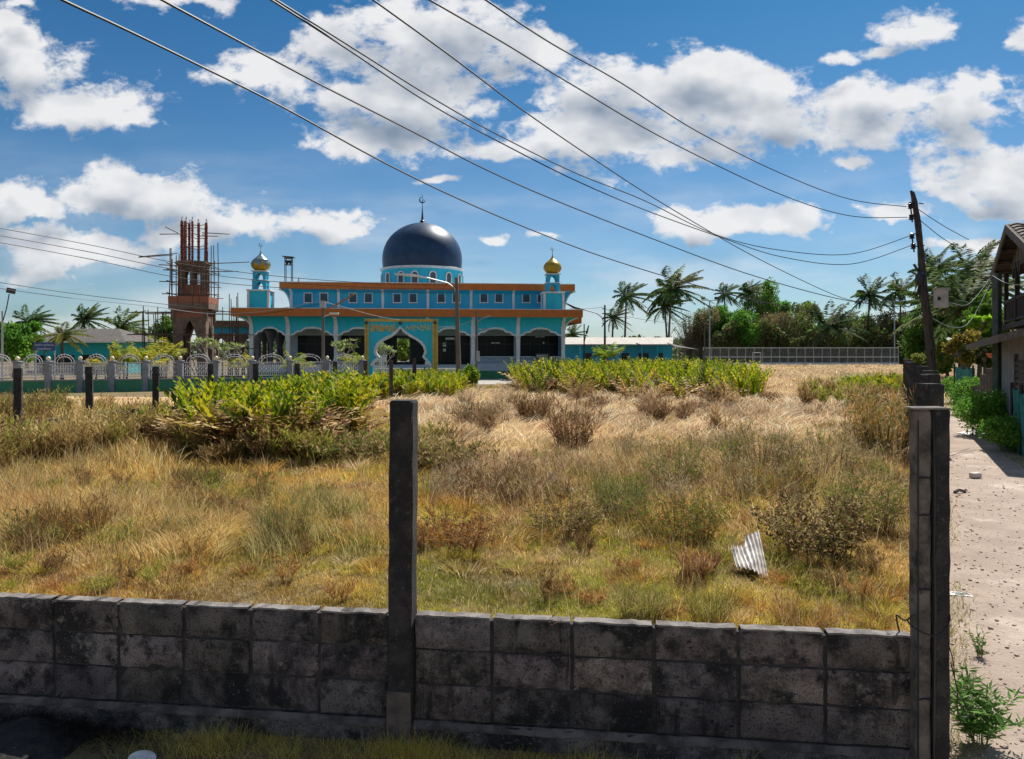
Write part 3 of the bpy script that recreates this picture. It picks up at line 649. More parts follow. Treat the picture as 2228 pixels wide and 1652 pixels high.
# corner turrets
def turret(px, pw, mdome, label, scal=False):
    x = F(px, None, .4); y = .4
    b = MB(); b.chbox((x, y, (ZF1 + 7.0) / 2), (1.55, 1.5, 7.0 - ZF1), .02); o_ = b.build('turret_base', M['teal'], mp); o_['label'] = label
    t_ = MB()
    for sx in (-1, 1):
        for sy in (-1, 1): t_.b2((x + sx * .78 - .09, y + sy * .755 - .09, ZF1 - .05), (x + sx * .78 + .09, y + sy * .755 + .09, 6.98))
    t_.chbox((x, y, 7.05), (1.86, 1.8, .12), .02); t_.chbox((x, y, 7.87), (1.26, 1.2, .06), .01); t_.chbox((x, y, 8.60), (1.26, 1.2, .08), .01); t_.chbox((x, y, ZF1 + .03), (1.8, 1.75, .05), .01)
    t_.build('turret_trim', M['white'], o_)
    # open lantern: four legs with arches, two levels
    for (z0, z1, w_) in ((7.11, 7.84, 1.10), (7.90, 8.56, 1.02)):
        for rot in range(4):
            f = MB(); n_ = 16; hw_ = w_ / 2; ow = hw_ * .55; pts = []
            for i in range(n_ + 1):
                q = -1 + 2 * i / n_; pts.append((q * ow, z0 + .12 + (z1 - z0 - .22) * math.sqrt(max(0, 1 - abs(q) ** 1.6))))
            f.sheet([[(p_[0], -hw_, z1) for p_ in pts], [(p_[0], -hw_, p_[1]) for p_ in pts], [(p_[0], -hw_ + .1, p_[1]) for p_ in pts]])
            f.b2((-hw_, -hw_, z0), (-ow, -hw_ + .1, z1)); f.b2((ow, -hw_, z0), (hw_ - .101, -hw_ + .1, z1))
            ff = f.build('lantern_arch', M['teal2'], o_); ff.location = (x, y, 0); ff.rotation_euler = (0, 0, rot * math.pi / 2)
    pr = [(.42, 0), (.46, .06), (.62, .18), (.74, .38), (.765, .55), (.72, .74), (.58, .92), (.40, 1.08), (.22, 1.22), (.10, 1.36), (.04, 1.55), (.02, 1.75)]
    if scal:
        d_ = MB(); d_.lathe([(r_, z_) for r_, z_ in pr[5:]], 24, (x, y, 8.64)); d_.build('turret_dome', mdome, o_, True)
        d_ = MB(); d_.lathe([(r_ , z_) for r_, z_ in pr[:6]], 24, (x, y, 8.64)); d_.build('dome_skirt', M['gold'], o_, True)
        for k in range(8):
            a = k * math.pi / 4; sc_ = MB()
            rows_ = []
            for j in range(5):
                z_ = .36 + .4 * j / 4; r_ = np.interp(z_, [q[1] for q in pr], [q[0] for q in pr]) + .012; wd = .36 * math.sqrt(j / 4 + .02)
                rows_.append([(x + r_ * math.cos(a + q * wd), y + r_ * math.sin(a + q * wd), 8.64 + z_) for q in (-1, -.5, 0, .5, 1)])
            sc_.sheet(rows_); sc_.build('dome_scallop', mdome, o_)
    else:
        d_ = MB(); d_.lathe(pr, 24, (x, y, 8.64)); d_.build('turret_dome', mdome, o_, True)
    f_ = MB(); f_.tube([(x, y, 10.2), (x, y, 10.62)], .025, 5); crescent(f_, x, y, 10.75, .13); f_.build('turret_finial', M['gold'] if not scal else M['silver'], o_)
turret(567.5, 52, M['silver'], 'left corner turret with silver and gold onion dome', True)
turret(1202, 47, M['gold'], 'right corner turret with plain gold onion dome')
# loudspeaker frame and small cream cupola on the roof
sx_, sz_ = F(619, 600, 4); sp_ = MB()
for a_ in (-.27, .27):
    for b_ in (-.27, .27): sp_.tube([(sx_ + a_ + .35, 4 + b_ , ZF1 - .2 if False else 7.8), (sx_ + a_ + .35, 4 + b_, 10.2)], .035, 5)
for z_ in (9.55, 10.1): sp_.b2((sx_ + .04, 3.7, z_), (sx_ + .66, 4.3, z_ + .04))
sp_.box((sx_ + .35, 4, 10.24), (.95, .9, .05), tilt=(0, R(4))); sp_.lathe([(.06, 0), (.22, .35)], 10, (sx_ + .22, 4, 9.6)); sp_.lathe([(.06, 0), (.22, .35)], 10, (sx_ + .5, 4, 9.6))
sp_.build('speaker_frame', M['dark'], mp)
x_, z_ = F(650, 612, 6); cb_ = MB(); cb_.lathe([(.5, 0), (.42, .1), (.3, .25), (.1, .5), (.03, .9)], 12, (x_, 6, ZUT - .1)); cb_.build('cupola', M['boxcream'], mp)

# ------------------------------------------------------------------ gate arch
GA = R(6); GO = col(867, 49.0)
gate = thing('gate_arch', 'turquoise gate arch with gold frame and white keel shaped opening', 'gate', GO, GA)
gc, gs = math.cos(GA), math.sin(GA)
def G(x, y):
    u = U(x); s_ = (u * GO.y - GO.x) / (gc - u * gs); return s_, EYE - (y - HY) / FPX * (GO.y + s_ * gs)
lft = [(871, 711.9), (862, 722), (851, 731), (840, 736), (829, 742), (821, 750), (817, 758), (816, 766), (819, 773), (824, 777), (818, 783), (812, 789), (808, 796)]
L_ = [G(*p_) for p_ in lft]; rgt = [(871, 711.9), (880, 722), (893, 731), (905, 737), (916, 745), (923, 754), (926, 764), (924, 771), (921, 776), (928, 783), (934, 790), (938, 797)]
R_ = [G(*p_) for p_ in rgt]
gx0, gzt = G(802.5, 700); gx1, _ = G(941, 700)
m = MB()
for side_, edge in ((L_, gx0), (R_, gx1)):
    m.sheet([[(edge, 0, z) for x, z in side_], [(x, 0, z) for x, z in side_], [(x, .45, z) for x, z in side_], [(edge, .45, z) for x, z in side_]])
ap = L_[0]
m.sheet([[(gx0, 0, gzt), (ap[0], 0, gzt), (gx1, 0, gzt)], [(gx0, 0, ap[1]), (ap[0], 0, ap[1]), (gx1, 0, ap[1])]])
m.sheet([[(gx0, .45, ap[1]), (ap[0], .45, ap[1]), (gx1, .45, ap[1])], [(gx0, .45, gzt), (ap[0], .45, gzt), (gx1, .45, gzt)]])
xl, zl = G(811, 797); m.b2((gx0, 0, 0), (xl, .45, L_[-1][1])); xr, zr = G(937, 797); m.b2((xr, 0, 0), (gx1, .45, R_[-1][1]))
m.build('panel', M['teal'], gate)
m = MB(); m.ribbon([p_ for p_ in L_[::-1]] + R_[1:], .17, -.07, .47); m.build('arch_trim', M['white'], gate)
m = MB(); a_, _ = G(793.5, 700); b_, _ = G(953, 700); zt = G(871, 694)[1]
for p0 in ((a_, gx0 - .001), (gx1 + .001, b_)):
    w_ = p0[1] - p0[0]; m.b2((p0[0], -.06, 0), (p0[0] + w_ * .3, .5, zt)); m.b2((p0[1] - w_ * .3, -.06, 0), (p0[1], .5, zt)); m.b2((p0[0] + w_ * .3, .02, 0), (p0[1] - w_ * .3, .42, zt - .02))
m.b2((gx0 + .001, -.06, gzt + .001), (gx1 - .001, .5, zt))
m.build('frame', mat('gold_frame_paint', (.66, .45, .08), .5, c2=(.48, .34, .08), scale=4), gate)
gt = mat('gold_lettering', (.90, .50, .05), .4, c2=(.75, .40, .04), scale=8)
xa, za = G(807, 712.5); xb, _ = G(859, 712.5)
text('มัสยิดอัลยามาลี', .5, ((xa + xb) / 2, -.03, za), gt, gate, width=xb - xa, height=.55)
xa, za = G(884, 712); xb, _ = G(938, 712)
text('مسجد الجمالي', .5, ((xa + xb) / 2, -.03, za), mat('dull_gold_lettering', (.70, .58, .22), .5), gate, width=xb - xa, height=.5)
lp = MB()
for px in (797.5, 871, 947): x_, z_ = G(px, 702 if px != 871 else 703); lp.lathe([(.05, -.12), (.12, -.02), (.06, .1)], 8, (x_, -.16, z_))
lp.build('spot_lamps', M['dark'], gate)

# ------------------------------------------------------------------ ornamental railing
RP = [(-38, 38.0), (38, 38.6), (105.4, 39.2), (174.8, 39.9), (244.4, 40.5), (317.7, 41.1), (392, 41.7), (470.5, 42.2), (549, 42.6), (631, 43.2), (712, 43.9), (788, 44.5)]
r0 = col(RP[1][0], RP[1][1]); rail = thing('ornamental_railing', 'white arched iron railing on a green plinth wall in front of the mosque', 'fence', r0)
PT = []
for k, (px, Y) in enumerate(RP): PT.append(col(px, Y) - r0)
for k, q in enumerate(PT):
    m = MB(); m.chbox((q.x, q.y, .82), (.30, .30, 1.64), .02); m.chbox((q.x, q.y, 1.66), (.38, .38, .08), .02); pp = m.build('pillar', M['pillargrey'], rail)
    b = MB(); b.lathe([(.03, 0), (.07, .04), (.11, .1), (.11, .16), (.07, .22), (.01, .245)], 10, (q.x, q.y, 1.70)); b.build('globe_lamp', M['bulb'], pp, True)
    if k == len(PT) - 1: break
    q2 = PT[k + 1]; d_ = (q2 - q); Lw = d_.length; az = math.atan2(d_.y, d_.x)
    pw = MB(); pw.b2((.16, -.08, 0), (Lw - .16, .08, .62)); o_ = pw.build('plinth_panel', M['greenpaint'], rail); o_.location = q; o_.rotation_euler = (0, 0, az)
    cp = MB(); cp.b2((.16, -.11, .622), (Lw - .16, .11, .70)); o_ = cp.build('coping', M['pillargrey'], rail); o_.location = q; o_.rotation_euler = (0, 0, az)
    f = MB(); a_, b_ = .17, Lw - .17; mid = Lw / 2
    for z_ in (.80, 1.56): f.b2((a_, -.02, z_), (b_, .02, z_ + .04))
    nb = 15
    for j in range(1, nb):
        x = a_ + (b_ - a_) * j / nb; f.tube([(x, 0, .84), (x, 0, 1.56)], .014, 4, False)
        if j % 2: f.lathe([(.012, -.05), (.045, 0), (.012, .05)], 6, (x, 0, 1.2)); f.box((x, 0, 1.42), (.07, .02, .09), tilt=(0, R(45))); f.box((x, 0, .97), (.07, .02, .09), tilt=(0, R(45)))
        else:
            f.tube([(x + .06 * math.cos(t), 0, 1.32 + .06 * math.sin(t)) for t in [R(45 * h) for h in range(9)]], .010, 4, False)
            f.tube([(x + .06 * math.cos(t), 0, 1.06 + .06 * math.sin(t)) for t in [R(45 * h) for h in range(9)]], .010, 4, False)
    hw_ = (b_ - a_) / 2
    for rr, hh in ((.80, .44), (.60, .31)): f.tube([(mid + hw_ * rr * math.cos(R(t)), 0, 1.6 + hh * math.sin(R(t))) for t in range(0, 181, 12)], .019, 5)
    for t in (50, 70, 90, 110, 130): f.tube([(mid + hw_ * .6 * math.cos(R(t)), 0, 1.6 + .31 * math.sin(R(t))), (mid + hw_ * .83 * math.cos(R(t)), 0, 1.6 + .50 * math.sin(R(t)))], .012, 4)
    o_ = f.build('iron_panel', M['metalwhite'], rail); o_.location = q; o_.rotation_euler = (0, 0, az)
# low wall and white gate leaf beyond the arch
lw = thing('low_front_wall', 'low pale grey wall in front of the mosque steps, right of the gate arch', 'wall', col(905, 52))
m = MB(); a_ = col(800, 52) - col(905, 52); b_ = col(1003, 53) - col(905, 52); m.b2((a_.x, -.1, 0), (b_.x, .1, .95)); m.build('wall_body', M['palegrey'], lw)
m = MB(); m.b2((a_.x, -.14, .952), (b_.x, .14, 1.02)); m.build('coping', M['white'], lw)
gl = thing('iron_gate', 'white iron gate leaf standing open behind the gate arch', 'gate', col(823, 50.6))
m = MB(); x0_ = col(811, 50.6).x - col(823, 50.6).x; x1_ = col(841, 50.6).x - col(823, 50.6).x
for z_ in (.15, .75, 1.5, 1.9): m.b2((x0_, -.025, z_), (x1_, .025, z_ + .05))
for k in range(9): xx = x0_ + (x1_ - x0_) * k / 8; m.b2((xx - .015, -.014, .1), (xx + .015, .014, 1.95))
for k in range(4):
    for z_ in (1.1, 1.7): m.tube([(x0_ + (x1_ - x0_) * (k + .5) / 4 + .09 * math.cos(t), 0, z_ + .09 * math.sin(t)) for t in [R(45 * h) for h in range(9)]], .014, 4, False)
m.build('gate_leaf', M['metalwhite'], gl)
# ------------------------------------------------------------------ minaret under construction
MY = 58.0; mo = col(410, MY) + Vector((-math.sin(R(8)), math.cos(R(8)), 0)) * 1.5
mn = thing('unfinished_minaret', 'half built brick minaret with red columns rising from its top', 'tower', mo, R(8))
def mz(y): return EYE - (y - HY) / FPX * MY
pxm = MY / FPX
zB0, zB1, zS0, zS1, zT = mz(673.6), mz(644.6), mz(617.6), mz(578), mz(566)
w2 = 34 * pxm
m = MB()       # lower shaft with pointed openings: corner piers and an arched face
pts = [(-w2 * .45 + w2 * .9 * i / 16, 0) for i in range(17)]
def pa(x): q = abs(x) / (w2 * .45); return mz(735) + (mz(697) - mz(735)) * (1 - q ** 1.4)
for rot in range(4):
    f = MB(); n_ = 16; rowx = [-w2 * .45 + w2 * .9 * i / n_ for i in range(n_ + 1)]
    f.sheet([[(x, -w2, mz(690)) for x in rowx], [(x, -w2, pa(x)) for x in rowx], [(x, -w2 + .25, pa(x)) for x in rowx]])
    f.b2((-w2, -w2, 0), (-w2 * .45, -w2 + .3, mz(690))); f.b2((w2 * .45, -w2, 0), (w2 - .31, -w2 + .3, mz(690)))
    o_ = f.build('lower_pier_face', M['concgrey'], mn); o_.rotation_euler = (0, 0, rot * math.pi / 2)
m = MB(); m.b2((-w2 - .02, -w2 - .02, mz(690)), (w2 + .02, w2 + .02, zB0)); m.build('brick_shaft', M['brick'], mn)
m = MB()
for sx in (-1, 1):
    for sy in (-1, 1): m.b2((sx * w2 - .14, sy * w2 - .14, mz(690) - .3), (sx * w2 + .14, sy * w2 + .14, zB0))
m.build('corner_frame', M['concgrey'], mn)
wb = 42 * pxm
m = MB(); m.chbox((0, 0, zB0 + .27), (2 * wb, 2 * wb, .54), .04); m.build('balcony_slab', M['concgrey'], mn)
m = MB()
for sx, sy, a, b in ((0, -1, wb, .1), (0, 1, wb, .1), (-1, 0, .1, wb - .1), (1, 0, .1, wb - .1)): m.b2((sx * (wb - .1) - a, sy * (wb - .1) - b, zB0 + .54), (sx * (wb - .1) + a, sy * (wb - .1) + b, zB1))
m.build('balcony_wall', M['brick'], mn)
wt = 29 * pxm
m = MB(); m.lathe([(wt, zB0 + .5), (wt, zS0)], 8, ph=R(7)); m.build('upper_brick_stage', M['brick'], mn)
for k in range(8):
    a = R(7 + 45 * k); q = MB(); q.chbox((0, 0, (zB1 + zS1) / 2), (.27, .27, zS1 - zB1 + .2), .02, rz=a); c_ = q.build('stage_column', M['concgrey'], mn); c_.location = ((wt) * math.cos(a), wt * math.sin(a), 0)
    f = MB(); ln = 2 * wt * math.sin(R(22.5)) - .2; hx = ln / 2; n_ = 10; xs_ = [-hx + ln * i / n_ for i in range(n_ + 1)]
    f.sheet([[(x, 0, zS1) for x in xs_], [(x, 0, zS1 - .25 - .45 * (abs(x) / hx) ** 2.5) for x in xs_], [(x, .14, zS1 - .25 - .45 * (abs(x) / hx) ** 2.5) for x in xs_]])
    am = a + R(22.5); rr = wt * math.cos(R(22.5)); o_ = f.build('stage_arch', M['concgrey'], mn); o_.location = (rr * math.cos(am), rr * math.sin(am), 0); o_.rotation_euler = (0, 0, am + R(90))
    a = R((0, -54, -81, -114, -141, 164, 38, 126)[k]); t_ = MB(); hgt = mz(random.choice([475, 479, 482, 477])) ; t_.box((0, 0, (zT + hgt) / 2), (.15, .15, hgt - zT), rz=a)
    zz = zT + .3
    while zz < hgt - .1: t_.box((0, 0, zz), (.20, .20, .06), rz=a + random.uniform(-.1, .1)); zz += .42
    t_.build('bare_column', M['rust'], mn).location = (wt * .93 * math.cos(a), wt * .93 * math.sin(a), 0)
    t_ = MB()
    for j in range(3): t_.tube([(random.uniform(-.1, .1), random.uniform(-.1, .1), hgt - .1), (random.uniform(-.12, .12), random.uniform(-.12, .12), hgt + .35)], .012, 4)
    t_.build('rebar', M['dark'], mn).location = (wt * .93 * math.cos(a), wt * .93 * math.sin(a), 0)
m = MB(); m.lathe([(wt + .05, zS1 - .01), (wt * 1.15, zS1 + .12), (wt * 1.35, zS1 + .3), (wt * 1.35, zT), (wt * .9, zT + .02)], 8, ph=R(7)); m.build('ring_slab', M['concgrey'], mn)
m = MB(); m.lathe([(wt * 1.1, mz(560)), (wt * 1.1, mz(560) + .001)], 8) if False else None
m = MB()
for z_ in (zT + 1.2, zT + 2.1, zT + 2.9):
    for k in range(8):
        a, b = R(7 + 45 * k), R(52 + 45 * k); m = MB(); m.tube([(wt * .93 * math.cos(a) * 1.05, wt * .93 * math.sin(a) * 1.05, z_ + random.uniform(-.1, .1)), (wt * .93 * math.cos(b) * 1.05, wt * .93 * math.sin(b) * 1.05, z_ + random.uniform(-.1, .1))], .03, 4); m.build('tie_rod', M['rust'], mn)
sc = thing('bamboo_scaffold', 'dark pole scaffold lashed round the unfinished minaret', 'scaffolding', mo, R(8))
def pole_(mb, a, b, r=.045):
    a, b = Vector(a), Vector(b); md = (a + b) / 2 + Vector((random.uniform(-.06, .06), random.uniform(-.06, .06), 0)); t_ = MB(); t_.tube([Vector((0, 0, 0)), md - a, b - a], [r, r * .9, r * .75], 5); t_.build('pole', M['bamboo'], sc).location = a
up = MB(); ws = 41 * pxm
for sx in (-1, -.82, -.55, -.2, .2, .55, .82, 1):
    for sy in (-1, 1):
        top_ = random.uniform(mz(560), mz(515)); pole_(up, (sx * ws, sy * ws, zB0), (sx * ws + random.uniform(-.1, .1), sy * ws, top_ if abs(sx) > .6 else mz(random.uniform(560, 610))))
for sx in (-1, 1):
    for sy in (-.4, .3): pole_(up, (sx * ws, sy * ws, zB0), (sx * ws, sy * ws, random.uniform(mz(570), mz(505))))
led = MB()
for z_ in (mz(641), mz(615), mz(590), mz(577)):
    for sy in (-1, 1): pole_(led, (-ws - random.uniform(.2, .8), sy * ws, z_ + random.uniform(-.1, .1)), (ws + random.uniform(.2, 1.0), sy * ws, z_ + random.uniform(-.2, .1)), .04)
    for sx in (-1, 1): pole_(led, (sx * ws, -ws - .5, z_ + .1), (sx * ws, ws + .5, z_ + .08), .04)
for a_, b_ in (((-4.2, 0, mz(557)), (-1.2, -1.3, mz(555))), ((-3.6, -1.6, mz(561)), (-.8, -1.5, mz(552))), ((-2.6, 0, mz(505)), (-.6, 0, mz(503))), ((-2.1, -.3, mz(490)), (-1.2, 0, mz(502))), ((.9, -1, mz(504)), (3.0, -1, mz(506))), ((.9, -1.2, mz(512)), (2.1, -1, mz(511))), ((1.2, -1.6, mz(574)), (4.6, -1.4, mz(568))), ((1.2, 1.2, mz(583)), (3.2, 1.0, mz(582)))): pole_(led, a_, b_, .04)
lowp = MB()
for k in range(26):
    sd = random.choice((-1, 1)); x_ = sd * random.uniform(w2 + .3, w2 + (2.6 if sd < 0 else 3.6)); y_ = random.uniform(-2.4, 1.8)
    pole_(lowp, (x_, y_, 0), (x_ + random.uniform(-.15, .15), y_, random.uniform(mz(690), mz(664)) if sd < 0 else random.uniform(mz(680), mz(628))), .045)
for k in range(6): pole_(lowp, (random.uniform(-1.2, 1.2), -w2 - .5, 0), (random.uniform(-1.2, 1.2), -w2 - .4, mz(random.uniform(700, 730))), .04)
for z_ in (mz(682), mz(727), mz(757)):
    for y_ in (-2.3, -1.0, 1.6): pole_(lowp, (-w2 - 3.0, y_, z_ + random.uniform(-.1, .1)), (w2 + 3.9, y_, z_ + random.uniform(-.1, .15)), .045)

# ------------------------------------------------------------------ covered walk between minaret and mosque
cwk = thing('covered_walk', 'grey concrete covered walkway with keel arches left of the mosque', 'building', col(508, 66), R(5))
hw_ = 58 * 66 / FPX
m = MB(); z1 = EYE + (765 - 698) / FPX * 66; z0 = EYE + (765 - 712) / FPX * 66; m.b2((-hw_, -.2, z0), (hw_, 3.5, z1)); m.build('roof_slab', M['concgrey'], cwk)
m = MB(); m.b2((-hw_, .1, z0 - .55), (hw_, .3, z0)); m.build('beam', M['teal2'], cwk)
for k in range(2):
    a_ = -hw_ + .1 + k * hw_; b_ = a_ + hw_ - .1; f = MB(); n_ = 20; xs_ = [a_ + (b_ - a_) * i / n_ for i in range(n_ + 1)]; md = (a_ + b_) / 2; hh = (b_ - a_) / 2
    f.sheet([[(x, .12, z0 - .55) for x in xs_], [(x, .12, .9 + (z0 - 1.9) * (1 - abs((x - md) / hh) ** 1.7)) for x in xs_], [(x, .45, .9 + (z0 - 1.9) * (1 - abs((x - md) / hh) ** 1.7)) for x in xs_]])
    f.build('keel_arch', M['concgrey'], cwk)
m = MB()
for k in range(5): m = MB(); m.chbox((-hw_ + k * hw_ / 2, 3.2, z0 / 2), (.3, .3, z0), .02); m.build('pillar', M['concgrey'], cwk)

# ------------------------------------------------------------------ house at the left
hY = 72.0; lh = thing('low_house', 'low turquoise house with grey hipped roof at the left of the picture', 'house', col(172, hY), R(2))
k_ = hY / FPX
def hx(x): return (x - 172) * k_
def hz(y): return EYE - (y - HY) / FPX * hY
m = MB(); m.b2((hx(76), 0, 0), (hx(268), 8, hz(743))); m.build('wall', M['tealhouse'], lh)
e0 = hz(743)
m = MB(); a_, b_ = hx(66), hx(281); r_ = hz(713)
vs_ = [(a_, -.9, e0), (b_, -.9, e0), (b_, 9, e0), (a_, 9, e0), (hx(95), 4, r_), (hx(214), 4, r_ + .02)]
m.add(vs_, [(0, 1, 5, 4), (1, 2, 5), (2, 3, 4, 5), (3, 0, 4), (3, 2, 1, 0)]); m.build('roof', M['roofgrey'], lh)
m = MB(); m.b2((a_, -.93, e0 - .14), (b_, -.905, e0 + .03)); m.build('fascia', M['white'], lh)
for (xa, xb, ya) in ((84, 98, 773), (118, 161, 773), (180, 214, 772), (237, 262, 772)):
    m = MB()
    for s_ in range(3): xx = hx(xa) + (hx(xb) - hx(xa)) * s_ / 2; m.b2((xx - .04, -.08, .4), (xx + .04, -.003, hz(ya)))
    m.b2((hx(xa) + .04, -.078, hz(ya) - .07), (hx(xb) - .04, -.004, hz(ya))); f = m.build('window', M['dark'], lh)
    m = MB(); m.b2((hx(xa) + .02, -.03, .4), (hx(xb) - .02, -.005, hz(ya) - .02)); m.build('pane', M['glass'], f)
m = MB(); m.b2((hx(76), -1.2, 0), (hx(268), -.002, .35)); m.build('step', M['concgrey'], lh)
sg = thing('name_board', 'small blue board with pale writing left of the short palm', 'sign', col(97, 47), 0)
k_ = 47 / FPX
m = MB(); m.b2((-24 * k_, -.03, EYE + 2 * k_ * 1), (24 * k_, .03, EYE + 20 * k_)); m.build('board', M['signblue'], sg)
m = MB(); 
for s_ in (-1, 1): m.b2((s_ * 21 * k_ - .04, .035, 0), (s_ * 21 * k_ + .04, .09, EYE + 20 * k_))
m.build('post', M['galv'], sg)
text('โรงเรียน ศูนย์อบรม', .3, (0, -.035, EYE + 14 * k_), M['palegrey'], sg, width=42 * k_, height=6 * k_)
text('ศาสนาอิสลาม', .3, (0, -.035, EYE + 6 * k_), M['palegrey'], sg, width=30 * k_, height=4.5 * k_)

# ------------------------------------------------------------------ long low building at the right
bY = 92.0; lb = thing('long_low_building', 'long low turquoise building with pale sheet roof right of the mosque', 'building', col(1370, bY), R(3))
k_ = bY / FPX
def bx_(x): return (x - 1370) * k_
def bz(y): return EYE - (y - HY) / FPX * bY
m = MB(); m.b2((bx_(1225), 1.6, 0), (bx_(1470), 8, bz(749))); m.build('wall', M['teal2'], lb)
m = MB(); a_, b_ = bx_(1225), bx_(1487)
m.add([(a_, -.2, bz(749)), (bx_(1464), -.2, bz(749)), (b_, 4.3, bz(733)), (a_, 4.3, bz(733)), (a_, -.2, bz(749) - .12), (bx_(1464), -.2, bz(749) - .12), (b_, 4.3, bz(733) - .12), (a_, 4.3, bz(733) - .12), (bx_(1464), 8.8, bz(749)), (a_, 8.8, bz(749))],
      [(0, 1, 2, 3), (7, 6, 5, 4), (0, 4, 5, 1), (1, 5, 6, 2), (3, 2, 8, 9), (4, 0, 3, 7)]); m.build('roof', M['roofpale'], lb)
m = MB()
for px in (1262, 1300, 1340, 1398, 1432, 1463): m = MB(); m.b2((bx_(px) - .09, .1, 0), (bx_(px) + .09, .28, bz(749) - .02)); m.build('veranda_post', M['teal'], lb)
for px, w_ in ((1283, 16), (1320, 14), (1366, 16), (1407, 22), (1443, 14)):
    m = MB(); m.b2((bx_(px - w_ / 2), 1.5, .1), (bx_(px + w_ / 2), 1.597, 2.0)); m.build('door', M['dark'], lb)
sh = thing('lean_to_shed', 'open grey shed with a low sloping roof right of the long building', 'shed', col(1496, 88), 0)
m = MB(); q = 88 / FPX; m.add([(-30 * q, -1, 2.75), (34 * q, -1, 2.35), (34 * q, 4, 2.5), (-30 * q, 4, 3.3), (-30 * q, -1, 2.68), (34 * q, -1, 2.28), (34 * q, 4, 2.43), (-30 * q, 4, 3.23)], [(0, 1, 2, 3), (7, 6, 5, 4), (0, 4, 5, 1), (1, 5, 6, 2), (3, 2, 6, 7), (4, 0, 3, 7)]); m.build('roof', M['roofgrey'], sh)
m = MB()
for px in (-28, -10, 10, 30): m = MB(); m.b2((px * q - .06, -.8, 0), (px * q + .06, -.68, 2.3)); m.build('post', M['woodgrey'], sh)
m = MB(); m.b2((-26 * q, 3.2, 0), (26 * q, 3.4, 1.1)); m.build('low_wall', M['concgrey'], sh)

# ------------------------------------------------------------------ sports ground fence, goal, floodlights
fY = 118.0; sf = thing('mesh_fence', 'tall wire mesh sports fence on a white kerb across the far right', 'fence', col(1740, fY))
k_ = fY / FPX
def fx(x): return (x - 1740) * k_
zt, zm = EYE + 8 * k_, EYE - 12 * k_
m = MB()
for z_ in (zt, zm, .35): m.b2((fx(1530), -.05, z_ - .07), (fx(1955), .05, z_ + .07))
m.build('rails', mat('pale_rail', (.48, .49, .48), .6), sf)
m = MB(); n_ = 23
for k in range(n_ + 1): x = fx(1530 + 425 * k / n_); m = MB(); m.tube([(x, 0, 0), (x, 0, zt + .1)], .06, 5); m.build('post', M['galv'], sf)
mm = bpy.data.materials.new('chain_link'); mm.use_nodes = True; t = mm.node_tree; tb = t.nodes['Principled BSDF']; tb.inputs['Base Color'].default_value = (.30, .30, .31, 1)
tcn = t.nodes.new('ShaderNodeTexCoord'); mpn = t.nodes.new('ShaderNodeMapping'); mpn.inputs['Rotation'].default_value = (0, R(45), 0); t.links.new(tcn.outputs['Object'], mpn.inputs[0])
ck = t.nodes.new('ShaderNodeSeparateXYZ'); t.links.new(mpn.outputs[0], ck.inputs[0])
def tm(op, a, b=None):
    n = t.nodes.new('ShaderNodeMath'); n.operation = op
    for i, v in enumerate((a, b)):
        if v is None: continue
        if isinstance(v, (int, float)): n.inputs[i].default_value = v
        else: t.links.new(v, n.inputs[i])
    return n.outputs[0]
fa = tm('LESS_THAN', tm('FRACT', tm('MULTIPLY', ck.outputs[0], 14)), .13); fb = tm('LESS_THAN', tm('FRACT', tm('MULTIPLY', ck.outputs[2], 14)), .13)
tr = t.nodes.new('ShaderNodeBsdfTransparent'); ms = t.nodes.new('ShaderNodeMixShader'); t.links.new(tm('MAXIMUM', fa, fb), ms.inputs[0]); t.links.new(tr.outputs[0], ms.inputs[1]); t.links.new(tb.outputs[0], ms.inputs[2]); t.links.new(ms.outputs[0], t.nodes['Material Output'].inputs[0])
m = MB(); m.sheet([[(fx(1530), .07, .1), (fx(1955), .07, .1)], [(fx(1530), .07, zt), (fx(1955), .07, zt)]]); m.build('wire_mesh', mm, sf)
m = MB(); m.b2((fx(1530), -.15, 0), (fx(1955), .15, .30)); m.build('kerb', M['white'], sf)
gp = thing('goal_frame', 'white football goal frame behind the mesh fence', 'goal', col(1646, 121))
m = MB(); q = 121 / FPX; m.tube([(-9 * q, 0, 0), (-8 * q, 0, 2.0), (9 * q, 0, 2.0), (9 * q, 0, 0)], .06, 5); m.build('posts', M['white'], gp)
def floodmast(px, Y, ytop, label, heads=2):
    o_ = thing('floodlight_mast', label, 'floodlight', col(px, Y), 0, 'floodlights above the trees by the sports ground'); zt_ = EYE + (HY - ytop) / FPX * Y
    m = MB(); m.tube([(0, 0, 0), (0, 0, zt_ - .3)], [.14, .09], 6); m.b2((-1.3, -.05, zt_ - .35), (1.3, .05, zt_ - .25)); m.build('mast', M['galv'], o_)
    for sx in (-1.1, 1.1): m = MB(); m.box((sx, -.1, zt_ + .05), (.62, .25, .42), tilt=(R(-20), 0)); m.build('lamp_head', M['dark'], o_)
floodmast(1544, 124, 650, 'floodlight mast rising left of the bright green tree')
floodmast(1946, 126, 652, 'floodlight mast among the palms right of the low spreading palm')
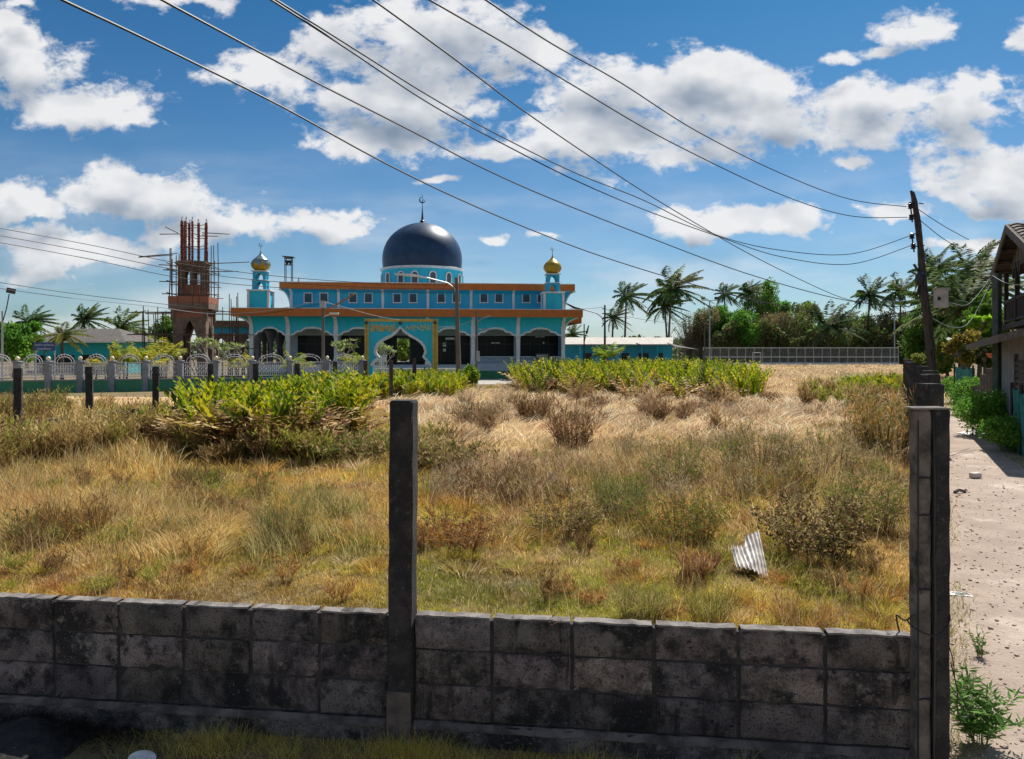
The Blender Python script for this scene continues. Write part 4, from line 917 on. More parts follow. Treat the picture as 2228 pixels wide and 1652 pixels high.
# ------------------------------------------------------------------ poles and lamps
def lamp_arm(mb, pts, r=.03): mb.tube(pts, r, 5)
def pole(name, label, cat, px, Y, ytop, w=.11, lean=(0, 0), m_='polec', group='utility and lamp poles in front of the mosque'):
    o_ = thing(name, label, cat, col(px, Y), 0, group); zt_ = EYE + (HY - ytop) / FPX * Y
    m = MB(); m.tube([(0, 0, -.2), (lean[0] * .5, 0, zt_ * .5), (lean[0], lean[1], zt_)], [w, w * .8, w * .6], 8); m.build('shaft', M[m_], o_)
    return o_, zt_
o1, z1 = pole('lamp_post', 'brown concrete post left of the gate arch with two lamp arms', 'lamp post', 703, 46, 652, .12)
k_ = 46 / FPX
def rp(o_px, Y, x, y, dy_=0): return ((x - o_px) * Y / FPX, dy_, EYE + (HY - y) / FPX * Y)
m = MB(); lamp_arm(m, [rp(703, 46, 703, 677), rp(703, 46, 735, 662), rp(703, 46, 770, 641)], .06); m.build('long_arm', mat('orange_lit_arm', (.30, .17, .07), .7), o1)  # orange light on the arm is put into its colour
m = MB(); lamp_arm(m, [rp(703, 46, 703, 690), rp(703, 46, 718, 684), rp(703, 46, 735, 684)]); m.box(rp(703, 46, 727, 682), (.55, .2, .09)); m.build('lamp_head', M['white'], o1)
m = MB(); m.b2((-.16, -.2, z1 - .55), (.16, .12, z1 - .1)); m.build('junction_box', M['galv'], o1)
o2, z2 = pole('street_lamp', 'tallest pole right of the gate arch, lamp arm reaching left', 'street lamp', 999, 44, 604, .17, (-.17, 0))
m = MB(); lamp_arm(m, [rp(999, 44, 993, 642), rp(999, 44, 990, 628, -.1), rp(999, 44, 975, 617, -.2), rp(999, 44, 930, 606, -.4)], .045); m.build('arm', M['galv'], o2)
m = MB(); m.tube([rp(999, 44, 932, 607, -.4), rp(999, 44, 900, 601, -.5), rp(999, 44, 862, 599, -.6)], [.04, .09, .05], 6); m.build('lamp_head', M['white'], o2)
o3, z3 = pole('lamp_post', 'slender post with side lamp right of the tallest pole', 'lamp post', 1037, 50, 678, .10)
m = MB(); lamp_arm(m, [rp(1037, 50, 1037, 702), rp(1037, 50, 1052, 692), rp(1037, 50, 1068, 687)], .035); m.box(rp(1037, 50, 1053, 717), (.8, .2, .08)); m.box(rp(1037, 50, 1040, 775), (.2, .25, .7)); m.build('arm', M['galv'], o3)
o4, z4 = pole('street_lamp', 'dark thin pole right of the mosque, lamp arm reaching left', 'street lamp', 1316, 70, 664, .13, (0, 0), 'dark')
m = MB(); lamp_arm(m, [rp(1316, 70, 1313, 700), rp(1316, 70, 1309, 690), rp(1316, 70, 1298, 682), rp(1316, 70, 1270, 674)], .05); m.build('arm', M['galv'], o4)
m = MB(); m.tube([rp(1316, 70, 1272, 674.5), rp(1316, 70, 1250, 670), rp(1316, 70, 1227, 658)], [.04, .12, .05], 6); m.build('lamp_head', M['dark'], o4)
m = MB(); 
for q in range(4): m.b2((-.28, -.05, z4 - .4 - q * .45), (0, .05, z4 - .32 - q * .45))
m.build('insulators', M['insul'], o4)
o5, z5 = pole('lamp_post', 'small dark post close against the right end of the mosque', 'lamp post', 1271, 74, 705, .09, (0, 0), 'dark')
m = MB(); lamp_arm(m, [rp(1271, 74, 1271, 745), rp(1271, 74, 1276, 724)], .05); m.tube([rp(1271, 74, 1276, 726), rp(1271, 74, 1281, 708)], [.12, .05], 6); m.build('lamp_head', M['dark'], o5)
o6, z6 = pole('lamp_post', 'short bent lamp post before the veranda of the long building', 'lamp post', 1399, 84, 752, .09, (0, 0), 'dark')
m = MB(); lamp_arm(m, [rp(1399, 84, 1399, 752), rp(1399, 84, 1384, 747)], .06); m.build('lamp_head', M['dark'], o6)
o7, z7 = pole('floodlight_post', 'slim post with a black floodlight at the left edge of the picture', 'lamp post', 5, 43, 677, .08, (0, 0), 'galv')
m = MB(); lamp_arm(m, [rp(5, 43, 6, 700), rp(5, 43, 14, 672), rp(5, 43, 20, 640)], .03); m.box(rp(5, 43, 24, 633), (.42, .2, .3), tilt=(0, R(12))); m.build('lamp_head', M['dark'], o7)
o8, z8 = pole('flag_pole', 'thin dark pole standing right of the low house', 'pole', 331, 60, 745, .06, (0, 0), 'dark')
o9, _ = pole('bare_post', 'thin grey post left of the brown bare trees by the shed', 'pole', 1549 - 16, 84, 700, .08, (0, 0), 'woodgrey')

# ------------------------------------------------------------------ crooked wooden utility pole
uY = 17.5; ub = col(2031, uY)
upo = thing('utility_pole', 'crooked weathered wooden utility pole beside the path', 'utility pole', ub, 0)
def up_(x, y, d=0): return ((x - 2031) * uY / FPX, d, EYE + (HY - y) / FPX * uY)
sp = [(2031, 960, 0.108), (2030, 860, 0.104), (2026, 780, 0.100), (2018, 690, 0.100), (2010, 640, 0.096), (2007, 600, 0.080), (2003, 540, 0.072), (1996, 480, 0.068), (1990, 440, 0.060), (1984, 416, 0.048)]
pts = []; rad = []
for i in range(len(sp) - 1):
    for s_ in range(5):
        t = s_ / 5; pts.append(up_(sp[i][0] * (1 - t) + sp[i + 1][0] * t, sp[i][1] * (1 - t) + sp[i + 1][1] * t, random.uniform(-.006, .006))); rad.append((sp[i][2] * (1 - t) + sp[i + 1][2] * t) * random.uniform(.93, 1.07))
pts.append(up_(1981, 415)); rad.append(.02)
m = MB(); m.tube(pts, rad, 12); m.build('shaft', M['woodpole'], upo, True)
m = MB(); m.b2(up_(2016, 648, -.10), up_(2012, 560, .0)) if False else None
for (x, y) in ((1977, 450), (1979, 474), (1980, 515), (1983, 537)):
    m = MB(); a_ = up_(x, y); m.lathe([(.03, -.07), (.065, -.05), (.04, -.02), (.065, .0), (.04, .03), (.065, .05), (.03, .07)], 10, (a_[0], -.08, a_[2])); m.build('insulator', M['insul'], upo)
for q_, (xa, ya, xb, yb) in enumerate(((1976, 441, 1981, 485), (1979, 508, 1985, 550))):
    m = MB(); m.tube([up_(xa, ya, -.08), up_(xb, yb, -.08)], .018, 5)
    for (xa, ya, xb) in (((1974, 443, 1993), (1977, 472, 1995), (1996, 444, 2008)), ((1976, 510, 1999), (1980, 537, 2002), (1999, 535, 2010)))[q_]: m.tube([up_(xa, ya, -.07), up_(xb, ya, -.02)], .014, 5)
    m.build('rack', M['dark'], upo)
for (xa, ya, xb) in () and ((1974, 443, 1993), (1977, 472, 1995), (1976, 510, 1999), (1980, 537, 2002), (1996, 444, 2008), (1999, 535, 2010)): m.tube([up_(xa, ya, -.07), up_(xb, ya, -.02)], .014, 5)
m = MB(); a_ = up_(2001, 600); m.lathe([(.08, 0), (.11, .1), (.10, .26), (.05, .32)], 12, (a_[0] - .08, -.16, a_[2] - .25)); m.tube([up_(1988, 575), up_(1998, 590), up_(2002, 615), up_(1996, 640)], .03, 5); m.tube([up_(1978, 590), up_(2000, 600)], .02, 5); m.build('cable_bundle', M['dark'], upo)
bx = thing('meter_box', 'cream meter box fixed to the right side of the wooden pole', 'meter box', Vector(up_(2043, 650)) + ub + Vector((0, -.08, 0)), R(-14))
m = MB(); m.chbox((0, 0, .0), (.28, .18, .44), .012); m.build('case', M['boxcream'], bx); m = MB(); m.b2((-.15, -.12, .222), (.16, .11, .24)); m.build('lid', M['boxcream'], bx)
m = MB(); m.b2((-.10, -.10, -.05), (-.03, -.091, .03)); m.build('meter_window', M['dark'], bx)

# ------------------------------------------------------------------ cables
def cable(name, label, pts, r, m_='wire', group='overhead cables strung from the wooden pole'):
    P3 = [at(x, y, Y) for x, y, Y in pts]; n_ = len(P3)
    out = []                                     # Catmull-Rom in 3D through the survey points
    for i in range(n_ - 1):
        p0, p1, p2, p3 = P3[max(i - 1, 0)], P3[i], P3[i + 1], P3[min(i + 2, n_ - 1)]
        for s_ in range(8):
            t = s_ / 8; out.append(.5 * ((2 * p1) + (-p0 + p2) * t + (2 * p0 - 5 * p1 + 4 * p2 - p3) * t * t + (-p0 + 3 * p1 - 3 * p2 + p3) * t ** 3))
    out.append(P3[-1]); b0_ = out[0].copy(); m = MB(); m.tube([q - b0_ for q in out], r, 5); o_ = m.build(name, M[m_]); o_.location = b0_
    return tag(o_, label, 'cable', group)
cable('overhead_cable', 'upper power cable, sagging from top right of centre to the top insulator', [(1000, -40, 5.2), (1057, 0, 5.8), (1200, 95, 7.6), (1350, 180, 9.4), (1520, 288, 11.6), (1700, 378, 14), (1850, 434, 16), (1972, 450, 17.4)], .0088)
cable('overhead_cable', 'second power cable, ending at the second insulator from the top', [(880, -38, 4.8), (935, 0, 5.4), (1100, 96, 7.0), (1250, 188, 8.8), (1460, 310, 11), (1700, 424, 14), (1850, 470, 16), (1974, 473, 17.4)], .0088)
cable('overhead_cable', 'thick lowest left cable, entering at the top left corner of the sky', [(60, -40, 3.9), (135, 0, 4.1), (280, 68, 4.8), (430, 141, 5.6), (620, 236, 6.6), (820, 346, 8), (980, 425, 9.4), (1140, 494, 11), (1300, 555, 12.6), (1480, 611, 14.3), (1650, 655, 15.8), (1831, 688, 17.4), (1925, 686, 17.8), (2010, 672, 17.6)], .0095)
cable('overhead_cable', 'cable passing left of the dome, merging with another near the palms', [(290, -36, 4.0), (352, 0, 4.3), (520, 90, 5.2), (700, 186, 6.4), (900, 288, 7.9), (1050, 366, 9.3), (1200, 433, 10.9), (1420, 520, 13), (1620, 594, 15), (1800, 645, 16.8), (1900, 662, 17.6), (1972, 667, 17.8), (2010, 655, 17.6)], .0092)
cable('overhead_cable', 'upper strand of the twin cables above the dome', [(545, -32, 4.4), (600, 0, 4.8), (760, 100, 6.0), (935, 210, 7.4), (1080, 292, 8.8), (1250, 376, 10.6), (1400, 436, 12.3), (1560, 512, 14.2), (1700, 545, 15.6), (1850, 553, 16.8), (1978, 514, 17.4)], .0082)
cable('overhead_cable', 'lower strand of the twin cables above the dome', [(530, -34, 4.4), (590, 0, 4.8), (760, 110, 6.0), (935, 226, 7.4), (1080, 306, 8.8), (1250, 392, 10.6), (1400, 456, 12.3), (1560, 514, 14.2), (1700, 559, 15.6), (1850, 575, 16.8), (1981, 535, 17.4)], .0082)
cable('overhead_cable', 'steep straight cable crossing the others towards the palms', [(775, -28, 4.9), (812, 0, 5.2), (980, 122, 6.6), (1140, 242, 8.4), (1290, 345, 10.2), (1440, 442, 12.2), (1640, 558, 15), (1810, 640, 17.6), (1880, 660, 18.4)], .0082)
G2 = 'thin cables from the left edge to the mosque poles'
for k, (ya, yb, yc) in enumerate(((497, 575, 623), (513, 590, 632), (528, 606, 640))):
    cable('thin_cable', ['topmost', 'middle', 'lowest'][k] + ' of the three thin cables passing behind the minaret from the left', [(-60, ya - 8, 30), (0, ya, 31), (200, (ya + yb) / 2 - 2, 35), (400, yb, 38), (620, (yb + yc) / 2 + 4, 41), (840, yc - 5, 43), (988, yc - 3, 44)], .017, 'wire', G2)
for k, (ya, yb, yc) in enumerate(((615, 659, 672), (628, 667, 682))):
    cable('thin_cable', ['upper', 'lower'][k] + ' of the two thin cables ending at the post left of the gate', [(-60, ya - 8, 36), (0, ya, 37), (160, (ya + yb) / 2 + 2, 40), (330, yb, 43), (450, yc, 45)] + ([(560, 679, 46), (703, 654, 46)] if k else [(560, 684, 46), (703, 660, 46)]), .017, 'wirelight' if k else 'wire', G2)
cable('thin_cable', 'pale cable from the left post down to the top of the gate arch', [(703, 656, 46), (760, 672, 47), (820, 688, 48), (871, 697, 48.8)], .016, 'wirelight', G2)
cable('thin_cable', 'pale cable from the gate arch to the slender lamp post', [(955, 712, 49), (1000, 708, 49.5), (1037, 692, 50)], .016, 'wirelight', G2)
cable('thin_cable', 'thin cable from the mosque end to the dark pole, higher', [(1240, 672, 62), (1280, 672, 66), (1316, 668, 70)], .018, 'wire', G2)
cable('thin_cable', 'thin cable from the dark pole to the trees at right', [(1316, 672, 70), (1370, 690, 80), (1430, 700, 90), (1500, 708, 100)], .02, 'wire', G2)
G3 = 'service wires from the wooden pole to the house'
cable('service_wire', 'upper wire from the pole top sloping down behind the house', [(1997, 455, 17.4), (2050, 490, 18.6), (2108, 522, 20)], .009, 'wire', G3)
cable('service_wire', 'lower wire from the pole top sloping down behind the house', [(2000, 478, 17.4), (2050, 518, 18.6), (2095, 545, 20)], .009, 'wire', G3)
cable('service_wire', 'grey wire sagging from the pole to the corner of the gable', [(2020, 640, 17.4), (2070, 660, 18), (2110, 660, 18.8), (2154, 606, 19.6)], .009, 'wirelight', G3)
cable('service_wire', 'lower grey wire sagging across the palms to the gable', [(2024, 690, 17.4), (2070, 712, 18), (2110, 700, 18.8), (2154, 620, 19.6)], .009, 'wirelight', G3)
cable('service_wire', 'pale wire crossing in front of the gable to the right edge', [(2160, 600, 19.4), (2190, 616, 18), (2240, 622, 16.4)], .009, 'wirelight', G3)

# ------------------------------------------------------------------ wooden house at the right
H0 = Vector((12.4, 18.4, 0)); HA = math.atan2(.89, .456)        # local x runs away along the path, local -y points away from it
hs = thing('wooden_house', 'two storey house with pale concrete ground floor and dark timber veranda at the right edge', 'house', H0, HA)
# local frame: x along the path (far), y to the left (towards the path)
m = MB(); m.b2((-4.2, -5, 0), (1.8, 0, 2.55)); m.build('ground_floor_wall', mat('house_render', (.26, .27, .29), .9, c2=(.17, .175, .19), scale=2.2, extra=[(5, .6, .72, (.10, .10, .11))]), hs)
m = MB()
for z_ in [1.25 + .14 * k for k in range(6)]: m.box((-2.0, .03, z_), (1.5, .04, .11), tilt=(R(35), 0))
m.b2((-2.8, .002, 1.1), (-2.7, .08, 2.15)); m.b2((-1.3, .002, 1.1), (-1.2, .08, 2.15)); m.build('louvred_window', M['woodgrey'], hs)
m = MB(); m.add([(-4.6, -.1, 2.78), (2.4, -.1, 2.66), (2.5, .75, 2.38), (-4.6, .75, 2.54), (-4.6, -.1, 2.64), (2.4, -.1, 2.54), (2.5, .75, 2.24), (-4.6, .75, 2.38)], [(3, 2, 1, 0), (4, 5, 6, 7), (2, 3, 7, 6), (1, 2, 6, 5), (0, 1, 5, 4), (3, 0, 4, 7)]); m.build('awning', M['woodgrey'], hs)
m = MB(); m.b2((-4.2, -5, 2.80), (2.6, -.05, 2.92)); m.build('upper_floor', M['wooddark'], hs)
m = MB()
for x_ in (-3.6, -1.6, .45, 2.45): m = MB(); m.b2((x_ - .05, -.25, 2.92), (x_ + .05, -.15, 4.5 - .06 * abs(x_))); m.build('veranda_post', M['wooddark'], hs)
m = MB(); m.b2((-4.2, -.24, 3.52), (2.45, -.16, 3.60)); m.b2((-4.2, -.24, 3.0), (2.45, -.16, 3.06))
for k in range(42): m.b2((-4.15 + k * .155, -.215, 3.06), (-4.07 + k * .155, -.185, 3.52))
m.build('railing', M['wooddark'], hs)
m = MB()
for k in range(18): m.b2((-4.0 + .27 * k, -1.75, 2.93), (-3.745 + .27 * k, -1.70 + .01 * (k % 2), 4.5))
m.b2((-4.0, -5, 2.93), (.9, -4.9, 4.4)); m.build('plank_wall', M['woodgrey'], hs)
m = MB()
for k in range(4):
    a_ = -3.6 + 1.2 * k; 
    m.prism([(a_ + .05, 4.45), (a_ + .05, 4.1), (a_ + .3, 4.33), (a_ + .9, 4.33), (a_ + 1.1, 4.1), (a_ + 1.1, 4.45)], -.23, -.17)
m.build('bracket_valance', M['wooddark'], hs)
# gable roof: ridge runs away from the path (along -y)
pk = (-.05, 5.32); le = (2.95, 4.38); ri = (-4.6, 4.02)
def slab(p, q, th, y0, y1, mb, nt=0):
    mb.add([(p[0], y0, p[1]), (q[0], y0, q[1]), (q[0], y1, q[1]), (p[0], y1, p[1]), (p[0], y0, p[1] + th), (q[0], y0, q[1] + th), (q[0], y1, q[1] + th), (p[0], y1, p[1] + th)], [(0, 1, 2, 3), (7, 6, 5, 4), (0, 4, 5, 1), (1, 5, 6, 2), (2, 6, 7, 3), (3, 7, 4, 0)])
m = MB(); slab(pk, le, .04, .07, -6, m); slab(pk, ri, .04, .07, -6, m)
m.build('roof_deck', M['wooddark'], hs)
m = MB()                                                         # rounded tiles in courses
for (q, nrow) in ((ri, 11), (le, 8)):
    for r_ in range(nrow):
        t0, t1 = r_ / nrow, (r_ + 1) / nrow
        for k in range(26):
            yy = .05 - k * .25; a0 = (pk[0] + (q[0] - pk[0]) * t0, pk[1] + (q[1] - pk[1]) * t0 + .045); a1 = (pk[0] + (q[0] - pk[0]) * t1 * 1.0, pk[1] + (q[1] - pk[1]) * t1 + .085)
            rows_ = []
            for (ax, az) in (a0, a1, (a1[0], a1[1] - .035)): rows_.append([(ax, yy - .25 * j / 4, az + .035 * math.sin(math.pi * j / 4)) for j in range(5)])
            m.sheet(rows_)
m.build('roof_tiles', M['tile'], hs)
m = MB()
for q in (le, ri): slab((pk[0], pk[1] - .16), (q[0], q[1] - .16), .20, .12, .078, m)
m.build('barge_board', M['woodgrey'], hs)
m = MB()
for q in (le, ri):
    for t in (.2, .45, .7, .93): x_ = pk[0] + (q[0] - pk[0]) * t; z_ = pk[1] + (q[1] - pk[1]) * t - .09; m.b2((x_ - .04, .06, z_), (x_ + .04, -5.5, z_ + .085))
m.build('purlins', M['woodgrey'], hs)
m = MB(); n_ = 24
for k in range(n_):
    x_ = -3.9 + k * .27; zt_ = (pk[1] + (le[1] - pk[1]) * (x_ + .27 - pk[0]) / (le[0] - pk[0]) if x_ > pk[0] else pk[1] + (ri[1] - pk[1]) * (x_ - pk[0]) / (ri[0] - pk[0])) - .1
    if zt_ > 4.5: m.b2((x_, -.30 + .008 * (k % 2), 4.46), (x_ + .262, -.26 + .008 * (k % 2), zt_))
m.build('gable_boards', M['woodgrey'], hs)
ypost = thing('green_post', 'tall grey green square post standing before the house gable', 'post', col(2169, 20.0), .4)
m = MB(); m.chbox((0, 0, 2.15), (.17, .17, 4.3), .01); m.build('post', mat('mossy_post', (.10, .13, .11), .9, c2=(.06, .08, .07), scale=6), ypost)
# rough fence, nets, bowl
wf = thing('scrap_wood_fence', 'ragged fence of grey upright boards between green net and house', 'fence', col(2150, 22.5), 0)
m = MB(); o0 = col(2150, 22.5)
for k in range(15):
    px = 2122 + k * 4.6; Y = 25 - k * .36; q = col(px, Y) - o0; h_ = random.uniform(1.0, 1.9) if k % 3 else random.uniform(.8, 1.1)
    m = MB(); m.box((q.x, q.y, h_ / 2), (.20, .04, h_), rz=random.uniform(-.3, .1), tilt=(random.uniform(-.05, .05), random.uniform(-.06, .06))); m.build('board', M['woodgrey'], wf)
m = MB(); a_ = col(2120, 25.2) - o0; b_ = col(2188, 20) - o0; m.tube([(a_.x, a_.y + .1, .9), (b_.x, b_.y + .1, .95)], .03, 5); m.tube([(a_.x, a_.y + .1, .4), (b_.x, b_.y + .1, .45)], .03, 5); m.build('rails', M['wooddark'], wf)
def net(px0, Y0, px1, Y1, h, label):
    a_, b_ = col(px0, Y0), col(px1, Y1); o_ = thing('green_net', label, 'net fence', a_, 0, 'green nets hung as fences by the path'); d_ = b_ - a_; nrm = Vector((-d_.y, d_.x, 0)).normalized(); m = MB(); rows_ = []
    for j in range(9):
        rows_.append([tuple(d_ * (i / 24) + nrm * (.05 * math.sin(i * 1.3 + j * .2) + .02 * math.sin(i * 3.1)) + Vector((0, 0, h * j / 8 + (.05 * math.sin(i * .9) if j == 8 else 0)))) for i in range(25)])
    m.sheet(rows_); m.build('net', M['netgreen'], o_); p_ = MB()
    for t in (0, .5, 1): q = d_ * t; p_.tube([(q.x, q.y + .05, 0), (q.x, q.y + .05, h + .15)], .035, 5)
    p_.build('stakes', M['wooddark'], o_)
net(2078, 31, 2119, 27, 1.55, 'dark green net fence at the far end beside the board fence')
net(2205, 16.6, 2250, 14.5, 1.35, 'turquoise net fence in front of the house wall at the right edge')
bw_ = thing('flower_bowl', 'orange clay bowl on a post above the board fence', 'bowl', Vector(at(2163, 780, 22.5)), 0)
m = MB(); m.lathe([(.06, 0), (.16, .03), (.22, .16), (.20, .16), (.14, .05)], 14); m.build('bowl', M['terracotta'], bw_)
bp = thing('bowl_post', 'dark post carrying the orange bowl', 'post', col(2163, 22.5)); m = MB(); m.tube([(0, 0, 0), (.02, 0, 1.0), (0, 0, at(2163, 780, 22.5).z)], .06, 6); m.build('post', M['wooddark'], bp)
# ------------------------------------------------------------------ vegetation
def vnoise(x, y, sc, seed=0):
    x = x / sc + 1000; y = y / sc + 1000; xi = np.floor(x).astype(int); yi = np.floor(y).astype(int); fx_ = x - xi; fy_ = y - yi
    fx_ = fx_ * fx_ * (3 - 2 * fx_); fy_ = fy_ * fy_ * (3 - 2 * fy_)
    def h(a, b):
        v = np.sin(a * 127.1 + b * 311.7 + seed * 74.7) * 43758.5453; return v - np.floor(v)
    return (h(xi, yi) * (1 - fx_) + h(xi + 1, yi) * fx_) * (1 - fy_) + (h(xi, yi + 1) * (1 - fx_) + h(xi + 1, yi + 1) * fx_) * fy_
def fbm(x, y, sc, seed=0): return (vnoise(x, y, sc, seed) * .5 + vnoise(x, y, sc / 2.1, seed + 3) * .3 + vnoise(x, y, sc / 4.3, seed + 7) * .2)
def blades(base, h, lean, az, w, colr, levels=3, waz=None, droop=.0):
    """ribbons: base (n,3), height h, tip reach lean (in h), direction az, width w; returns verts, faces, colours"""
    n = len(base); ts = np.linspace(0, 1, levels + 1); V = np.zeros((n, 2 * levels + 1, 3), dtype=np.float32)
    if waz is None: waz = rng.uniform(0, math.pi, n)
    wx, wy = np.cos(waz), np.sin(waz); dx_, dy_ = np.cos(az), np.sin(az)
    for k, t in enumerate(ts):
        px = base[:, 0] + dx_ * lean * h * t ** 1.7; py = base[:, 1] + dy_ * lean * h * t ** 1.7
        pz = base[:, 2] + h * (t - (np.clip(lean, 0, 1.6) * .38 + droop) * t * t)
        ww = w * (1 - t ** 1.5 * .9) / 2
        if k < levels:
            V[:, 2 * k] = np.stack([px - wx * ww, py - wy * ww, pz], 1); V[:, 2 * k + 1] = np.stack([px + wx * ww, py + wy * ww, pz], 1)
        else: V[:, 2 * k] = np.stack([px, py, pz], 1)
    nv = 2 * levels + 1; b = (np.arange(n) * nv)[:, None]
    q = np.concatenate([b + np.array([[2 * k, 2 * k + 1, 2 * k + 3, 2 * k + 2]]) for k in range(levels - 1)], 0) if levels > 1 else np.zeros((0, 4), int)
    tr = b + np.array([[2 * levels - 2, 2 * levels - 1, 2 * levels]])
    return V.reshape(-1, 3), q, tr, np.repeat(colr, nv, 0)
class Veg:
    def __init__(s): s.V = []; s.Q = []; s.T = []; s.C = []; s.n = 0
    def add(s, V, Q, T, Cc):
        s.V.append(V); s.C.append(Cc)
        if len(Q): s.Q.append(Q + s.n)
        if len(T): s.T.append(T + s.n)
        s.n += len(V)
    def quads(s, P0, A, B, colr):  # centre, half-axis vectors: diamond leaf (4 verts)
        n = len(P0); V = np.stack([P0 - A, P0 - B * .9 - A * .1, P0 + A, P0 + B * .9 - A * .1], 1).reshape(-1, 3)
        Q = (np.arange(n) * 4)[:, None] + np.array([[0, 1, 2, 3]]); s.add(V, Q, np.zeros((0, 3), int), np.repeat(colr, 4, 0))
    def build(s, name, m, parent=None):
        fs = []
        if s.Q: fs.append(np.concatenate(s.Q))
        if s.T: fs.append(np.concatenate(s.T))
        return npmesh(name, np.concatenate(s.V), fs, m, np.concatenate(s.C), parent)
def pal(cols, n, wts=None, jit=.18):
    cols = np.array(cols); i = rng.choice(len(cols), n, p=wts); c = cols[i] * rng.uniform(1 - jit, 1 + jit, (n, 1)); return np.clip(c, 0, 1)

WPX = np.array([q[0] for q in WALLP]); WPY = np.array([q[1] for q in WALLP])
def topx(x, y): return CX + FPX * x / y, HY + EYE * FPX / y
def sm(v, a, b): t = np.clip((v - a) / (b - a), 0, 1); return t * t * (3 - 2 * t)
def blob(px, py, cx_, cy_, rx, ry): return np.exp(-(((px - cx_) / rx) ** 2 + ((py - cy_) / ry) ** 2) ** 1.5)
def scatter(poly, nn_):
    """poly of ground points given as survey px; rejection sampling in the ground plane"""
    P_ = [ground(*q) for q in poly]; xs_ = [q.x for q in P_]; ys_ = [q.y for q in P_]; out = []
    while len(out) < nn_:
        x, y = rng.uniform(min(xs_), max(xs_)), rng.uniform(min(ys_), max(ys_)); ins = False; j = len(P_) - 1
        for i in range(len(P_)):
            if ((P_[i].y > y) != (P_[j].y > y)) and x < (P_[j].x - P_[i].x) * (y - P_[i].y) / (P_[j].y - P_[i].y) + P_[i].x: ins = not ins
            j = i
        if ins: out.append((x, y))
    return out
NT = 42000
yy = np.exp(rng.uniform(math.log(4.15), math.log(116), NT)); uu_ = rng.uniform(-.80, .62, NT); xx = uu_ * yy
front = 4.2 - .120 * (xx + .559) + .12
rightx = np.interp(yy, WPY, WPX) - .10; rightx = np.where(yy > 29.8, 15.9 + (yy - 29.8) * .56 + 4 * sm(yy, 30, 40), rightx)
leftu = np.interp(yy, [q[1] for q in BP], [q[0] for q in BP]); leftx = np.where((yy > 13.8) & (yy < 35.4), leftu * yy + .25, -99)
leftx = np.where((yy >= 35.4) & (yy < 47), -.1318 * 35.4 + (yy - 35.4) * .05, leftx); leftx = np.where(yy >= 46, 12, leftx); leftx = np.where(yy >= 58, np.where(yy > 86, .235 * yy, 16 + 0 * yy), leftx)
pathy = 46.8 + 2.5 * np.sin(xx * .3)
keep = (yy > front) & (xx < rightx) & (xx > leftx)
keep &= ~((yy > 40) & (xx > -2.6) & (xx < -.2))
xx, yy = xx[keep], yy[keep]; px, py = topx(xx, yy); n = len(xx)
n1, n2, n3 = fbm(xx, yy, 1.1, 1), fbm(xx, yy, 2.8, 2), vnoise(xx, yy, .35, 5)
turf = sm(py + (n2 - .5) * 120, 1085, 1170)
tall = np.maximum.reduce([blob(px, py, 330, 1150, 330, 62) * .9, blob(px, py, 60, 1120, 130, 90), blob(px, py, 120, 960, 260, 70) * 1.1, blob(px, py, 720, 1130, 160, 60) * .5,
    blob(px, py, 1150, 1050, 150, 45) * .8, blob(px, py, 1400, 1040, 180, 50) * .8, blob(px, py, 1600, 1075, 170, 45) * .8, blob(px, py, 1850, 1010, 130, 90) * 1.0, blob(px, py, 800, 985, 160, 25) * .6])
gold = np.maximum.reduce([blob(px, py, 500, 1040, 360, 50), blob(px, py, 1940, 1150, 50, 250), blob(px, py, 520, 1300, 130, 60) * .8, blob(px, py, 1500, 1190, 90, 30) * .6])
straw = sm(px, 840, 960) * (1 - sm(py + (n2 - .5) * 60, 985, 1035)); straw = np.maximum(straw, (1 - sm(py, 850, 890)))
straw = np.clip(straw, 0, 1)
hgt = .022 + .045 * n1 ** 1.5 + .03 * n3 ** 2
hgt = np.where(turf < .5, hgt + .02, hgt); hgt = hgt + tall * (.05 + .17 * n1); hgt = hgt + straw * (.06 + .42 * n1 * sm(yy, 10, 20))
hgt = hgt * rng.uniform(.75, 1.3, n)
lean0 = .35 + .5 * rng.random(n) + straw * .9
swirl = fbm(xx, yy, 3.5, 9) * 12.5
green_turf = np.array([.42, .44, .065]); ygreen = np.array([.68, .58, .11]); goldc = np.array([.76, .50, .12]); tan = np.array([.72, .51, .24]); brown = np.array([.30, .16, .06]); pale = np.array([.92, .66, .44]); rust = np.array([.46, .21, .08])
def lerp(a, b, t): return a * (1 - t[:, None]) + b * t[:, None]
c = lerp(ygreen[None].repeat(n, 0), green_turf[None].repeat(n, 0), sm(n1, .42, .62))
c = lerp(c, goldc[None].repeat(n, 0), np.clip(sm(n2, .42, .62) * .8 + gold * .8, 0, 1))
c = lerp(c, tan[None].repeat(n, 0), np.clip(sm(vnoise(xx, yy, .8, 21), .6, .8) * .75, 0, 1))
c = lerp(c, goldc[None].repeat(n, 0) * .92, (1 - turf) * .75)
c = lerp(c, tan[None].repeat(n, 0), np.clip(tall * 1.1, 0, 1) * .85)
c = lerp(c, pale[None].repeat(n, 0), straw * .92)
c = lerp(c, rust[None].repeat(n, 0), sm(vnoise(xx, yy, 1.3, 33), .68, .85) * .6)
c = lerp(c, brown[None].repeat(n, 0), sm(vnoise(xx, yy, .6, 43), .66, .86) * .75)
c = c * (.60 + .72 * sm(fbm(xx, yy, 1.4, 91), .30, .62))[:, None] * np.array([1.0, .97, .88])
farg = blob(px, py, 1890, 832, 90, 14) ; c = lerp(c, np.array([[.26, .32, .04]]).repeat(n, 0), np.clip(farg * 1.2, 0, 1))
V_near, V_far = Veg(), Veg()
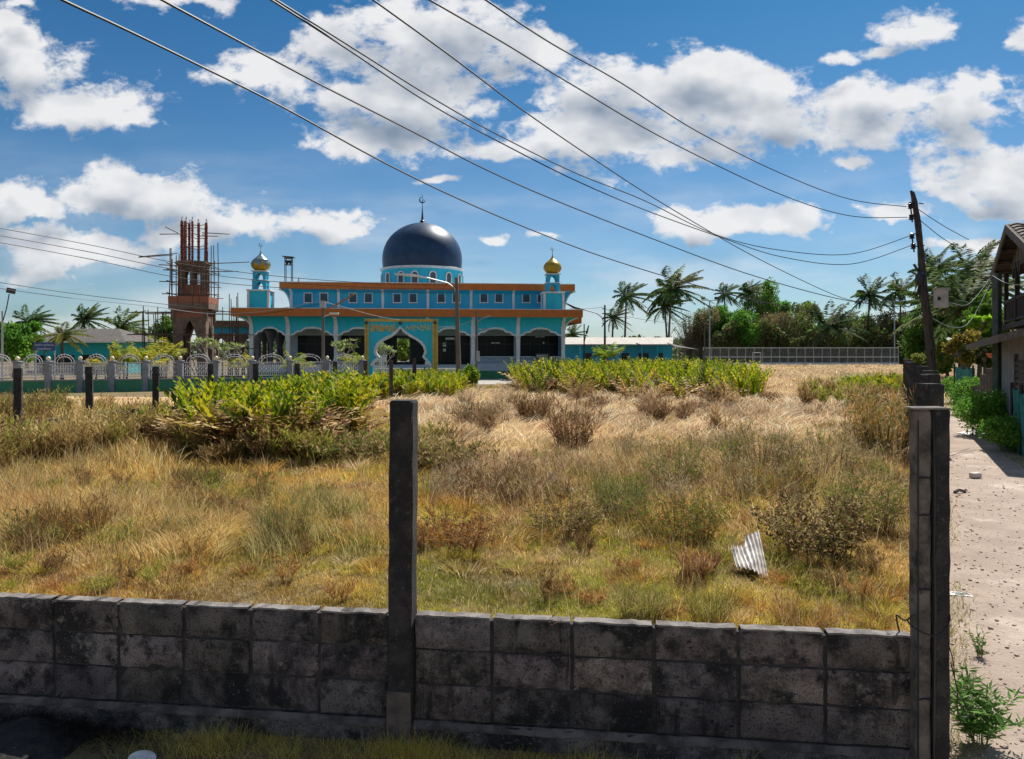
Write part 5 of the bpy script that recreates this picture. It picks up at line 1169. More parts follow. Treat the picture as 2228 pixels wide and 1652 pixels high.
def emit(sel, nb, veg, levels, wmin):
    i = np.repeat(np.where(sel)[0], nb); k = len(i)
    a = rng.uniform(0, 2 * math.pi, k); wide = np.clip(.022 * yy[i] ** .8, .04, .9) * (1 + .5 * straw[i]); r_ = np.abs(rng.normal(0, 1, k)) * wide
    base = np.stack([xx[i] + np.cos(a) * r_, yy[i] + np.sin(a) * r_, np.zeros(k)], 1)
    fr_ = 4.2 - .120 * (base[:, 0] + .559) + .05; base[:, 1] = np.maximum(base[:, 1], fr_)
    rr = np.interp(base[:, 1], WPY, WPX) - .06; base[:, 0] = np.where(base[:, 1] < 29, np.minimum(base[:, 0], rr), base[:, 0])
    az = np.where(rng.random(k) < np.clip(straw[i] * .7 + .06, 0, .8), swirl[i] + rng.normal(0, .5, k), a)
    h_ = hgt[i] * rng.uniform(.5, 1.25, k) ; ln_ = lean0[i] * rng.uniform(.3, 1.6, k)
    cc = c[i] * rng.uniform(.55, 1.25, (k, 1)); dd = rng.random(k) < .10; cc[dd] = cc[dd] * np.array([.55, .5, .5])
    hl = rng.random(k) < .13; cc[hl] = np.array([.85, .68, .38]) * rng.uniform(.7, 1.1, (hl.sum(), 1))
    w_ = np.maximum(wmin, .00085 * base[:, 1]) * rng.uniform(.7, 1.3, k)
    veg.add(*blades(base, h_, ln_, az, w_, np.clip(cc, 0, 1), levels))
# big tussocks that make the field lumpy
NB = 2300; ty = np.exp(rng.uniform(math.log(4.6), math.log(46), NB)); tx = rng.uniform(-.78, .60, NB) * ty; tpx, tpy = topx(tx, ty)
kp = (tx < np.interp(ty, WPY, WPX) - .35) & (tx > np.where(ty > 13.8, np.interp(ty, [q[1] for q in BP], [q[0] for q in BP]) * ty + .4, -99)) & (ty > 4.2 - .12 * (tx + .559) + .35)
tn = vnoise(tx, ty, 2.2, 71); kp &= tn > .30; tx, ty, tpx, tpy, tn = tx[kp], ty[kp], tpx[kp], tpy[kp], tn[kp]
VT = Veg()
for q in range(len(tx)):
    st_ = float((sm(tpx[q], 820, 960) * (1 - sm(tpy[q], 990, 1035)))); tl = float(tpy[q] < 1190)
    R0 = rng.uniform(.06, .22) * (1 + .9 * tl + .8 * st_); H0_ = rng.uniform(.08, .19) * (1 + 1.1 * tl * rng.random() + .9 * st_); k = int(rng.uniform(70, 150) * (1 if ty[q] < 12 else .6))
    if ty[q] > 20: k = int(k * .7)
    a = rng.uniform(0, 6.28, k); r_ = np.sqrt(rng.random(k)) * R0; base = np.stack([tx[q] + np.cos(a) * r_, ty[q] + np.sin(a) * r_, np.zeros(k)], 1)
    pc = [(.64, .38, .09), (.56, .46, .09), (.36, .37, .05), (.42, .19, .07), (.72, .52, .26), (.24, .13, .05), (.80, .62, .36)]
    pw = np.array([.22, .22, .16, .12, .16, .06, .06]) if st_ < .4 else np.array([.10, .06, .04, .16, .22, .12, .30]); cc = np.array(pc[rng.choice(7, p=pw / pw.sum())])[None] * rng.uniform(.5, 1.35, (k, 1))
    sw_ = swirl[rng.integers(0, n)] if st_ > .4 else 0; az = np.where(rng.random(k) < .35 * st_, sw_, a)
    VT.add(*blades(base, H0_ * rng.uniform(.5, 1.2, k), .25 + .9 * r_ / R0 * rng.uniform(.5, 1.3, k), az, np.maximum(.0045, .00095 * ty[q]) * rng.uniform(.7, 1.3, k), np.clip(cc, 0, 1), 3))
tag(VT.build('tussock_grass', M['grass']), kind='stuff')
# leaning reeds of the left and the weeds of the right: long pale stalks
def stalks(poly, cnt, hl, leanr, azm, cols, w_=.006):
    pts_ = scatter(poly, cnt); b = np.array([(x, y, 0) for x, y in pts_]); c0 = fbm(b[:, 0], b[:, 1], .9, 17); b = b[c0 > .42]; k = len(b)
    pals_ = [tuple(min(1, v_ * 1.2) for v_ in c_) for c_ in cols]
    if k:
        sel_ = fbm(b[:, 0], b[:, 1], 1.6, 27) + rng.normal(0, .05, k); keep_ = rng.random(k) < np.where(sel_ > .45, .85, .4); b = b[keep_]; sel_ = sel_[keep_]; k = len(b)
        cm = (.45 + .95 * sm(sel_, .30, .62))[:, None]; azz = azm + (fbm(b[:, 0], b[:, 1], 2.2, 37) - .5) * 7
        VR.add(*blades(b, rng.uniform(hl[0], hl[1], k), rng.uniform(leanr[0], leanr[1], k), azz + rng.normal(0, .6, k), np.maximum(w_, .001 * b[:, 1]) * rng.uniform(.7, 1.3, k), np.clip(pal(pals_, k) * cm, 0, 1), 3))
VR = Veg(); TNC = [(.62, .42, .17), (.50, .31, .10), (.74, .55, .27), (.26, .14, .05), (.38, .31, .08)]
stalks([(0, 1235), (260, 1240), (480, 1220), (520, 1130), (300, 1090), (0, 1080)], 8000, (.12, .38), (.2, .9), 2.6, TNC)
stalks([(230, 1215), (480, 1225), (520, 1140), (260, 1130)], 5000, (.18, .38), (.6, 1.3), .5, TNC, .007)
stalks([(0, 1060), (380, 1050), (420, 930), (0, 910)], 8000, (.22, .6), (.2, .9), 2.4, TNC)
stalks([(540, 1230), (800, 1220), (800, 1100), (560, 1090)], 2500, (.18, .42), (.1, .8), 1.2, [(.30, .28, .10), (.46, .38, .17), (.22, .2, .08)])
stalks([(930, 1110), (1300, 1100), (1290, 1020), (960, 1010)], 5000, (.25, .55), (.3, 1.1), 1.0, [(.34, .2, .1), (.5, .36, .2), (.26, .15, .08), (.6, .46, .3)])
stalks([(1250, 1150), (1960, 1170), (1975, 960), (1300, 980)], 11000, (.2, .6), (.2, 1.1), 1.4, [(.46, .32, .15), (.34, .24, .11), (.60, .46, .27), (.30, .27, .07), (.24, .14, .06)])
stalks([(920, 980), (1960, 975), (1975, 880), (1000, 865), (820, 880)], 26000, (.35, .85), (.8, 1.8), .3, [(.80, .57, .37), (.66, .46, .28), (.90, .70, .48), (.40, .24, .13), (.55, .42, .27)], .012)
stalks([(100, 905), (420, 905), (420, 960), (60, 960)], 2500, (.5, 1.0), (.1, .6), 1.2, TNC)
tag(VR.build('tall_dry_stalks', M['grass']), kind='stuff')
near = yy < 11
emit(near, 34, V_near, 3, .0042); emit(~near, 22, V_far, 2, .006)
# lone long stalks that stand above the turf
sel = rng.random(n) < np.where(yy < 20, .05 + .35 * tall, .01); i = np.repeat(np.where(sel)[0], 5); k = len(i)
base = np.stack([xx[i] + rng.normal(0, .08, k), yy[i] + np.abs(rng.normal(0, .08, k)), np.zeros(k)], 1)
V_near.add(*blades(base, rng.uniform(.2, .5, k) * (1 + .5 * tall[i]), rng.uniform(.1, .8, k), rng.uniform(0, 6.3, k), np.maximum(.004, .0008 * base[:, 1]), pal([(.62, .47, .24), (.45, .38, .14), (.30, .2, .09)], k), 3))
tag(V_near.build('short_grass', M['grass']), kind='stuff'); tag(V_far.build('dry_grass', M['grass']), kind='stuff')
# grass at the foot of the wall, on the camera's side
v = Veg(); k = 34000
bx0 = rng.uniform(-3.2, 2.6, k); off = np.abs(rng.normal(0, .16, k)) + .0
by0 = 4.2 - .120 * (bx0 + .559) - .10 - off
dens = sm(bx0, -2.35, -1.6) * (1 - .75 * sm(bx0, .1, .6)) + .9 * blob(bx0, bx0 * 0, 1.95, 0, .25, 9)
kp = rng.random(k) < dens * (.35 + .65 * sm(vnoise(bx0, by0, .12, 4), .3, .6)); bx0, by0, off = bx0[kp], by0[kp], off[kp]; k = len(bx0)
v.add(*blades(np.stack([bx0, by0, np.full(k, -.07)], 1), rng.uniform(.05, .16, k) * (1 + .6 * sm(vnoise(bx0, by0, .2, 8), .5, .8)), rng.uniform(.2, 1.0, k), rng.uniform(0, 6.3, k), np.full(k, .0034), np.clip(pal([(.56, .52, .10), (.66, .48, .14), (.34, .36, .06), (.5, .28, .1)], k) * 1.35, 0, 1), 3))  # palette brightened to stand in for sunlight on this grass
tag(v.build('verge_grass', M['grass']), kind='stuff')
# burnt debris in the lower left
v = Veg(); k = 5200; bx0 = rng.normal(-2.55, .42, k); by0 = 4.2 - .120 * (bx0 + .559) - .10 - np.abs(rng.normal(0, .13, k)); kp = bx0 < -1.6; bx0, by0 = bx0[kp], by0[kp]; k = len(bx0)
hz0 = .10 * np.exp(-((bx0 + 2.75) / .5) ** 2)
v.add(*blades(np.stack([bx0, by0, rng.uniform(-.06, 1, k) * hz0 - .02], 1), rng.uniform(.015, .06, k), rng.uniform(1.0, 3, k), rng.uniform(0, 6.3, k), np.full(k, .004), pal([(.02, .018, .018), (.05, .04, .035), (.12, .09, .06)], k, [.6, .3, .1]), 2))
ash = v.build('burnt_twigs', M['grass']); tag(ash, kind='stuff')
m = MB(); rows_ = []
for j in range(10):
    rows_.append([(-3.4 + 1.9 * i / 26, 3.75 + .085 * j + .03 * math.sin(i), -.06 + .15 * math.exp(-((-3.4 + 1.9 * i / 26 + 2.8) / .42) ** 2) * math.sin(math.pi * (j + 1) / 11) + random.uniform(-.008, .008)) for i in range(27)])
m.sheet(rows_); tag(m.build('ash_heap', M['ash']), kind='stuff')

# ---- upright mangrove ferns in thick masses
def fern_mass(name, clumps, hmin, hmax, label=None):
    v = Veg()
    for (x, y, sc, gr) in clumps:
        nf = rng.integers(11, 16)
        for f in range(nf):
            az = rng.uniform(0, 6.28); L_ = rng.uniform(hmin, hmax) * sc; ln_ = rng.uniform(.10, .60); old = rng.random() > gr
            if old: L_ *= rng.uniform(.55, .85); ln_ *= 1.8
            npair = 8; t = np.linspace(.15, .98, npair); bx = x + rng.normal(0, .12); by = y + rng.normal(0, .12)
            cxp = bx + math.cos(az) * ln_ * L_ * t ** 1.8; cyp = by + math.sin(az) * ln_ * L_ * t ** 1.8; czp = L_ * (t - min(ln_, 1) * .35 * t * t)
            ll = .27 * sc * np.sin(np.pi * (t * .75 + .15)) + .05; sd = np.array([-math.sin(az), math.cos(az), 0])
            base_c = np.array([(.25, .33, .010), (.37, .40, .012), (.44, .38, .02), (.06, .10, .010), (.15, .22, .01)][rng.integers(0, 5)] if not old else [(.32, .17, .06), (.52, .34, .14), (.13, .055, .035), (.40, .30, .07), (.62, .46, .24), (.22, .12, .05)][rng.integers(0, 6)])
            P0 = np.stack([cxp, cyp, czp], 1)
            for s_ in (-1, 1):
                dirv = sd * s_ * .50 + np.array([math.cos(az) * .30, math.sin(az) * .30, .0]) + np.array([0, 0, (.62 if not old else .1)]) + rng.normal(0, .12, 3)
                dirv = dirv / np.linalg.norm(dirv); A = dirv[None] * ll[:, None] / 2 + rng.normal(0, .012, (npair, 3)); tw = np.array([math.cos(az), math.sin(az), rng.uniform(-.3, .8)]); Bv = tw / np.linalg.norm(tw) * .046 * sc
                v.quads(P0 + A, A, np.repeat(Bv[None], npair, 0) * rng.uniform(.8, 1.3, (npair, 1)), np.clip(base_c[None] * rng.uniform(.75, 1.3, (npair, 1)), 0, 1))
            k1 = np.array([[bx, by, 0]]); v.add(*blades(k1, np.array([L_]), np.array([ln_]), np.array([az]), np.array([.022]), base_c[None] * .8, 3))
    return tag(v.build(name, M['leaf']), label, kind='stuff')
FENY = lambda x, y: float(np.interp(x / y, [q[0] for q in BP], [q[1] for q in BP]))
def scatter2(poly, n_):
    out = []
    while len(out) < n_: out += [(x, y) for x, y in scatter(poly, 60) if y < FENY(x, y) - .45]
    return out[:n_]
cl = [(x, y, rng.uniform(.8, 1.12), .76 if y > 18.2 else .14) for x, y in scatter2([(410, 985), (560, 1000), (690, 1002), (765, 960), (790, 905), (760, 885), (640, 872), (480, 872), (370, 880), (330, 910), (380, 945)], 250)]
fern_mass('fern_thicket', cl, 1.12, 1.55)
cl = [(x, y, rng.uniform(.55, .8), .15) for x, y in scatter2([(140, 935), (250, 960), (400, 960), (420, 925), (330, 895), (140, 890), (40, 900), (60, 930)], 110)]
fern_mass('dead_fern_thicket', cl, .7, 1.15)
cl = [(x, y, rng.uniform(.95, 1.25), (.66 if rng.random() < (.5 if x < 8 else .8) else .15) if y > 31.5 else .22) for x, y in scatter([(1120, 862), (1240, 876), (1400, 882), (1560, 885), (1690, 876), (1670, 850), (1560, 828), (1400, 820), (1240, 822), (1120, 835)], 330)]
fern_mass('fern_thicket', cl, 1.0, 1.62)
cl = [(x, y, rng.uniform(.8, 1.05), .75) for x, y in scatter([(800, 873), (900, 876), (1000, 874), (1005, 850), (960, 838), (880, 836), (820, 846)], 120)]
fern_mass('fern_thicket', cl, .75, 1.25)
cl = [(x, y, rng.uniform(.6, .9), .65) for x, y in scatter([(1800, 868), (1880, 872), (1975, 862), (1970, 838), (1850, 838)], 60)]
fern_mass('fern_thicket', cl, .7, 1.1)

# ---- single shrubs, weeds and tufts standing in the field
def shrub(name, label, px_, py_, h_, r_, cols, leaf=(.034, .006), nst=40, nleaf=26, stem=(.10, .065, .04), cat='shrub', upright=.5, wts=None, group=None, at_=None):
    if at_ is None: h_ *= 1.12; r_ *= 1.3; nst = int(nst * 1.45)
    g0 = ground(px_, py_) if at_ is None else Vector(at_); o_ = thing(name, label, cat, g0, 0, group); vs_, vl = Veg(), Veg()
    az = rng.uniform(0, 6.28, nst); ln_ = rng.uniform(.05, 1.0, nst) * r_ / h_; hh = h_ * rng.uniform(.55, 1.08, nst)
    rb_ = (.55 if at_ is None else .18) * np.sqrt(rng.random(nst)); b_ = np.stack([np.cos(az) * r_ * rb_, np.sin(az) * r_ * rb_, np.full(nst, -.01)], 1)
    vs_.add(*blades(b_, hh, ln_, az, np.full(nst, max(.006, .0009 * g0.y)), pal([stem], nst), 3)); vs_.build('stems', M['grass'], o_)
    for s_ in range(nst):
        t = rng.uniform(.10, 1, nleaf) ** .8; P0 = np.stack([b_[s_, 0] + math.cos(az[s_]) * ln_[s_] * hh[s_] * t ** 1.7, b_[s_, 1] + math.sin(az[s_]) * ln_[s_] * hh[s_] * t ** 1.7, hh[s_] * (t - min(ln_[s_], 1.6) * .38 * t * t)], 1)
        dv = rng.normal(0, 1, (nleaf, 3)); dv[:, 2] = np.abs(dv[:, 2]) * upright * 2; dv /= np.linalg.norm(dv, axis=1)[:, None]; L_ = leaf[0] * rng.uniform(.6, 1.3, (nleaf, 1))
        sdv = np.cross(dv, rng.normal(0, 1, (nleaf, 3))); sdv /= np.linalg.norm(sdv, axis=1)[:, None] + 1e-6
        vl.quads(P0 + dv * L_, dv * L_, sdv * leaf[1], pal(cols, nleaf, wts))
    vl.build('leaves', M['leaf'], o_); return o_
GRN, OLV, BRN, RUS, TAN_, GRY, ORG = (.13, .20, .025), (.22, .22, .05), (.17, .10, .045), (.26, .09, .05), (.48, .34, .18), (.34, .28, .18), (.42, .22, .05)
shrub('dry_shrub', 'low reddish dry shrub just right of the tall wall post', 985, 1195, .42, .50, [RUS, BRN, ORG], nst=60)
shrub('dry_shrub', 'rounded brown olive shrub in mid field, below the white rubbish bags', 1228, 1172, .52, .42, [BRN, OLV, TAN_], nst=70)
shrub('green_shrub', 'leafy green brown shrub between the grey green tuft and the big brown bush', 1480, 1180, .58, .50, [GRN, OLV, BRN, ORG], nst=80)
shrub('brown_bush', 'big dark brown bush right of the pale broken roof sheet', 1775, 1215, .66, .52, [BRN, (.09, .055, .03), TAN_, OLV], nst=95, nleaf=30, leaf=(.03, .010))
shrub('olive_bush', 'olive bush with orange base close to the path wall', 1890, 1160, .74, .42, [OLV, GRN, TAN_], nst=75)
shrub('russet_tuft', 'small upright russet grass tuft left of the pale broken roof sheet', 1512, 1262, .26, .16, [RUS, ORG, TAN_], leaf=(.05, .004), nst=60, nleaf=10, cat='grass tuft', upright=1.2)
shrub('orange_tuft', 'rounded orange brown mound of grass behind the big brown bush', 1668, 1082, .48, .62, [ORG, BRN, OLV], leaf=(.07, .005), nst=110, nleaf=14, cat='grass tuft', upright=1)
shrub('green_weed', 'leafy green weed in the straw right of centre', 1468, 1068, .85, .62, [GRN, OLV, TAN_], nst=60)
shrub('grey_weed', 'grey brown seeding weed in the straw behind the orange mound', 1655, 1030, .9, .7, [BRN, GRY, OLV], nst=70)
shrub('grey_weed', 'pale grey weed nearest the tall reeds by the path wall', 1790, 1040, .95, .75, [GRY, TAN_, OLV], nst=70)
shrub('reed_clump', 'tall yellow brown reeds beside the path wall', 1925, 998, 1.25, .65, [TAN_, ORG, OLV], leaf=(.12, .010), nst=95, nleaf=14, cat='reeds', upright=1.5)
shrub('green_tuft', 'dark grey green grass tuft in the middle of the field', 1348, 1128, .50, .42, [(.14, .17, .07), OLV], leaf=(.10, .004), nst=90, nleaf=9, cat='grass tuft', upright=1.4)
shrub('brown_tuft', 'dark brown upright tuft in the pale straw, centre of the field', 1160, 925, .85, .5, [(.16, .08, .04), BRN, TAN_], leaf=(.14, .012), nst=90, nleaf=10, cat='grass tuft', upright=1.4)
shrub('grey_tuft', 'rounded grey brown tuft in the straw right of the tall post', 1040, 928, .7, .6, [GRY, TAN_, BRN], leaf=(.12, .012), nst=90, nleaf=10, cat='grass tuft', upright=1)
shrub('brown_tuft', 'dark reddish tuft behind the leafy green weed', 1245, 985, 1.0, .5, [(.20, .10, .05), BRN, TAN_], leaf=(.12, .010), nst=70, nleaf=10, cat='grass tuft', upright=1.4)
shrub('green_tuft', 'yellow green grass tuft with long blades behind the right half of the wall', 1395, 1350, .26, .22, [(.34, .33, .08), OLV, TAN_], leaf=(.06, .0028), nst=90, nleaf=8, cat='grass tuft', upright=1.5)
shrub('green_tuft', 'thin tall green stalks rising just behind the wall, right of the yellow tuft', 1545, 1362, .30, .20, [OLV, (.4, .36, .12)], leaf=(.06, .0026), nst=60, nleaf=7, cat='grass tuft', upright=2)
shrub('tan_tuft', 'orange tan grass tuft behind the wall near the corner post', 1745, 1372, .24, .26, [ORG, TAN_], leaf=(.06, .003), nst=80, nleaf=8, cat='grass tuft', upright=1.2)
shrub('dark_stalks', 'thin dark green stalks standing left of the tall post', 625, 1190, .50, .30, [OLV, (.16, .17, .07)], leaf=(.08, .003), nst=60, nleaf=7, cat='grass tuft', upright=2)
shrub('dark_stalks', 'dark tuft among the tan reeds near the left edge', 165, 1180, .45, .35, [BRN, ORG, (.12, .07, .03)], leaf=(.08, .004), nst=70, nleaf=9, cat='grass tuft', upright=1.6)
shrub('dark_stalks', 'brown green stalks in the golden grass below the left ferns', 430, 1065, .30, .35, [OLV, BRN], leaf=(.1, .005), nst=60, nleaf=8, cat='grass tuft', upright=1.8)
shrub('brown_shrub', 'low brown green shrub row left of the tall post, in front of the ferns', 760, 1005, .62, .75, [BRN, OLV, GRN, TAN_], leaf=(.06, .014), nst=80)
shrub('brown_shrub', 'low brown green shrub just right of the tall post, below the straw', 960, 1020, .55, .75, [BRN, OLV, TAN_], leaf=(.06, .014), nst=80)
shrub('brown_shrub', 'broad brown dry shrub left of the white rubbish bags', 1080, 1075, .48, .8, [BRN, TAN_, (.22, .13, .06)], leaf=(.07, .006), nst=110, upright=1)
shrub('brown_shrub', 'dark brown shrub hugging the path wall behind the reeds', 1945, 950, 1.2, .9, [BRN, OLV, TAN_], leaf=(.09, .016), nst=80)
shrub('brown_shrub', 'brown shrub at the far left edge, before the track', 20, 935, .9, .8, [BRN, OLV, (.12, .07, .04)], leaf=(.08, .014), nst=70)
# nameless dry weeds and low brush between the bigger shrubs
VW, VS = Veg(), Veg()
def weeds(poly, cnt, hr, rr, cols, leaf):
    for (x, y) in scatter(poly, cnt):
        h_, r_ = rng.uniform(*hr), rng.uniform(*rr); nst = int(rng.integers(22, 40)); az = rng.uniform(0, 6.28, nst); ln_ = rng.uniform(.1, 1.1, nst) * r_ / h_; hh = h_ * rng.uniform(.5, 1.1, nst)
        b_ = np.stack([x + np.cos(az) * .05, y + np.sin(az) * .05, np.zeros(nst)], 1); VS.add(*blades(b_, hh, ln_, az, np.full(nst, max(.004, .0008 * y)), pal([(.16, .10, .05), (.3, .22, .12)], nst), 3)); nl = 15; cw = np.array(cols[rng.integers(0, len(cols))])
        for s_ in range(nst):
            t = rng.uniform(.2, 1, nl) ** .8; P0 = np.stack([b_[s_, 0] + math.cos(az[s_]) * ln_[s_] * hh[s_] * t ** 1.7, b_[s_, 1] + math.sin(az[s_]) * ln_[s_] * hh[s_] * t ** 1.7, hh[s_] * (t - min(ln_[s_], 1.6) * .38 * t * t)], 1)
            dv = rng.normal(0, .6, (nl, 3)); dv[:, 2] = np.abs(dv[:, 2]) + .5; dv /= np.linalg.norm(dv, axis=1)[:, None]; sd = np.cross(dv, rng.normal(0, 1, (nl, 3))); sd /= np.linalg.norm(sd, axis=1)[:, None] + 1e-6
            L_ = leaf[0] * rng.uniform(.5, 1.4, (nl, 1)); VW.quads(P0 + dv * L_, dv * L_, sd * max(leaf[1], .00045 * y), np.clip(cw[None] * rng.uniform(.5, 1.4, (nl, 1)), 0, 1))
WC = [(.30, .26, .06), (.36, .24, .10), (.20, .13, .06), (.48, .36, .18), (.24, .27, .05), (.40, .33, .20)]
weeds([(1260, 1150), (1960, 1160), (1975, 960), (1330, 985)], 62, (.35, .75), (.25, .55), WC, (.032, .006))
weeds([(930, 1120), (1290, 1110), (1290, 1010), (940, 1000)], 22, (.25, .5), (.3, .5), WC, (.035, .006))
weeds([(640, 1010), (1000, 1020), (1000, 965), (660, 965)], 26, (.35, .6), (.35, .7), [(.30, .28, .05), (.22, .15, .06), (.44, .34, .14)], (.05, .012))
weeds([(380, 1010), (700, 1015), (700, 990), (400, 985)], 26, (.4, .8), (.3, .6), [(.42, .30, .12), (.24, .15, .06), (.34, .32, .06)], (.07, .014))
weeds([(0, 1000), (380, 980), (380, 900), (0, 905)], 30, (.5, .95), (.3, .6), [(.34, .28, .08), (.24, .15, .06), (.46, .34, .14), (.24, .26, .05)], (.06, .012))
weeds([(0, 900), (130, 900), (130, 950), (0, 960)], 34, (.7, 1.05), (.35, .6), [(.30, .24, .07), (.22, .14, .06), (.40, .30, .12), (.24, .26, .05)], (.06, .013))
weeds([(0, 1230), (800, 1220), (800, 1040), (0, 1060)], 40, (.18, .42), (.2, .45), [(.26, .15, .06), (.34, .34, .07), (.44, .28, .10), (.20, .20, .05)], (.03, .005))
weeds([(0, 1000), (70, 996), (210, 965), (420, 935), (420, 958), (220, 990), (60, 1030), (0, 1035)], 70, (.6, 1.0), (.3, .55), [(.60, .44, .18), (.44, .31, .11), (.28, .18, .07), (.66, .50, .24), (.34, .33, .07)], (.06, .011))
weeds([(980, 960), (1960, 960), (1960, 880), (1000, 870)], 34, (.4, .85), (.5, 1.0), [(.46, .32, .16), (.30, .19, .10), (.60, .45, .28)], (.10, .014))
weeds([(1720, 900), (1975, 930), (1975, 870), (1720, 865)], 24, (.5, 1.1), (.4, .8), [(.46, .34, .14), (.30, .19, .08), (.36, .36, .07)], (.10, .016))
weeds([(0, 1300), (1950, 1350), (1950, 1200), (0, 1180)], 26, (.12, .28), (.12, .3), [(.50, .28, .10), (.40, .38, .08), (.26, .16, .07)], (.028, .004))
tag(VW.build('field_weeds', M['leaf']), kind='stuff'); tag(VS.build('weed_stems', M['grass']), kind='stuff')
# planting near the buildings
YEL, LIM = (.50, .48, .05), (.30, .40, .04)
def bush(name, label, px_, Y, h_, r_, cols, cat='bush', leaf=(.16, .07), nl=1500, group=None, gz=0):
    o_ = thing(name, label, cat, col(px_, Y), 0, group); vl = Veg(); nb_ = 14
    cb = rng.normal(0, 1, (nb_, 3)); cb /= np.linalg.norm(cb, axis=1)[:, None]; cb *= np.array([r_ * .55, r_ * .55, h_ * .28]); cb[:, 2] += h_ * .55
    i = rng.integers(0, nb_, nl); dv = rng.normal(0, 1, (nl, 3)); dv /= np.linalg.norm(dv, axis=1)[:, None]; P0 = cb[i] + dv * np.array([r_, r_, h_ * .6]) * .48 * rng.uniform(.6, 1.12, (nl, 1))
    P0[:, 2] = np.maximum(P0[:, 2], .03); a = rng.normal(0, 1, (nl, 3)) + dv * .8; a /= np.linalg.norm(a, axis=1)[:, None]; b = np.cross(a, rng.normal(0, 1, (nl, 3))); b /= np.linalg.norm(b, axis=1)[:, None] + 1e-6
    vl.quads(P0, a * leaf[0], b * leaf[1], pal(cols, nl)); vl.build('foliage', M['leaf'], o_)
    m = MB()
    for q in range(5): m.tube([(0, 0, 0), tuple(cb[q] * .6), tuple(cb[q])], [.05, .03, .015], 5)
    m.build('branches', M['bark'], o_); return o_
bush('round_bush', 'round bright green bush right of the tallest pole', 1021, 45, 1.25, .62, [LIM, (.20, .32, .03), (.14, .24, .03)])
GA_ = 'yellow areca palms behind the ornamental railing'
def palmcrown(nfr, L_, cols, wind=(0, 0), leafl=.35, up=1.25, npair=24, tri=.045, droop=1.0, low=-.55):
    v = Veg()
    for f in range(nfr):
        az = 2 * math.pi * f / nfr * 2.4 + rng.uniform(-.3, .3); el = rng.uniform(low, up) if nfr > 6 else rng.uniform(.3, up); Lf = L_ * rng.uniform(.8, 1.1)
        t = np.linspace(0, 1, npair + 1); ce, se = math.cos(el), math.sin(el); s_ = t * Lf
        x = np.cos(az) * ce * s_ + wind[0] * s_ * t * .55; y = np.sin(az) * ce * s_ + wind[1] * s_ * t * .55; z = se * s_ - droop * (.22 + .22 * (1 - abs(se))) * Lf * t * t * 1.05
        Pp = np.stack([x, y, z], 1); T = np.gradient(Pp, axis=0); T /= np.linalg.norm(T, axis=1)[:, None]
        base_c = np.array(cols[rng.integers(0, len(cols))]); sd = np.cross(T, np.array([0, 0, 1.0])); sd /= np.linalg.norm(sd, axis=1)[:, None] + 1e-6
        sub = np.repeat(np.arange(2, npair + 1), 2); k = len(sub)
        for side_ in (-1, 1):
            ll = leafl * np.sin(np.pi * np.clip(t[sub] * .9 + .1, 0, 1)) ** .6 * rng.uniform(.8, 1.15, k)
            dv = sd[sub] * side_ * .75 + T[sub] * .55 + np.array([wind[0] * .5, wind[1] * .5, -.42]) + rng.normal(0, .10, (k, 3)); dv /= np.linalg.norm(dv, axis=1)[:, None]
            P1 = Pp[sub] - T[sub] * rng.uniform(0, 1, (k, 1)) * Lf / npair; A = dv * ll[:, None] / 2; Bv = np.cross(dv, sd[sub] + np.array([0, 0, .8])); Bv /= np.linalg.norm(Bv, axis=1)[:, None] + 1e-6
            v.quads(P1 + A, A, Bv * tri, np.clip(base_c[None] * rng.uniform(.7, 1.3, (k, 1)), 0, 1))
        for a_ in range(npair):   # rachis
            pass
        q0 = Pp[:-1]; q1 = Pp[1:]; A = (q1 - q0) / 2; v.quads(q0 + A, A * 1.1, np.tile(np.array([[0, 0, .03]]), (npair, 1)) + sd[:-1] * .02, np.tile(base_c[None] * np.array([1.3, 1.1, .8]), (npair, 1)))
    return v
PG = [(.07, .14, .04), (.09, .18, .05), (.14, .22, .06), (.05, .11, .04), (.18, .20, .07)]
crowns = {}
def palm(label, px_, Y, ycrown, L_=4.4, lean=0, key=0, nfr=30, cols=None, wind=(.55, 0), group='coconut palms', dead=True, tw=.16):
    zt_ = EYE + (HY - ycrown) / FPX * Y; o_ = thing('coconut_palm', label, 'palm tree', col(px_, Y), 0, group)
    m = MB(); pts = [(-lean * (1 - (k / 8) ** 1.6), 0, zt_ * k / 8 - .1) for k in range(9)]; m.tube(pts, [tw * (1.25 - .5 * k / 8) for k in range(9)], 8); m.build('trunk', M['bark'], o_, True)
    kk = (key, cols is None, round(L_ / 4.4, 1))
    if kk not in crowns:
        v = palmcrown(nfr, L_, cols or PG, wind, leafl=L_ * .20, tri=.085 * L_ / 4.4)
        ob = v.build('crown', M['leaf']); crowns[kk] = ob
        if True:
            ob.parent = o_; ob.location = (0, 0, zt_); ob.rotation_euler = (0, 0, 0)
    else:
        ob = crowns[kk].copy(); C.objects.link(ob); ob.parent = o_; ob.location = (0, 0, zt_); ob.rotation_euler = (random.uniform(-.1, .1), random.uniform(-.1, .1), random.uniform(-.25, .25))
    cc = MB(); 
    for q in range(6): a = random.uniform(0, 6.28); cc.lathe([(.02, -.16), (.13, -.08), (.14, .02), (.03, .14)], 7, (.22 * math.cos(a), .22 * math.sin(a), zt_ - .35 + random.uniform(-.1, .1)))
    cc.build('coconuts', M['wooddark'], o_)
    return o_
palm('slim windblown coconut palm above the long low building, left of the tallest', 1363, 110, 645, 3.9, .3, 1)
palm('tallest coconut palm with a dense drooping crown, right of the slim one', 1462, 112, 628, 5.6, .6, 2, nfr=34, wind=(.3, 0))
palm('second trunk leaning left of the tallest coconut palm', 1446, 114, 668, 4.0, -.5, 3)
palm('small coconut palm left of the slim one behind the long building', 1334, 116, 692, 2.9, .2, 1)
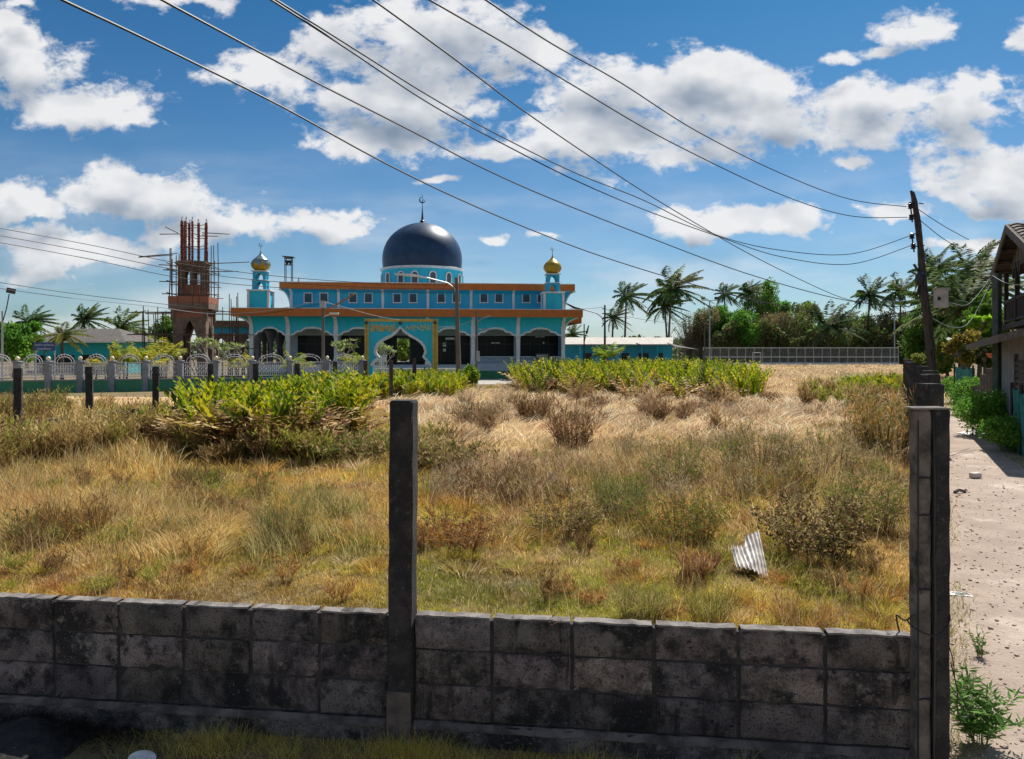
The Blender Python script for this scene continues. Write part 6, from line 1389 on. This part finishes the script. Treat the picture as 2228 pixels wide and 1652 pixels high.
palm('lowest coconut palm half hidden beside the right end of the mosque', 1247, 118, 728, 2.6, .1, 3, wind=(.2, 0))
palm('coconut palm rising behind the brown vine tree at its left', 1577, 146, 640, 3.9, .3, 1)
palm('coconut palm between the floodlight palm and the tall green tree', 1628, 148, 636, 3.8, .2, 3)
palm('low spreading coconut palm with long pale stiff fronds above the mesh fence', 1802, 126, 712, 6.6, 0, 4, nfr=26, wind=(.15, 0), cols=[(.10, .15, .05), (.16, .19, .09), (.07, .12, .04)])
palm('coconut palm high above the mesh fence, left of the floodlight mast', 1893, 134, 642, 5.3, .6, 2, wind=(.35, 0))
palm('coconut palm just left of the wooden utility pole', 1960, 130, 632, 5.4, .2, 1)
palm('coconut palm whose crown shows right above the cable bundle of the pole', 2032, 66, 590, 3.2, .3, 3)
palm('big coconut palm right of the wooden pole, crown against the sky', 2112, 52, 592, 3.6, .4, 2, nfr=34, cols=[(.06, .12, .03), (.10, .17, .05), (.14, .18, .06)])
palm('low big coconut palm with long grey green fronds behind the house', 2098, 44, 668, 4.2, .2, 4, nfr=26, wind=(-.15, 0), cols=[(.12, .18, .07), (.18, .22, .11), (.08, .13, .04)])
palm('coconut palm at left edge above the bright green tree', 60, 96, 700, 3.4, .1, 2)
palm('coconut palm behind the ridge of the low house', 184, 90, 696, 3.0, .1, 1)
palm('coconut palm behind the right end of the low house', 262, 84, 712, 3.4, .1, 3, cols=[(.14, .22, .05), (.2, .26, .06), (.10, .17, .04)])
palm('coconut palm high beyond the wooden house roof, left part', 2150, 60, 640, 4.0, .2, 3)
o_ = palm('short palm with a drooping crown in front of the low house', 135, 58, 728, 2.2, 0, 5, nfr=16, wind=(0, 0), group='garden palms', cols=[(.12, .19, .04), (.18, .22, .05), (.25, .25, .06)], tw=.13)
def areca(label, px_, Y, h_, cols=(YEL, LIM, (.6, .5, .07))):
    o_ = thing('areca_palm', label, 'palm', col(px_, Y), 0, GA_); m = MB()
    for q in range(6): a = random.uniform(0, 6.28); m.tube([(.2 * math.cos(a), .2 * math.sin(a), 0), (.3 * math.cos(a), .3 * math.sin(a), h_ * .55)], [.05, .035], 5)
    m.build('stems', M['bark'], o_); v = palmcrown(14, h_ * .62, list(cols), (0, 0), leafl=h_ * .20, up=1.3, npair=12, tri=.045, low=.35, droop=.9); c_ = v.build('fronds', M['leaf'], o_); c_.location = (0, 0, h_ * .5)
areca('yellow areca palm low against the turquoise wall, leftmost', 203, 46, 1.9)
areca('yellow areca palm just right of the leftmost one', 236, 46, 2.3)
areca('tall yellow areca palm right of the dark windows', 268, 47, 3.0)
areca('yellow areca palm between the low house and the scaffold', 318, 47, 2.6)
areca('tall dull green areca palm beside the thin pole', 352, 49, 3.5, ((.3, .34, .06), YEL))
areca('small areca palm behind the railing near the first mosque column', 522, 48, 2.3, (LIM, YEL))
areca('small areca palm between the second and third mosque columns', 642, 48, 2.4, (LIM, YEL))
areca('yellow areca palm just left of the gate arch', 776, 51, 2.6, (LIM, YEL))
areca('green areca palm behind the ferns right of the mosque', 1322, 62, 3.4, (LIM, (.2, .28, .04)))
def frangipani(label, px_, Y, h_, sp_):
    o_ = thing('frangipani', label, 'small tree', col(px_, Y), 0, 'sparse frangipani trees behind the railing'); m = MB(); tips = []
    def br(p, d, l, r, lv):
        q = p + d * l; m.tube([p, (p + q) / 2 + Vector((random.uniform(-.04, .04), 0, .02)), q], [r, r * .85, r * .7], 5)
        if lv == 0: tips.append(q); return
        for s_ in range(random.choice((2, 3, 3))):
            dd = (d * .7 + Vector((random.uniform(-.9, .9) * sp_, random.uniform(-.7, .7), random.uniform(.2, .7)))).normalized(); br(q, dd, l * random.uniform(.65, .9), r * .68, lv - 1)
    br(Vector((0, 0, 0)), Vector((.05, 0, 1)), h_ * .28, .08, 4); m.build('branches', mat('pale_bark', (.34, .31, .25), .8), o_)
    v = Veg()
    for q in tips:
        k = 7; dv = rng.normal(0, 1, (k, 3)); dv[:, 2] = np.abs(dv[:, 2]) * .6; dv /= np.linalg.norm(dv, axis=1)[:, None]; b = np.cross(dv, rng.normal(0, 1, (k, 3))); b /= np.linalg.norm(b, axis=1)[:, None]
        v.quads(np.array(q)[None] + dv * .12, dv * .13, b * .04, pal([(.30, .38, .12), (.45, .5, .25), (.2, .3, .06)], k))
    v.build('leaves', M['leaf'], o_)
frangipani('sparse pale frangipani in front of the minaret', 452, 47, 3.4, 1.3)
frangipani('wide frangipani between minaret and mosque', 512, 48, 3.2, 1.3)
frangipani('frangipani with pale leaves left of the gate arch', 748, 48.5, 3.3, 1.1)
frangipani('small frangipani seen through the gate arch', 832, 53, 2.8, .9)
# ---- broad-leaved trees
GW = GWX = 'trees beyond the mesh fence'
def tree(name, label, px_, Y, ytop, wpx, ybot, cols, nl=5000, leaf=(.28, .13), group=None, shape=1.0, cat='tree', bare=False, nb_=34, leafd=1.0):
    if group == GWX: Y = max(Y + 22, 131); wpx *= 1.36; ybot += 60; nl = int(nl * 1.9)
    k_ = Y / FPX; o_ = thing(name, label, cat, col(px_, Y), 0, group); zt_ = EYE + (HY - ytop) * k_; zb = max(.3, EYE + (HY - ybot) * k_); rx = wpx * k_ / 2; rz_ = (zt_ - zb) / 2; cz = (zt_ + zb) / 2
    cb = rng.normal(0, 1, (nb_, 3)); cb /= np.linalg.norm(cb, axis=1)[:, None]; cb *= rng.uniform(.25, .95, (nb_, 1)) * np.array([rx, min(rx, 4.5), rz_]); cb[:, 2] += cz; br_ = rng.uniform(.14, .36, nb_)
    m = MB(); m.tube([(0, 0, -.1), (.1, 0, zb * .6 + .4), (0, .1, cz)], [rx * .07 + .08, rx * .05 + .06, .05], 7)
    for q in range(nb_):
        s0 = Vector((0, 0, zb + (cz - zb) * random.uniform(0, .6))); e = Vector(cb[q]); md = (s0 + e) / 2 + Vector((random.uniform(-.3, .3), random.uniform(-.3, .3), .15)); m.tube([s0, md, e], [.12, .07, .03], 5)
        if bare:
            for j in range(9): e2 = e + Vector(rng.normal(0, 1, 3)) * br_[q] * min(rx, rz_); m.tube([md if j % 2 else e, (md + e2) / 2 if j % 2 else (e + e2) / 2 + Vector((.1, 0, .1)), e2], [.04, .03, .012], 4)
    m.build('trunk', M['bark'] if not bare else M['woodgrey'], o_)
    v = Veg(); i = rng.integers(0, nb_, nl); dv = rng.normal(0, 1, (nl, 3)); dv /= np.linalg.norm(dv, axis=1)[:, None]
    P0 = cb[i] + dv * np.array([rx, min(rx, 4.5), rz_ * 1.0]) * br_[i][:, None] * rng.uniform(.55, 1.15, (nl, 1)) ; P0[:, 2] = np.maximum(P0[:, 2], .1)
    a = rng.normal(0, 1, (nl, 3)) + dv * .6; a /= np.linalg.norm(a, axis=1)[:, None]; b = np.cross(a, rng.normal(0, 1, (nl, 3))); b /= np.linalg.norm(b, axis=1)[:, None] + 1e-6
    cbv = np.array(cols)[rng.integers(0, len(cols), nb_)]; cc = cbv[i] * rng.uniform(.6, 1.35, (nl, 1))
    v.quads(P0, a * leaf[0] * rng.uniform(.6, 1.2, (nl, 1)), b * leaf[1], np.clip(cc, 0, 1)); v.build('crown', M['leaf'], o_); return o_
BR = [(.24, .19, .08), (.18, .15, .06), (.30, .24, .11), (.17, .22, .06)]; DG = [(.12, .24, .035), (.17, .30, .05), (.09, .18, .035)]; BG = [(.13, .30, .035), (.18, .36, .045), (.09, .22, .03)]
tree('bare_tree', 'brown nearly leafless tree at the left end of the wood', 1525, 108, 655, 66, 757, BR, 3800, (.18, .07), GW, bare=True)
tree('bare_tree', 'spindly bare tree between the tallest palm and the wood', 1500, 104, 680, 60, 750, BR, 500, (.14, .06), GW, bare=True)
tree('green_tree', 'bright green tree in front of the brown ones, left of the wood', 1600, 104, 652, 88, 757, BG, 8000, group=GW)
tree('green_tree', 'tall green tree with the highest crown in the wood', 1664, 124, 610, 84, 760, [(.12, .30, .04), (.18, .34, .05), (.24, .26, .08)], 6500, group=GW)
tree('vine_tree', 'broad brown tree covered in dry vines, centre of the wood', 1690, 108, 668, 104, 760, BR, 8000, (.22, .08), GW, bare=True)
tree('vine_tree', 'olive brown tree right of the highest crown', 1742, 114, 650, 66, 758, [(.24, .19, .08), (.22, .28, .06), (.15, .19, .05)], 5000, (.24, .10), GW, bare=True)
tree('green_tree', 'yellow green tree behind the low spreading palm', 1765, 118, 652, 60, 758, BG + DG, 4200, group=GW)
tree('dark_tree', 'dark green tree filling the gap below the high palms', 1880, 118, 690, 120, 765, DG + BR, 7000, group=GW)
tree('olive_tree', 'olive tree with dry brown top, left of the wooden pole', 1925, 110, 665, 80, 765, [(.13, .15, .04), (.17, .13, .06), (.08, .13, .03)], 5000, (.22, .09), GW, bare=True)
tree('green_tree', 'mid green rounded tree behind the low spreading palm, lower left', 1720, 116, 690, 80, 765, [(.15, .28, .04), (.2, .33, .05)], 4500, (.24, .1), GW)
tree('olive_tree', 'olive green tree between the two high palms at the right', 1845, 120, 668, 80, 765, [(.2, .24, .06), (.15, .26, .05)], 5000, (.24, .1), GW)
tree('green_tree', 'green tree close behind the floodlight mast at the right', 1955, 118, 672, 90, 765, [(.15, .28, .04), (.12, .2, .04)], 5500, (.24, .1), GW)
tree('green_tree', 'low bright bush tree at the right end of the mesh fence', 1985, 92, 735, 90, 782, [(.12, .22, .03), (.20, .26, .04)], 5000, (.2, .09), GW)
tree('dark_tree', 'dark tree between the brown and bright green trees, far back', 1560, 130, 668, 110, 765, DG, 5000, group=GW)
tree('dark_tree', 'dark tree behind the vine covered tree, far back', 1810, 132, 680, 120, 768, DG, 5000, group=GW)
GH = 'bushes and trees around the wooden house'
tree('green_tree', 'dark green tree behind the wooden utility pole', 2030, 58, 640, 110, 800, DG + [(.1, .2, .03)], 7000, (.2, .09), GH)
tree('green_tree', 'dense green tree behind the veranda', 2165, 40, 640, 130, 800, [(.08, .17, .02), (.14, .26, .03)], 7000, (.14, .06), GH)
tree('papaya_tree', 'bright lime green papaya left of the house', 2128, 30, 680, 50, 725, [(.26, .46, .03), (.20, .38, .03)], 420, (.24, .12), GH, nb_=9)
tree('croton_bush', 'yellow brown bush above the dark green net', 2103, 29, 722, 84, 800, [(.33, .25, .05), (.24, .20, .04), (.17, .19, .03)], 5200, (.09, .04), GH, cat='bush')
tree('croton_bush', 'dark bush between the croton and the awning', 2150, 27, 735, 50, 800, [(.10, .10, .03), (.07, .10, .02)], 3000, (.09, .04), GH, cat='bush')
tree('green_tree', 'green bush closing the far end of the path', 2058, 44, 745, 56, 812, [(.13, .23, .03), (.24, .28, .05)], 4000, (.12, .05), GH)
tree('green_tree', 'yellow green hedge left of the far path end', 2015, 46, 765, 60, 812, [(.26, .27, .06), (.17, .23, .04)], 3500, (.12, .05), GH)
tree('green_tree', 'round bright green tree at the left edge behind the lamp post', 32, 62, 692, 118, 792, BG, 9000, (.20, .09), 'trees around the low house')
tree('green_tree', 'soft green tree right of the low house roof', 310, 80, 722, 90, 780, [(.17, .22, .06), (.24, .26, .08)], 4500, (.2, .09), 'trees around the low house')
tree('green_tree', 'tall green tree behind the left scaffold poles', 362, 84, 688, 76, 775, DG + [(.14, .2, .05)], 5000, (.2, .09), 'trees around the low house')
tree('green_tree', 'tree top showing above the covered walk', 578, 95, 662, 36, 740, DG, 2500, (.2, .09), 'trees around the low house')
tree('green_tree', 'sunlit green tree seen through the open mosque doorway', 878, 92, 715, 70, 800, [(.3, .4, .08), (.2, .32, .05)], 4000, (.2, .09), 'trees around the low house')
GP = 'leafy green bushes along the right side of the path'
for (px_, py_, h_, r_, lab) in ((2098, 880, 1.15, .9, 'small green bush at the foot of the dark green net'), (2135, 905, 1.25, 1.0, 'bright green bush in front of the board fence'), (2166, 948, 1.1, 1.1, 'dark green bush before the ground floor wall'), (2222, 985, .75, .8, 'nearest green bush at the right edge beside the path'), (2240, 940, .9, .7, 'green bush half outside the frame below the turquoise net')):
    g0 = ground(px_, py_); bush('path_bush', lab, px_, g0.y, h_, r_, [(.14, .32, .04), (.22, .42, .05), (.08, .20, .03)], leaf=(.055, .022), nl=5200, group=GP)
v = Veg(); k = 34000; u1 = rng.uniform(.255, .585, k); Y1 = rng.uniform(127, 134, k); hh = (3.0 + 5.0 * fbm(u1 * 300, u1 * 0, 7, 13)) * sm(u1, .25, .28); zz = rng.random(k) ** .9 * hh
P0 = np.stack([u1 * Y1, Y1, zz], 1); a = rng.normal(0, 1, (k, 3)); a /= np.linalg.norm(a, axis=1)[:, None]; b = np.cross(a, rng.normal(0, 1, (k, 3))); b /= np.linalg.norm(b, axis=1)[:, None]
v.quads(P0, a * .3, b * .15, pal([(.10, .16, .04), (.20, .15, .08), (.14, .11, .06), (.18, .28, .06)], k)); tag(v.build('undergrowth', M['leaf']), kind='stuff')
# distant woods along the horizon
v = Veg(); k = 26000; az = rng.uniform(-1.15, 1.15, k); Rr = rng.uniform(190, 230, k); hh = 2 + 5.5 * fbm(az * 100, az * 0, 6, 3); zz = rng.random(k) ** .8 * hh
P0 = np.stack([np.sin(az) * Rr, np.cos(az) * Rr, zz], 1); a = rng.normal(0, 1, (k, 3)); a /= np.linalg.norm(a, axis=1)[:, None]; b = np.cross(a, rng.normal(0, 1, (k, 3))); b /= np.linalg.norm(b, axis=1)[:, None]
v.quads(P0, a * .8, b * .4, pal([(.08, .13, .05), (.11, .15, .06), (.06, .10, .04)], k)); tag(v.build('distant_woods', M['leaf']), kind='stuff')
# ------------------------------------------------------------------ weeds and litter by the path
shrub('path_weed', 'thin leaved green weed growing at the foot of the corner post', 0, 0, .42, .30, [(.13, .27, .06), (.18, .34, .08), (.09, .19, .04)], leaf=(.042, .007), nst=22, nleaf=40, stem=(.16, .2, .08), cat='weed', upright=.3, at_=(2.60, 4.12, 0))
shrub('path_weed', 'tiny weed against the path side of the corner post', 0, 0, .22, .10, [(.13, .24, .05), (.2, .3, .08)], leaf=(.02, .005), nst=10, nleaf=14, cat='weed', at_=(3.35, 5.3, 0))
v = Veg(); k = 9000   # grass along both edges of the path
tt = rng.uniform(0, 1, k); yv = 3.4 * (34 / 3.4) ** tt; xl = np.interp(yv, WPY, WPX) + .12; left = rng.random(k) < .35
xr_ = np.interp(yv, [q[1] for q in pl], [q[0] + .89 * w_ for q, w_ in zip(pl, wid)]); xb = np.where(left, xl + np.abs(rng.normal(0, .10, k)), xr_ + .1 + np.abs(rng.normal(0, .5, k)) - .12)
kp = vnoise(xb, yv, .9, 6) > .42; xb, yv = xb[kp], yv[kp]; k = len(xb)
v.add(*blades(np.stack([xb, yv - np.where(xb > 0, 0, 0), np.zeros(k)], 1), rng.uniform(.03, .14, k), rng.uniform(.3, 1.2, k), rng.uniform(0, 6.3, k), np.maximum(.004, .001 * yv), pal([(.30, .32, .06), (.45, .34, .12), (.18, .24, .04), (.5, .4, .2)], k), 2))
tag(v.build('path_edge_grass', M['grass']), kind='stuff')
# stones on the path
m = MB(); k = 2600
for q in range(k):
    yv = 3.3 * (16 / 3.3) ** (random.random() ** 1.25); xl = float(np.interp(yv, WPY, WPX)) + .1; xs_ = xl + random.random() * 2.3; r_ = random.choice((.003, .004, .005, .006, .008, .012)) * random.uniform(.7, 1.3)
    m.box((xs_, yv, .012 + r_ * .3), (r_ * 2, r_ * 1.6, r_ * 1.1), rz=random.uniform(0, 3), jit=r_ * .35)
tag(m.build('path_stones', mat('path_stone', (.42, .33, .27), .95, c2=(.30, .23, .18), scale=9)), kind='stuff')
v = Veg(); k = 900; yv = 3.3 * (22 / 3.3) ** rng.random(k); xb = np.interp(yv, WPY, WPX) + .12 + rng.random(k) ** 1.4 * 2.2; kp = vnoise(xb, yv, 1.1, 61) > .45; xb, yv = xb[kp], yv[kp]; k = len(xb)
v.add(*blades(np.stack([xb, yv, np.full(k, .018)], 1), rng.uniform(.004, .012, k), rng.uniform(3, 9, k), rng.uniform(0, 6.3, k), np.maximum(.004, .0009 * yv), pal([(.30, .2, .1), (.5, .38, .22), (.14, .09, .05), (.25, .26, .08)], k), 2)); tag(v.build('fallen_straw', M['grass']), kind='stuff')
def lit(name, label, cat, mb, m_, loc, rz=0): o_ = mb.build(name, M[m_]); o_.location = loc; o_.rotation_euler = (0, 0, rz); return tag(o_, label, cat)
g0 = ground(2122, 1042); m = MB(); m.chbox((0, 0, .05), (.17, .12, .09), .012); lit('pale_block', 'small pale block lying in the middle of the path', 'block', m, 'boxcream', (g0.x, g0.y, .012), .2)
def crumple(w_, d_, h_, nx=9):
    m = MB(); rows_ = []
    for j in range(nx): rows_.append([((i / (nx - 1) - .5) * w_ + random.uniform(-.1, .1) * w_ / nx, (j / (nx - 1) - .5) * d_, h_ * random.uniform(.1, 1) * math.sin(math.pi * (i + .5) / nx) * math.sin(math.pi * (j + .5) / nx)) for i in range(nx)])
    return m.sheet(rows_)
g0 = ground(2080, 1297); lit('paper_scrap', 'white paper scrap on the path near the corner post', 'paper', crumple(.20, .09, .03), 'litter', (g0.x + .03, g0.y, .016), -.3)
g0 = ground(2072, 1075); m = MB(); m.tube([(-.10, 0, .03), (0, .02, .06), (.10, 0, .03)], .025, 6); lit('sandal', 'small dark brown sandal like scrap against the wall side of the path', 'scrap', m, 'woodgrey', (g0.x + .12, g0.y, .0), .2)
g0 = ground(2118, 945); lit('plastic_bag', 'white plastic litter beside the bushes further up the path', 'litter', crumple(.7, .5, .12), 'litter', (g0.x, g0.y, .016))
g0 = ground(1200, 1070); lit('rubbish_bag', 'crumpled grey white rubbish bag in the field, upper of two', 'rubbish bag', crumple(.26, .24, .34), 'litter', (g0.x, g0.y, .02))
g0 = ground(1228, 1078); lit('rubbish_bag', 'flat torn white rubbish bag in the field, right of the fuller bag', 'rubbish bag', crumple(.36, .22, .12), 'litter', (g0.x + .02, g0.y, .05))
# pale broken roof sheet: a fan of corrugations leaning in the grass
m = MB(); rows_ = []; k1 = 44
for j in range(8):
    t = j / 7; row = []
    for i in range(k1 + 1):
        s_ = i / k1; ln_ = .24 + .10 * s_ + (.12 if s_ > .5 else 0) + .03 * math.sin(i * 2.1) * (1 if j == 0 else 0)
        row.append(((s_ - .5) * (.30 - .12 * (1 - t)) - .1 * (1 - t) * (1 - s_), 0.013 * math.sin(s_ * 2 * math.pi * 8) + .035 * math.sin(s_ * 5 + t * 2), ln_ * (1 - t) - .10 * s_ * t * 1.6))
    rows_.append(row)
m.sheet(rows_); m2 = MB(); m2.sheet([[(a, b + .007, c_) for a, b, c_ in r_] for r_ in rows_]); m.add(m2.v, m2.f)
g0 = ground(1645, 1262); o_ = lit('roof_sheet', 'pale broken piece of corrugated roof sheet lying in the grass', 'roof sheet', m, 'corr', (g0.x, g0.y + .1, .10), 0); o_.rotation_euler = (R(-60), R(6), R(-10))
m = MB(); m.lathe([(.0, 0), (.03, .0), (.05, .03), (.055, .04), (.05, .042)], 20); o_ = m.build('white_dish', M['litter']); o_.location = (-1.98, 3.955, -.01); o_.rotation_euler = (R(12), R(8), 0); o_.scale = (1.3, 1.1, 1); tag(o_, 'white dish lying by the burnt heap at the bottom left', 'dish')
# barbed wire on the wall, tangle at the corner post
def wallp(x, z, d=-.05): return Vector((A.x, A.y, 0)) + Matrix.Rotation(ANG, 3, 'Z') @ Vector((x, d, z))
def wallpx(px_, py_, d=-.06):
    u = U(px_); O = Vector((A.x, A.y, 0)) + Matrix.Rotation(ANG, 3, 'Z') @ Vector((0, d, 0)); c_, s_ = math.cos(ANG), math.sin(ANG); s0 = (u * O.y - O.x) / (c_ - u * s_); Y = O.y + s0 * s_
    return Vector((O.x + s0 * c_, Y, EYE - (py_ - HY) / FPX * Y))
def barbed(name, label, pts, r=.0024, mk='rust_wire', barbs=True):
    out = []
    for i in range(len(pts) - 1):
        p0, p1, p2, p3 = pts[max(i - 1, 0)], pts[i], pts[i + 1], pts[min(i + 2, len(pts) - 1)]
        for s_ in range(6): t = s_ / 6; out.append(.5 * ((2 * p1) + (-p0 + p2) * t + (2 * p0 - 5 * p1 + 4 * p2 - p3) * t * t + (-p0 + 3 * p1 - 3 * p2 + p3) * t ** 3))
    out.append(pts[-1]); b = out[0].copy(); m = MB(); m.tube([q - b for q in out], r, 5)
    if barbs:
        for i in range(2, len(out) - 1, 4):
            for s_ in range(3): dv = Vector([random.uniform(-1, 1) for _ in range(3)]).normalized() * .014; m.tube([out[i] - b - dv, out[i] - b + dv], .0016, 4)
    o_ = m.build(name, M[mk]); o_.location = b; return tag(o_, label, 'wire', 'wire scraps on the block wall')
M['rust_wire'] = mat('rusted_wire', (.10, .055, .045), .8)
barbed('barbed_wire', 'rusty barbed wire curving down the wall right of the tall post', [wallpx(*q) for q in ((1225, 1350, -.02), (1200, 1362, -.06), (1172, 1405, -.07), (1150, 1450, -.07), (1120, 1500, -.075), (1070, 1537, -.08), (1000, 1560, -.10), (950, 1572, -.11), (895, 1608, -.12))])
barbed('barbed_wire', 'darker barbed wire hanging near the middle of the right wall bay', [wallpx(*q) for q in ((1240, 1430, -.05), (1262, 1470, -.055), (1300, 1510, -.06), (1322, 1560, -.07), (1318, 1600, -.10), (1270, 1630, -.12))])
barbed('barbed_wire', 'short thin wire drooping from the top edge of the right wall bay', [wallpx(*q) for q in ((1208, 1338, -.0), (1195, 1352, -.045), (1222, 1385, -.05), (1232, 1412, -.05))], .0016)
w0_ = Vector((2.09, 3.78, 0))
def wpt(x, y, Y): return at(x, y, Y)
barbed('tangled_wire', 'black twisted wire looped around the corner post', [wpt(1962, 1395, 3.9), (wpt(1950, 1340, 3.9)), wpt(1968, 1350, 3.86), wpt(1990, 1338, 3.75), wpt(1975, 1352, 3.75), wpt(2010, 1378, 3.72), wpt(2045, 1380, 3.72), wpt(2066, 1350, 3.76), wpt(2060, 1318, 3.80)], .0042, 'wire', False)
barbed('tangled_wire', 'black wire dangling from the corner post down to the weed', [wpt(2062, 1360, 3.74), wpt(2064, 1400, 3.74), wpt(2074, 1440, 3.72), wpt(2080, 1490, 3.72), wpt(2100, 1530, 3.76), wpt(2110, 1556, 3.8), wpt(2085, 1555, 3.8), wpt(2082, 1500, 3.76), wpt(2068, 1440, 3.74)], .0028, 'wire', False)

# ------------------------------------------------------------------ words for the ground, the grass and the brush
WORDS = {
 'ground': ('dry soil ground reaching to the horizon', 'ground'), 'path': ('pinkish dusty footpath running away beside the post wall', 'path'),
 'sandy_track': ('yellow sandy track in front of the green railing wall', 'track'), 'concrete_apron': ('grey concrete apron before the mosque steps', 'pavement'),
 'short_grass': ('short yellow green turf in the near half of the field', 'grass'), 'dry_grass': ('pale matted straw coloured grass in the far half of the field', 'grass'),
 'tussock_grass': ('lumpy golden and brown grass tussocks across the field', 'grass'), 'tall_dry_stalks': ('long leaning dry stalks standing above the field grass', 'grass'),
 'verge_grass': ('yellow green grass at the foot of the block wall, camera side', 'grass'), 'burnt_twigs': ('black burnt twigs on the ash heap, bottom left', 'debris'),
 'ash_heap': ('black ash heap against the wall at the bottom left', 'ash'), 'dead_fern_thicket': ('brown dead ferns along the back left fence', 'ferns'),
 'field_weeds': ('small dry brown and olive weeds all over the field', 'weeds'), 'weed_stems': ('thin brown stems of the dry field weeds', 'weeds'),
 'undergrowth': ('dark undergrowth beneath the trees beyond the mesh fence', 'undergrowth'), 'distant_woods': ('low line of far woods on the horizon', 'woods'),
 'path_edge_grass': ('sparse grass along both edges of the footpath', 'grass'), 'path_stones': ('small stones strewn over the footpath', 'stones'), 'fallen_straw': ('bits of straw and twig lying on the footpath', 'litter')}
FERN = ['yellow green fern thicket left of the tall wall post, before the railing', 'long yellow green fern thicket across the right middle distance', 'small fern thicket in front of the gate arch', 'low green fern patch near the path wall at the far right']
for o_ in list(C.objects):
    if o_.parent is None and o_.type == 'MESH' and 'label' not in o_:
        b_ = o_.name.split('.')[0]
        if b_ == 'fern_thicket': o_['label'] = FERN[int(o_.name.split('.')[1]) if '.' in o_.name else 0]; o_['category'] = 'ferns'
        elif b_ in WORDS: o_['label'], o_['category'] = WORDS[b_]
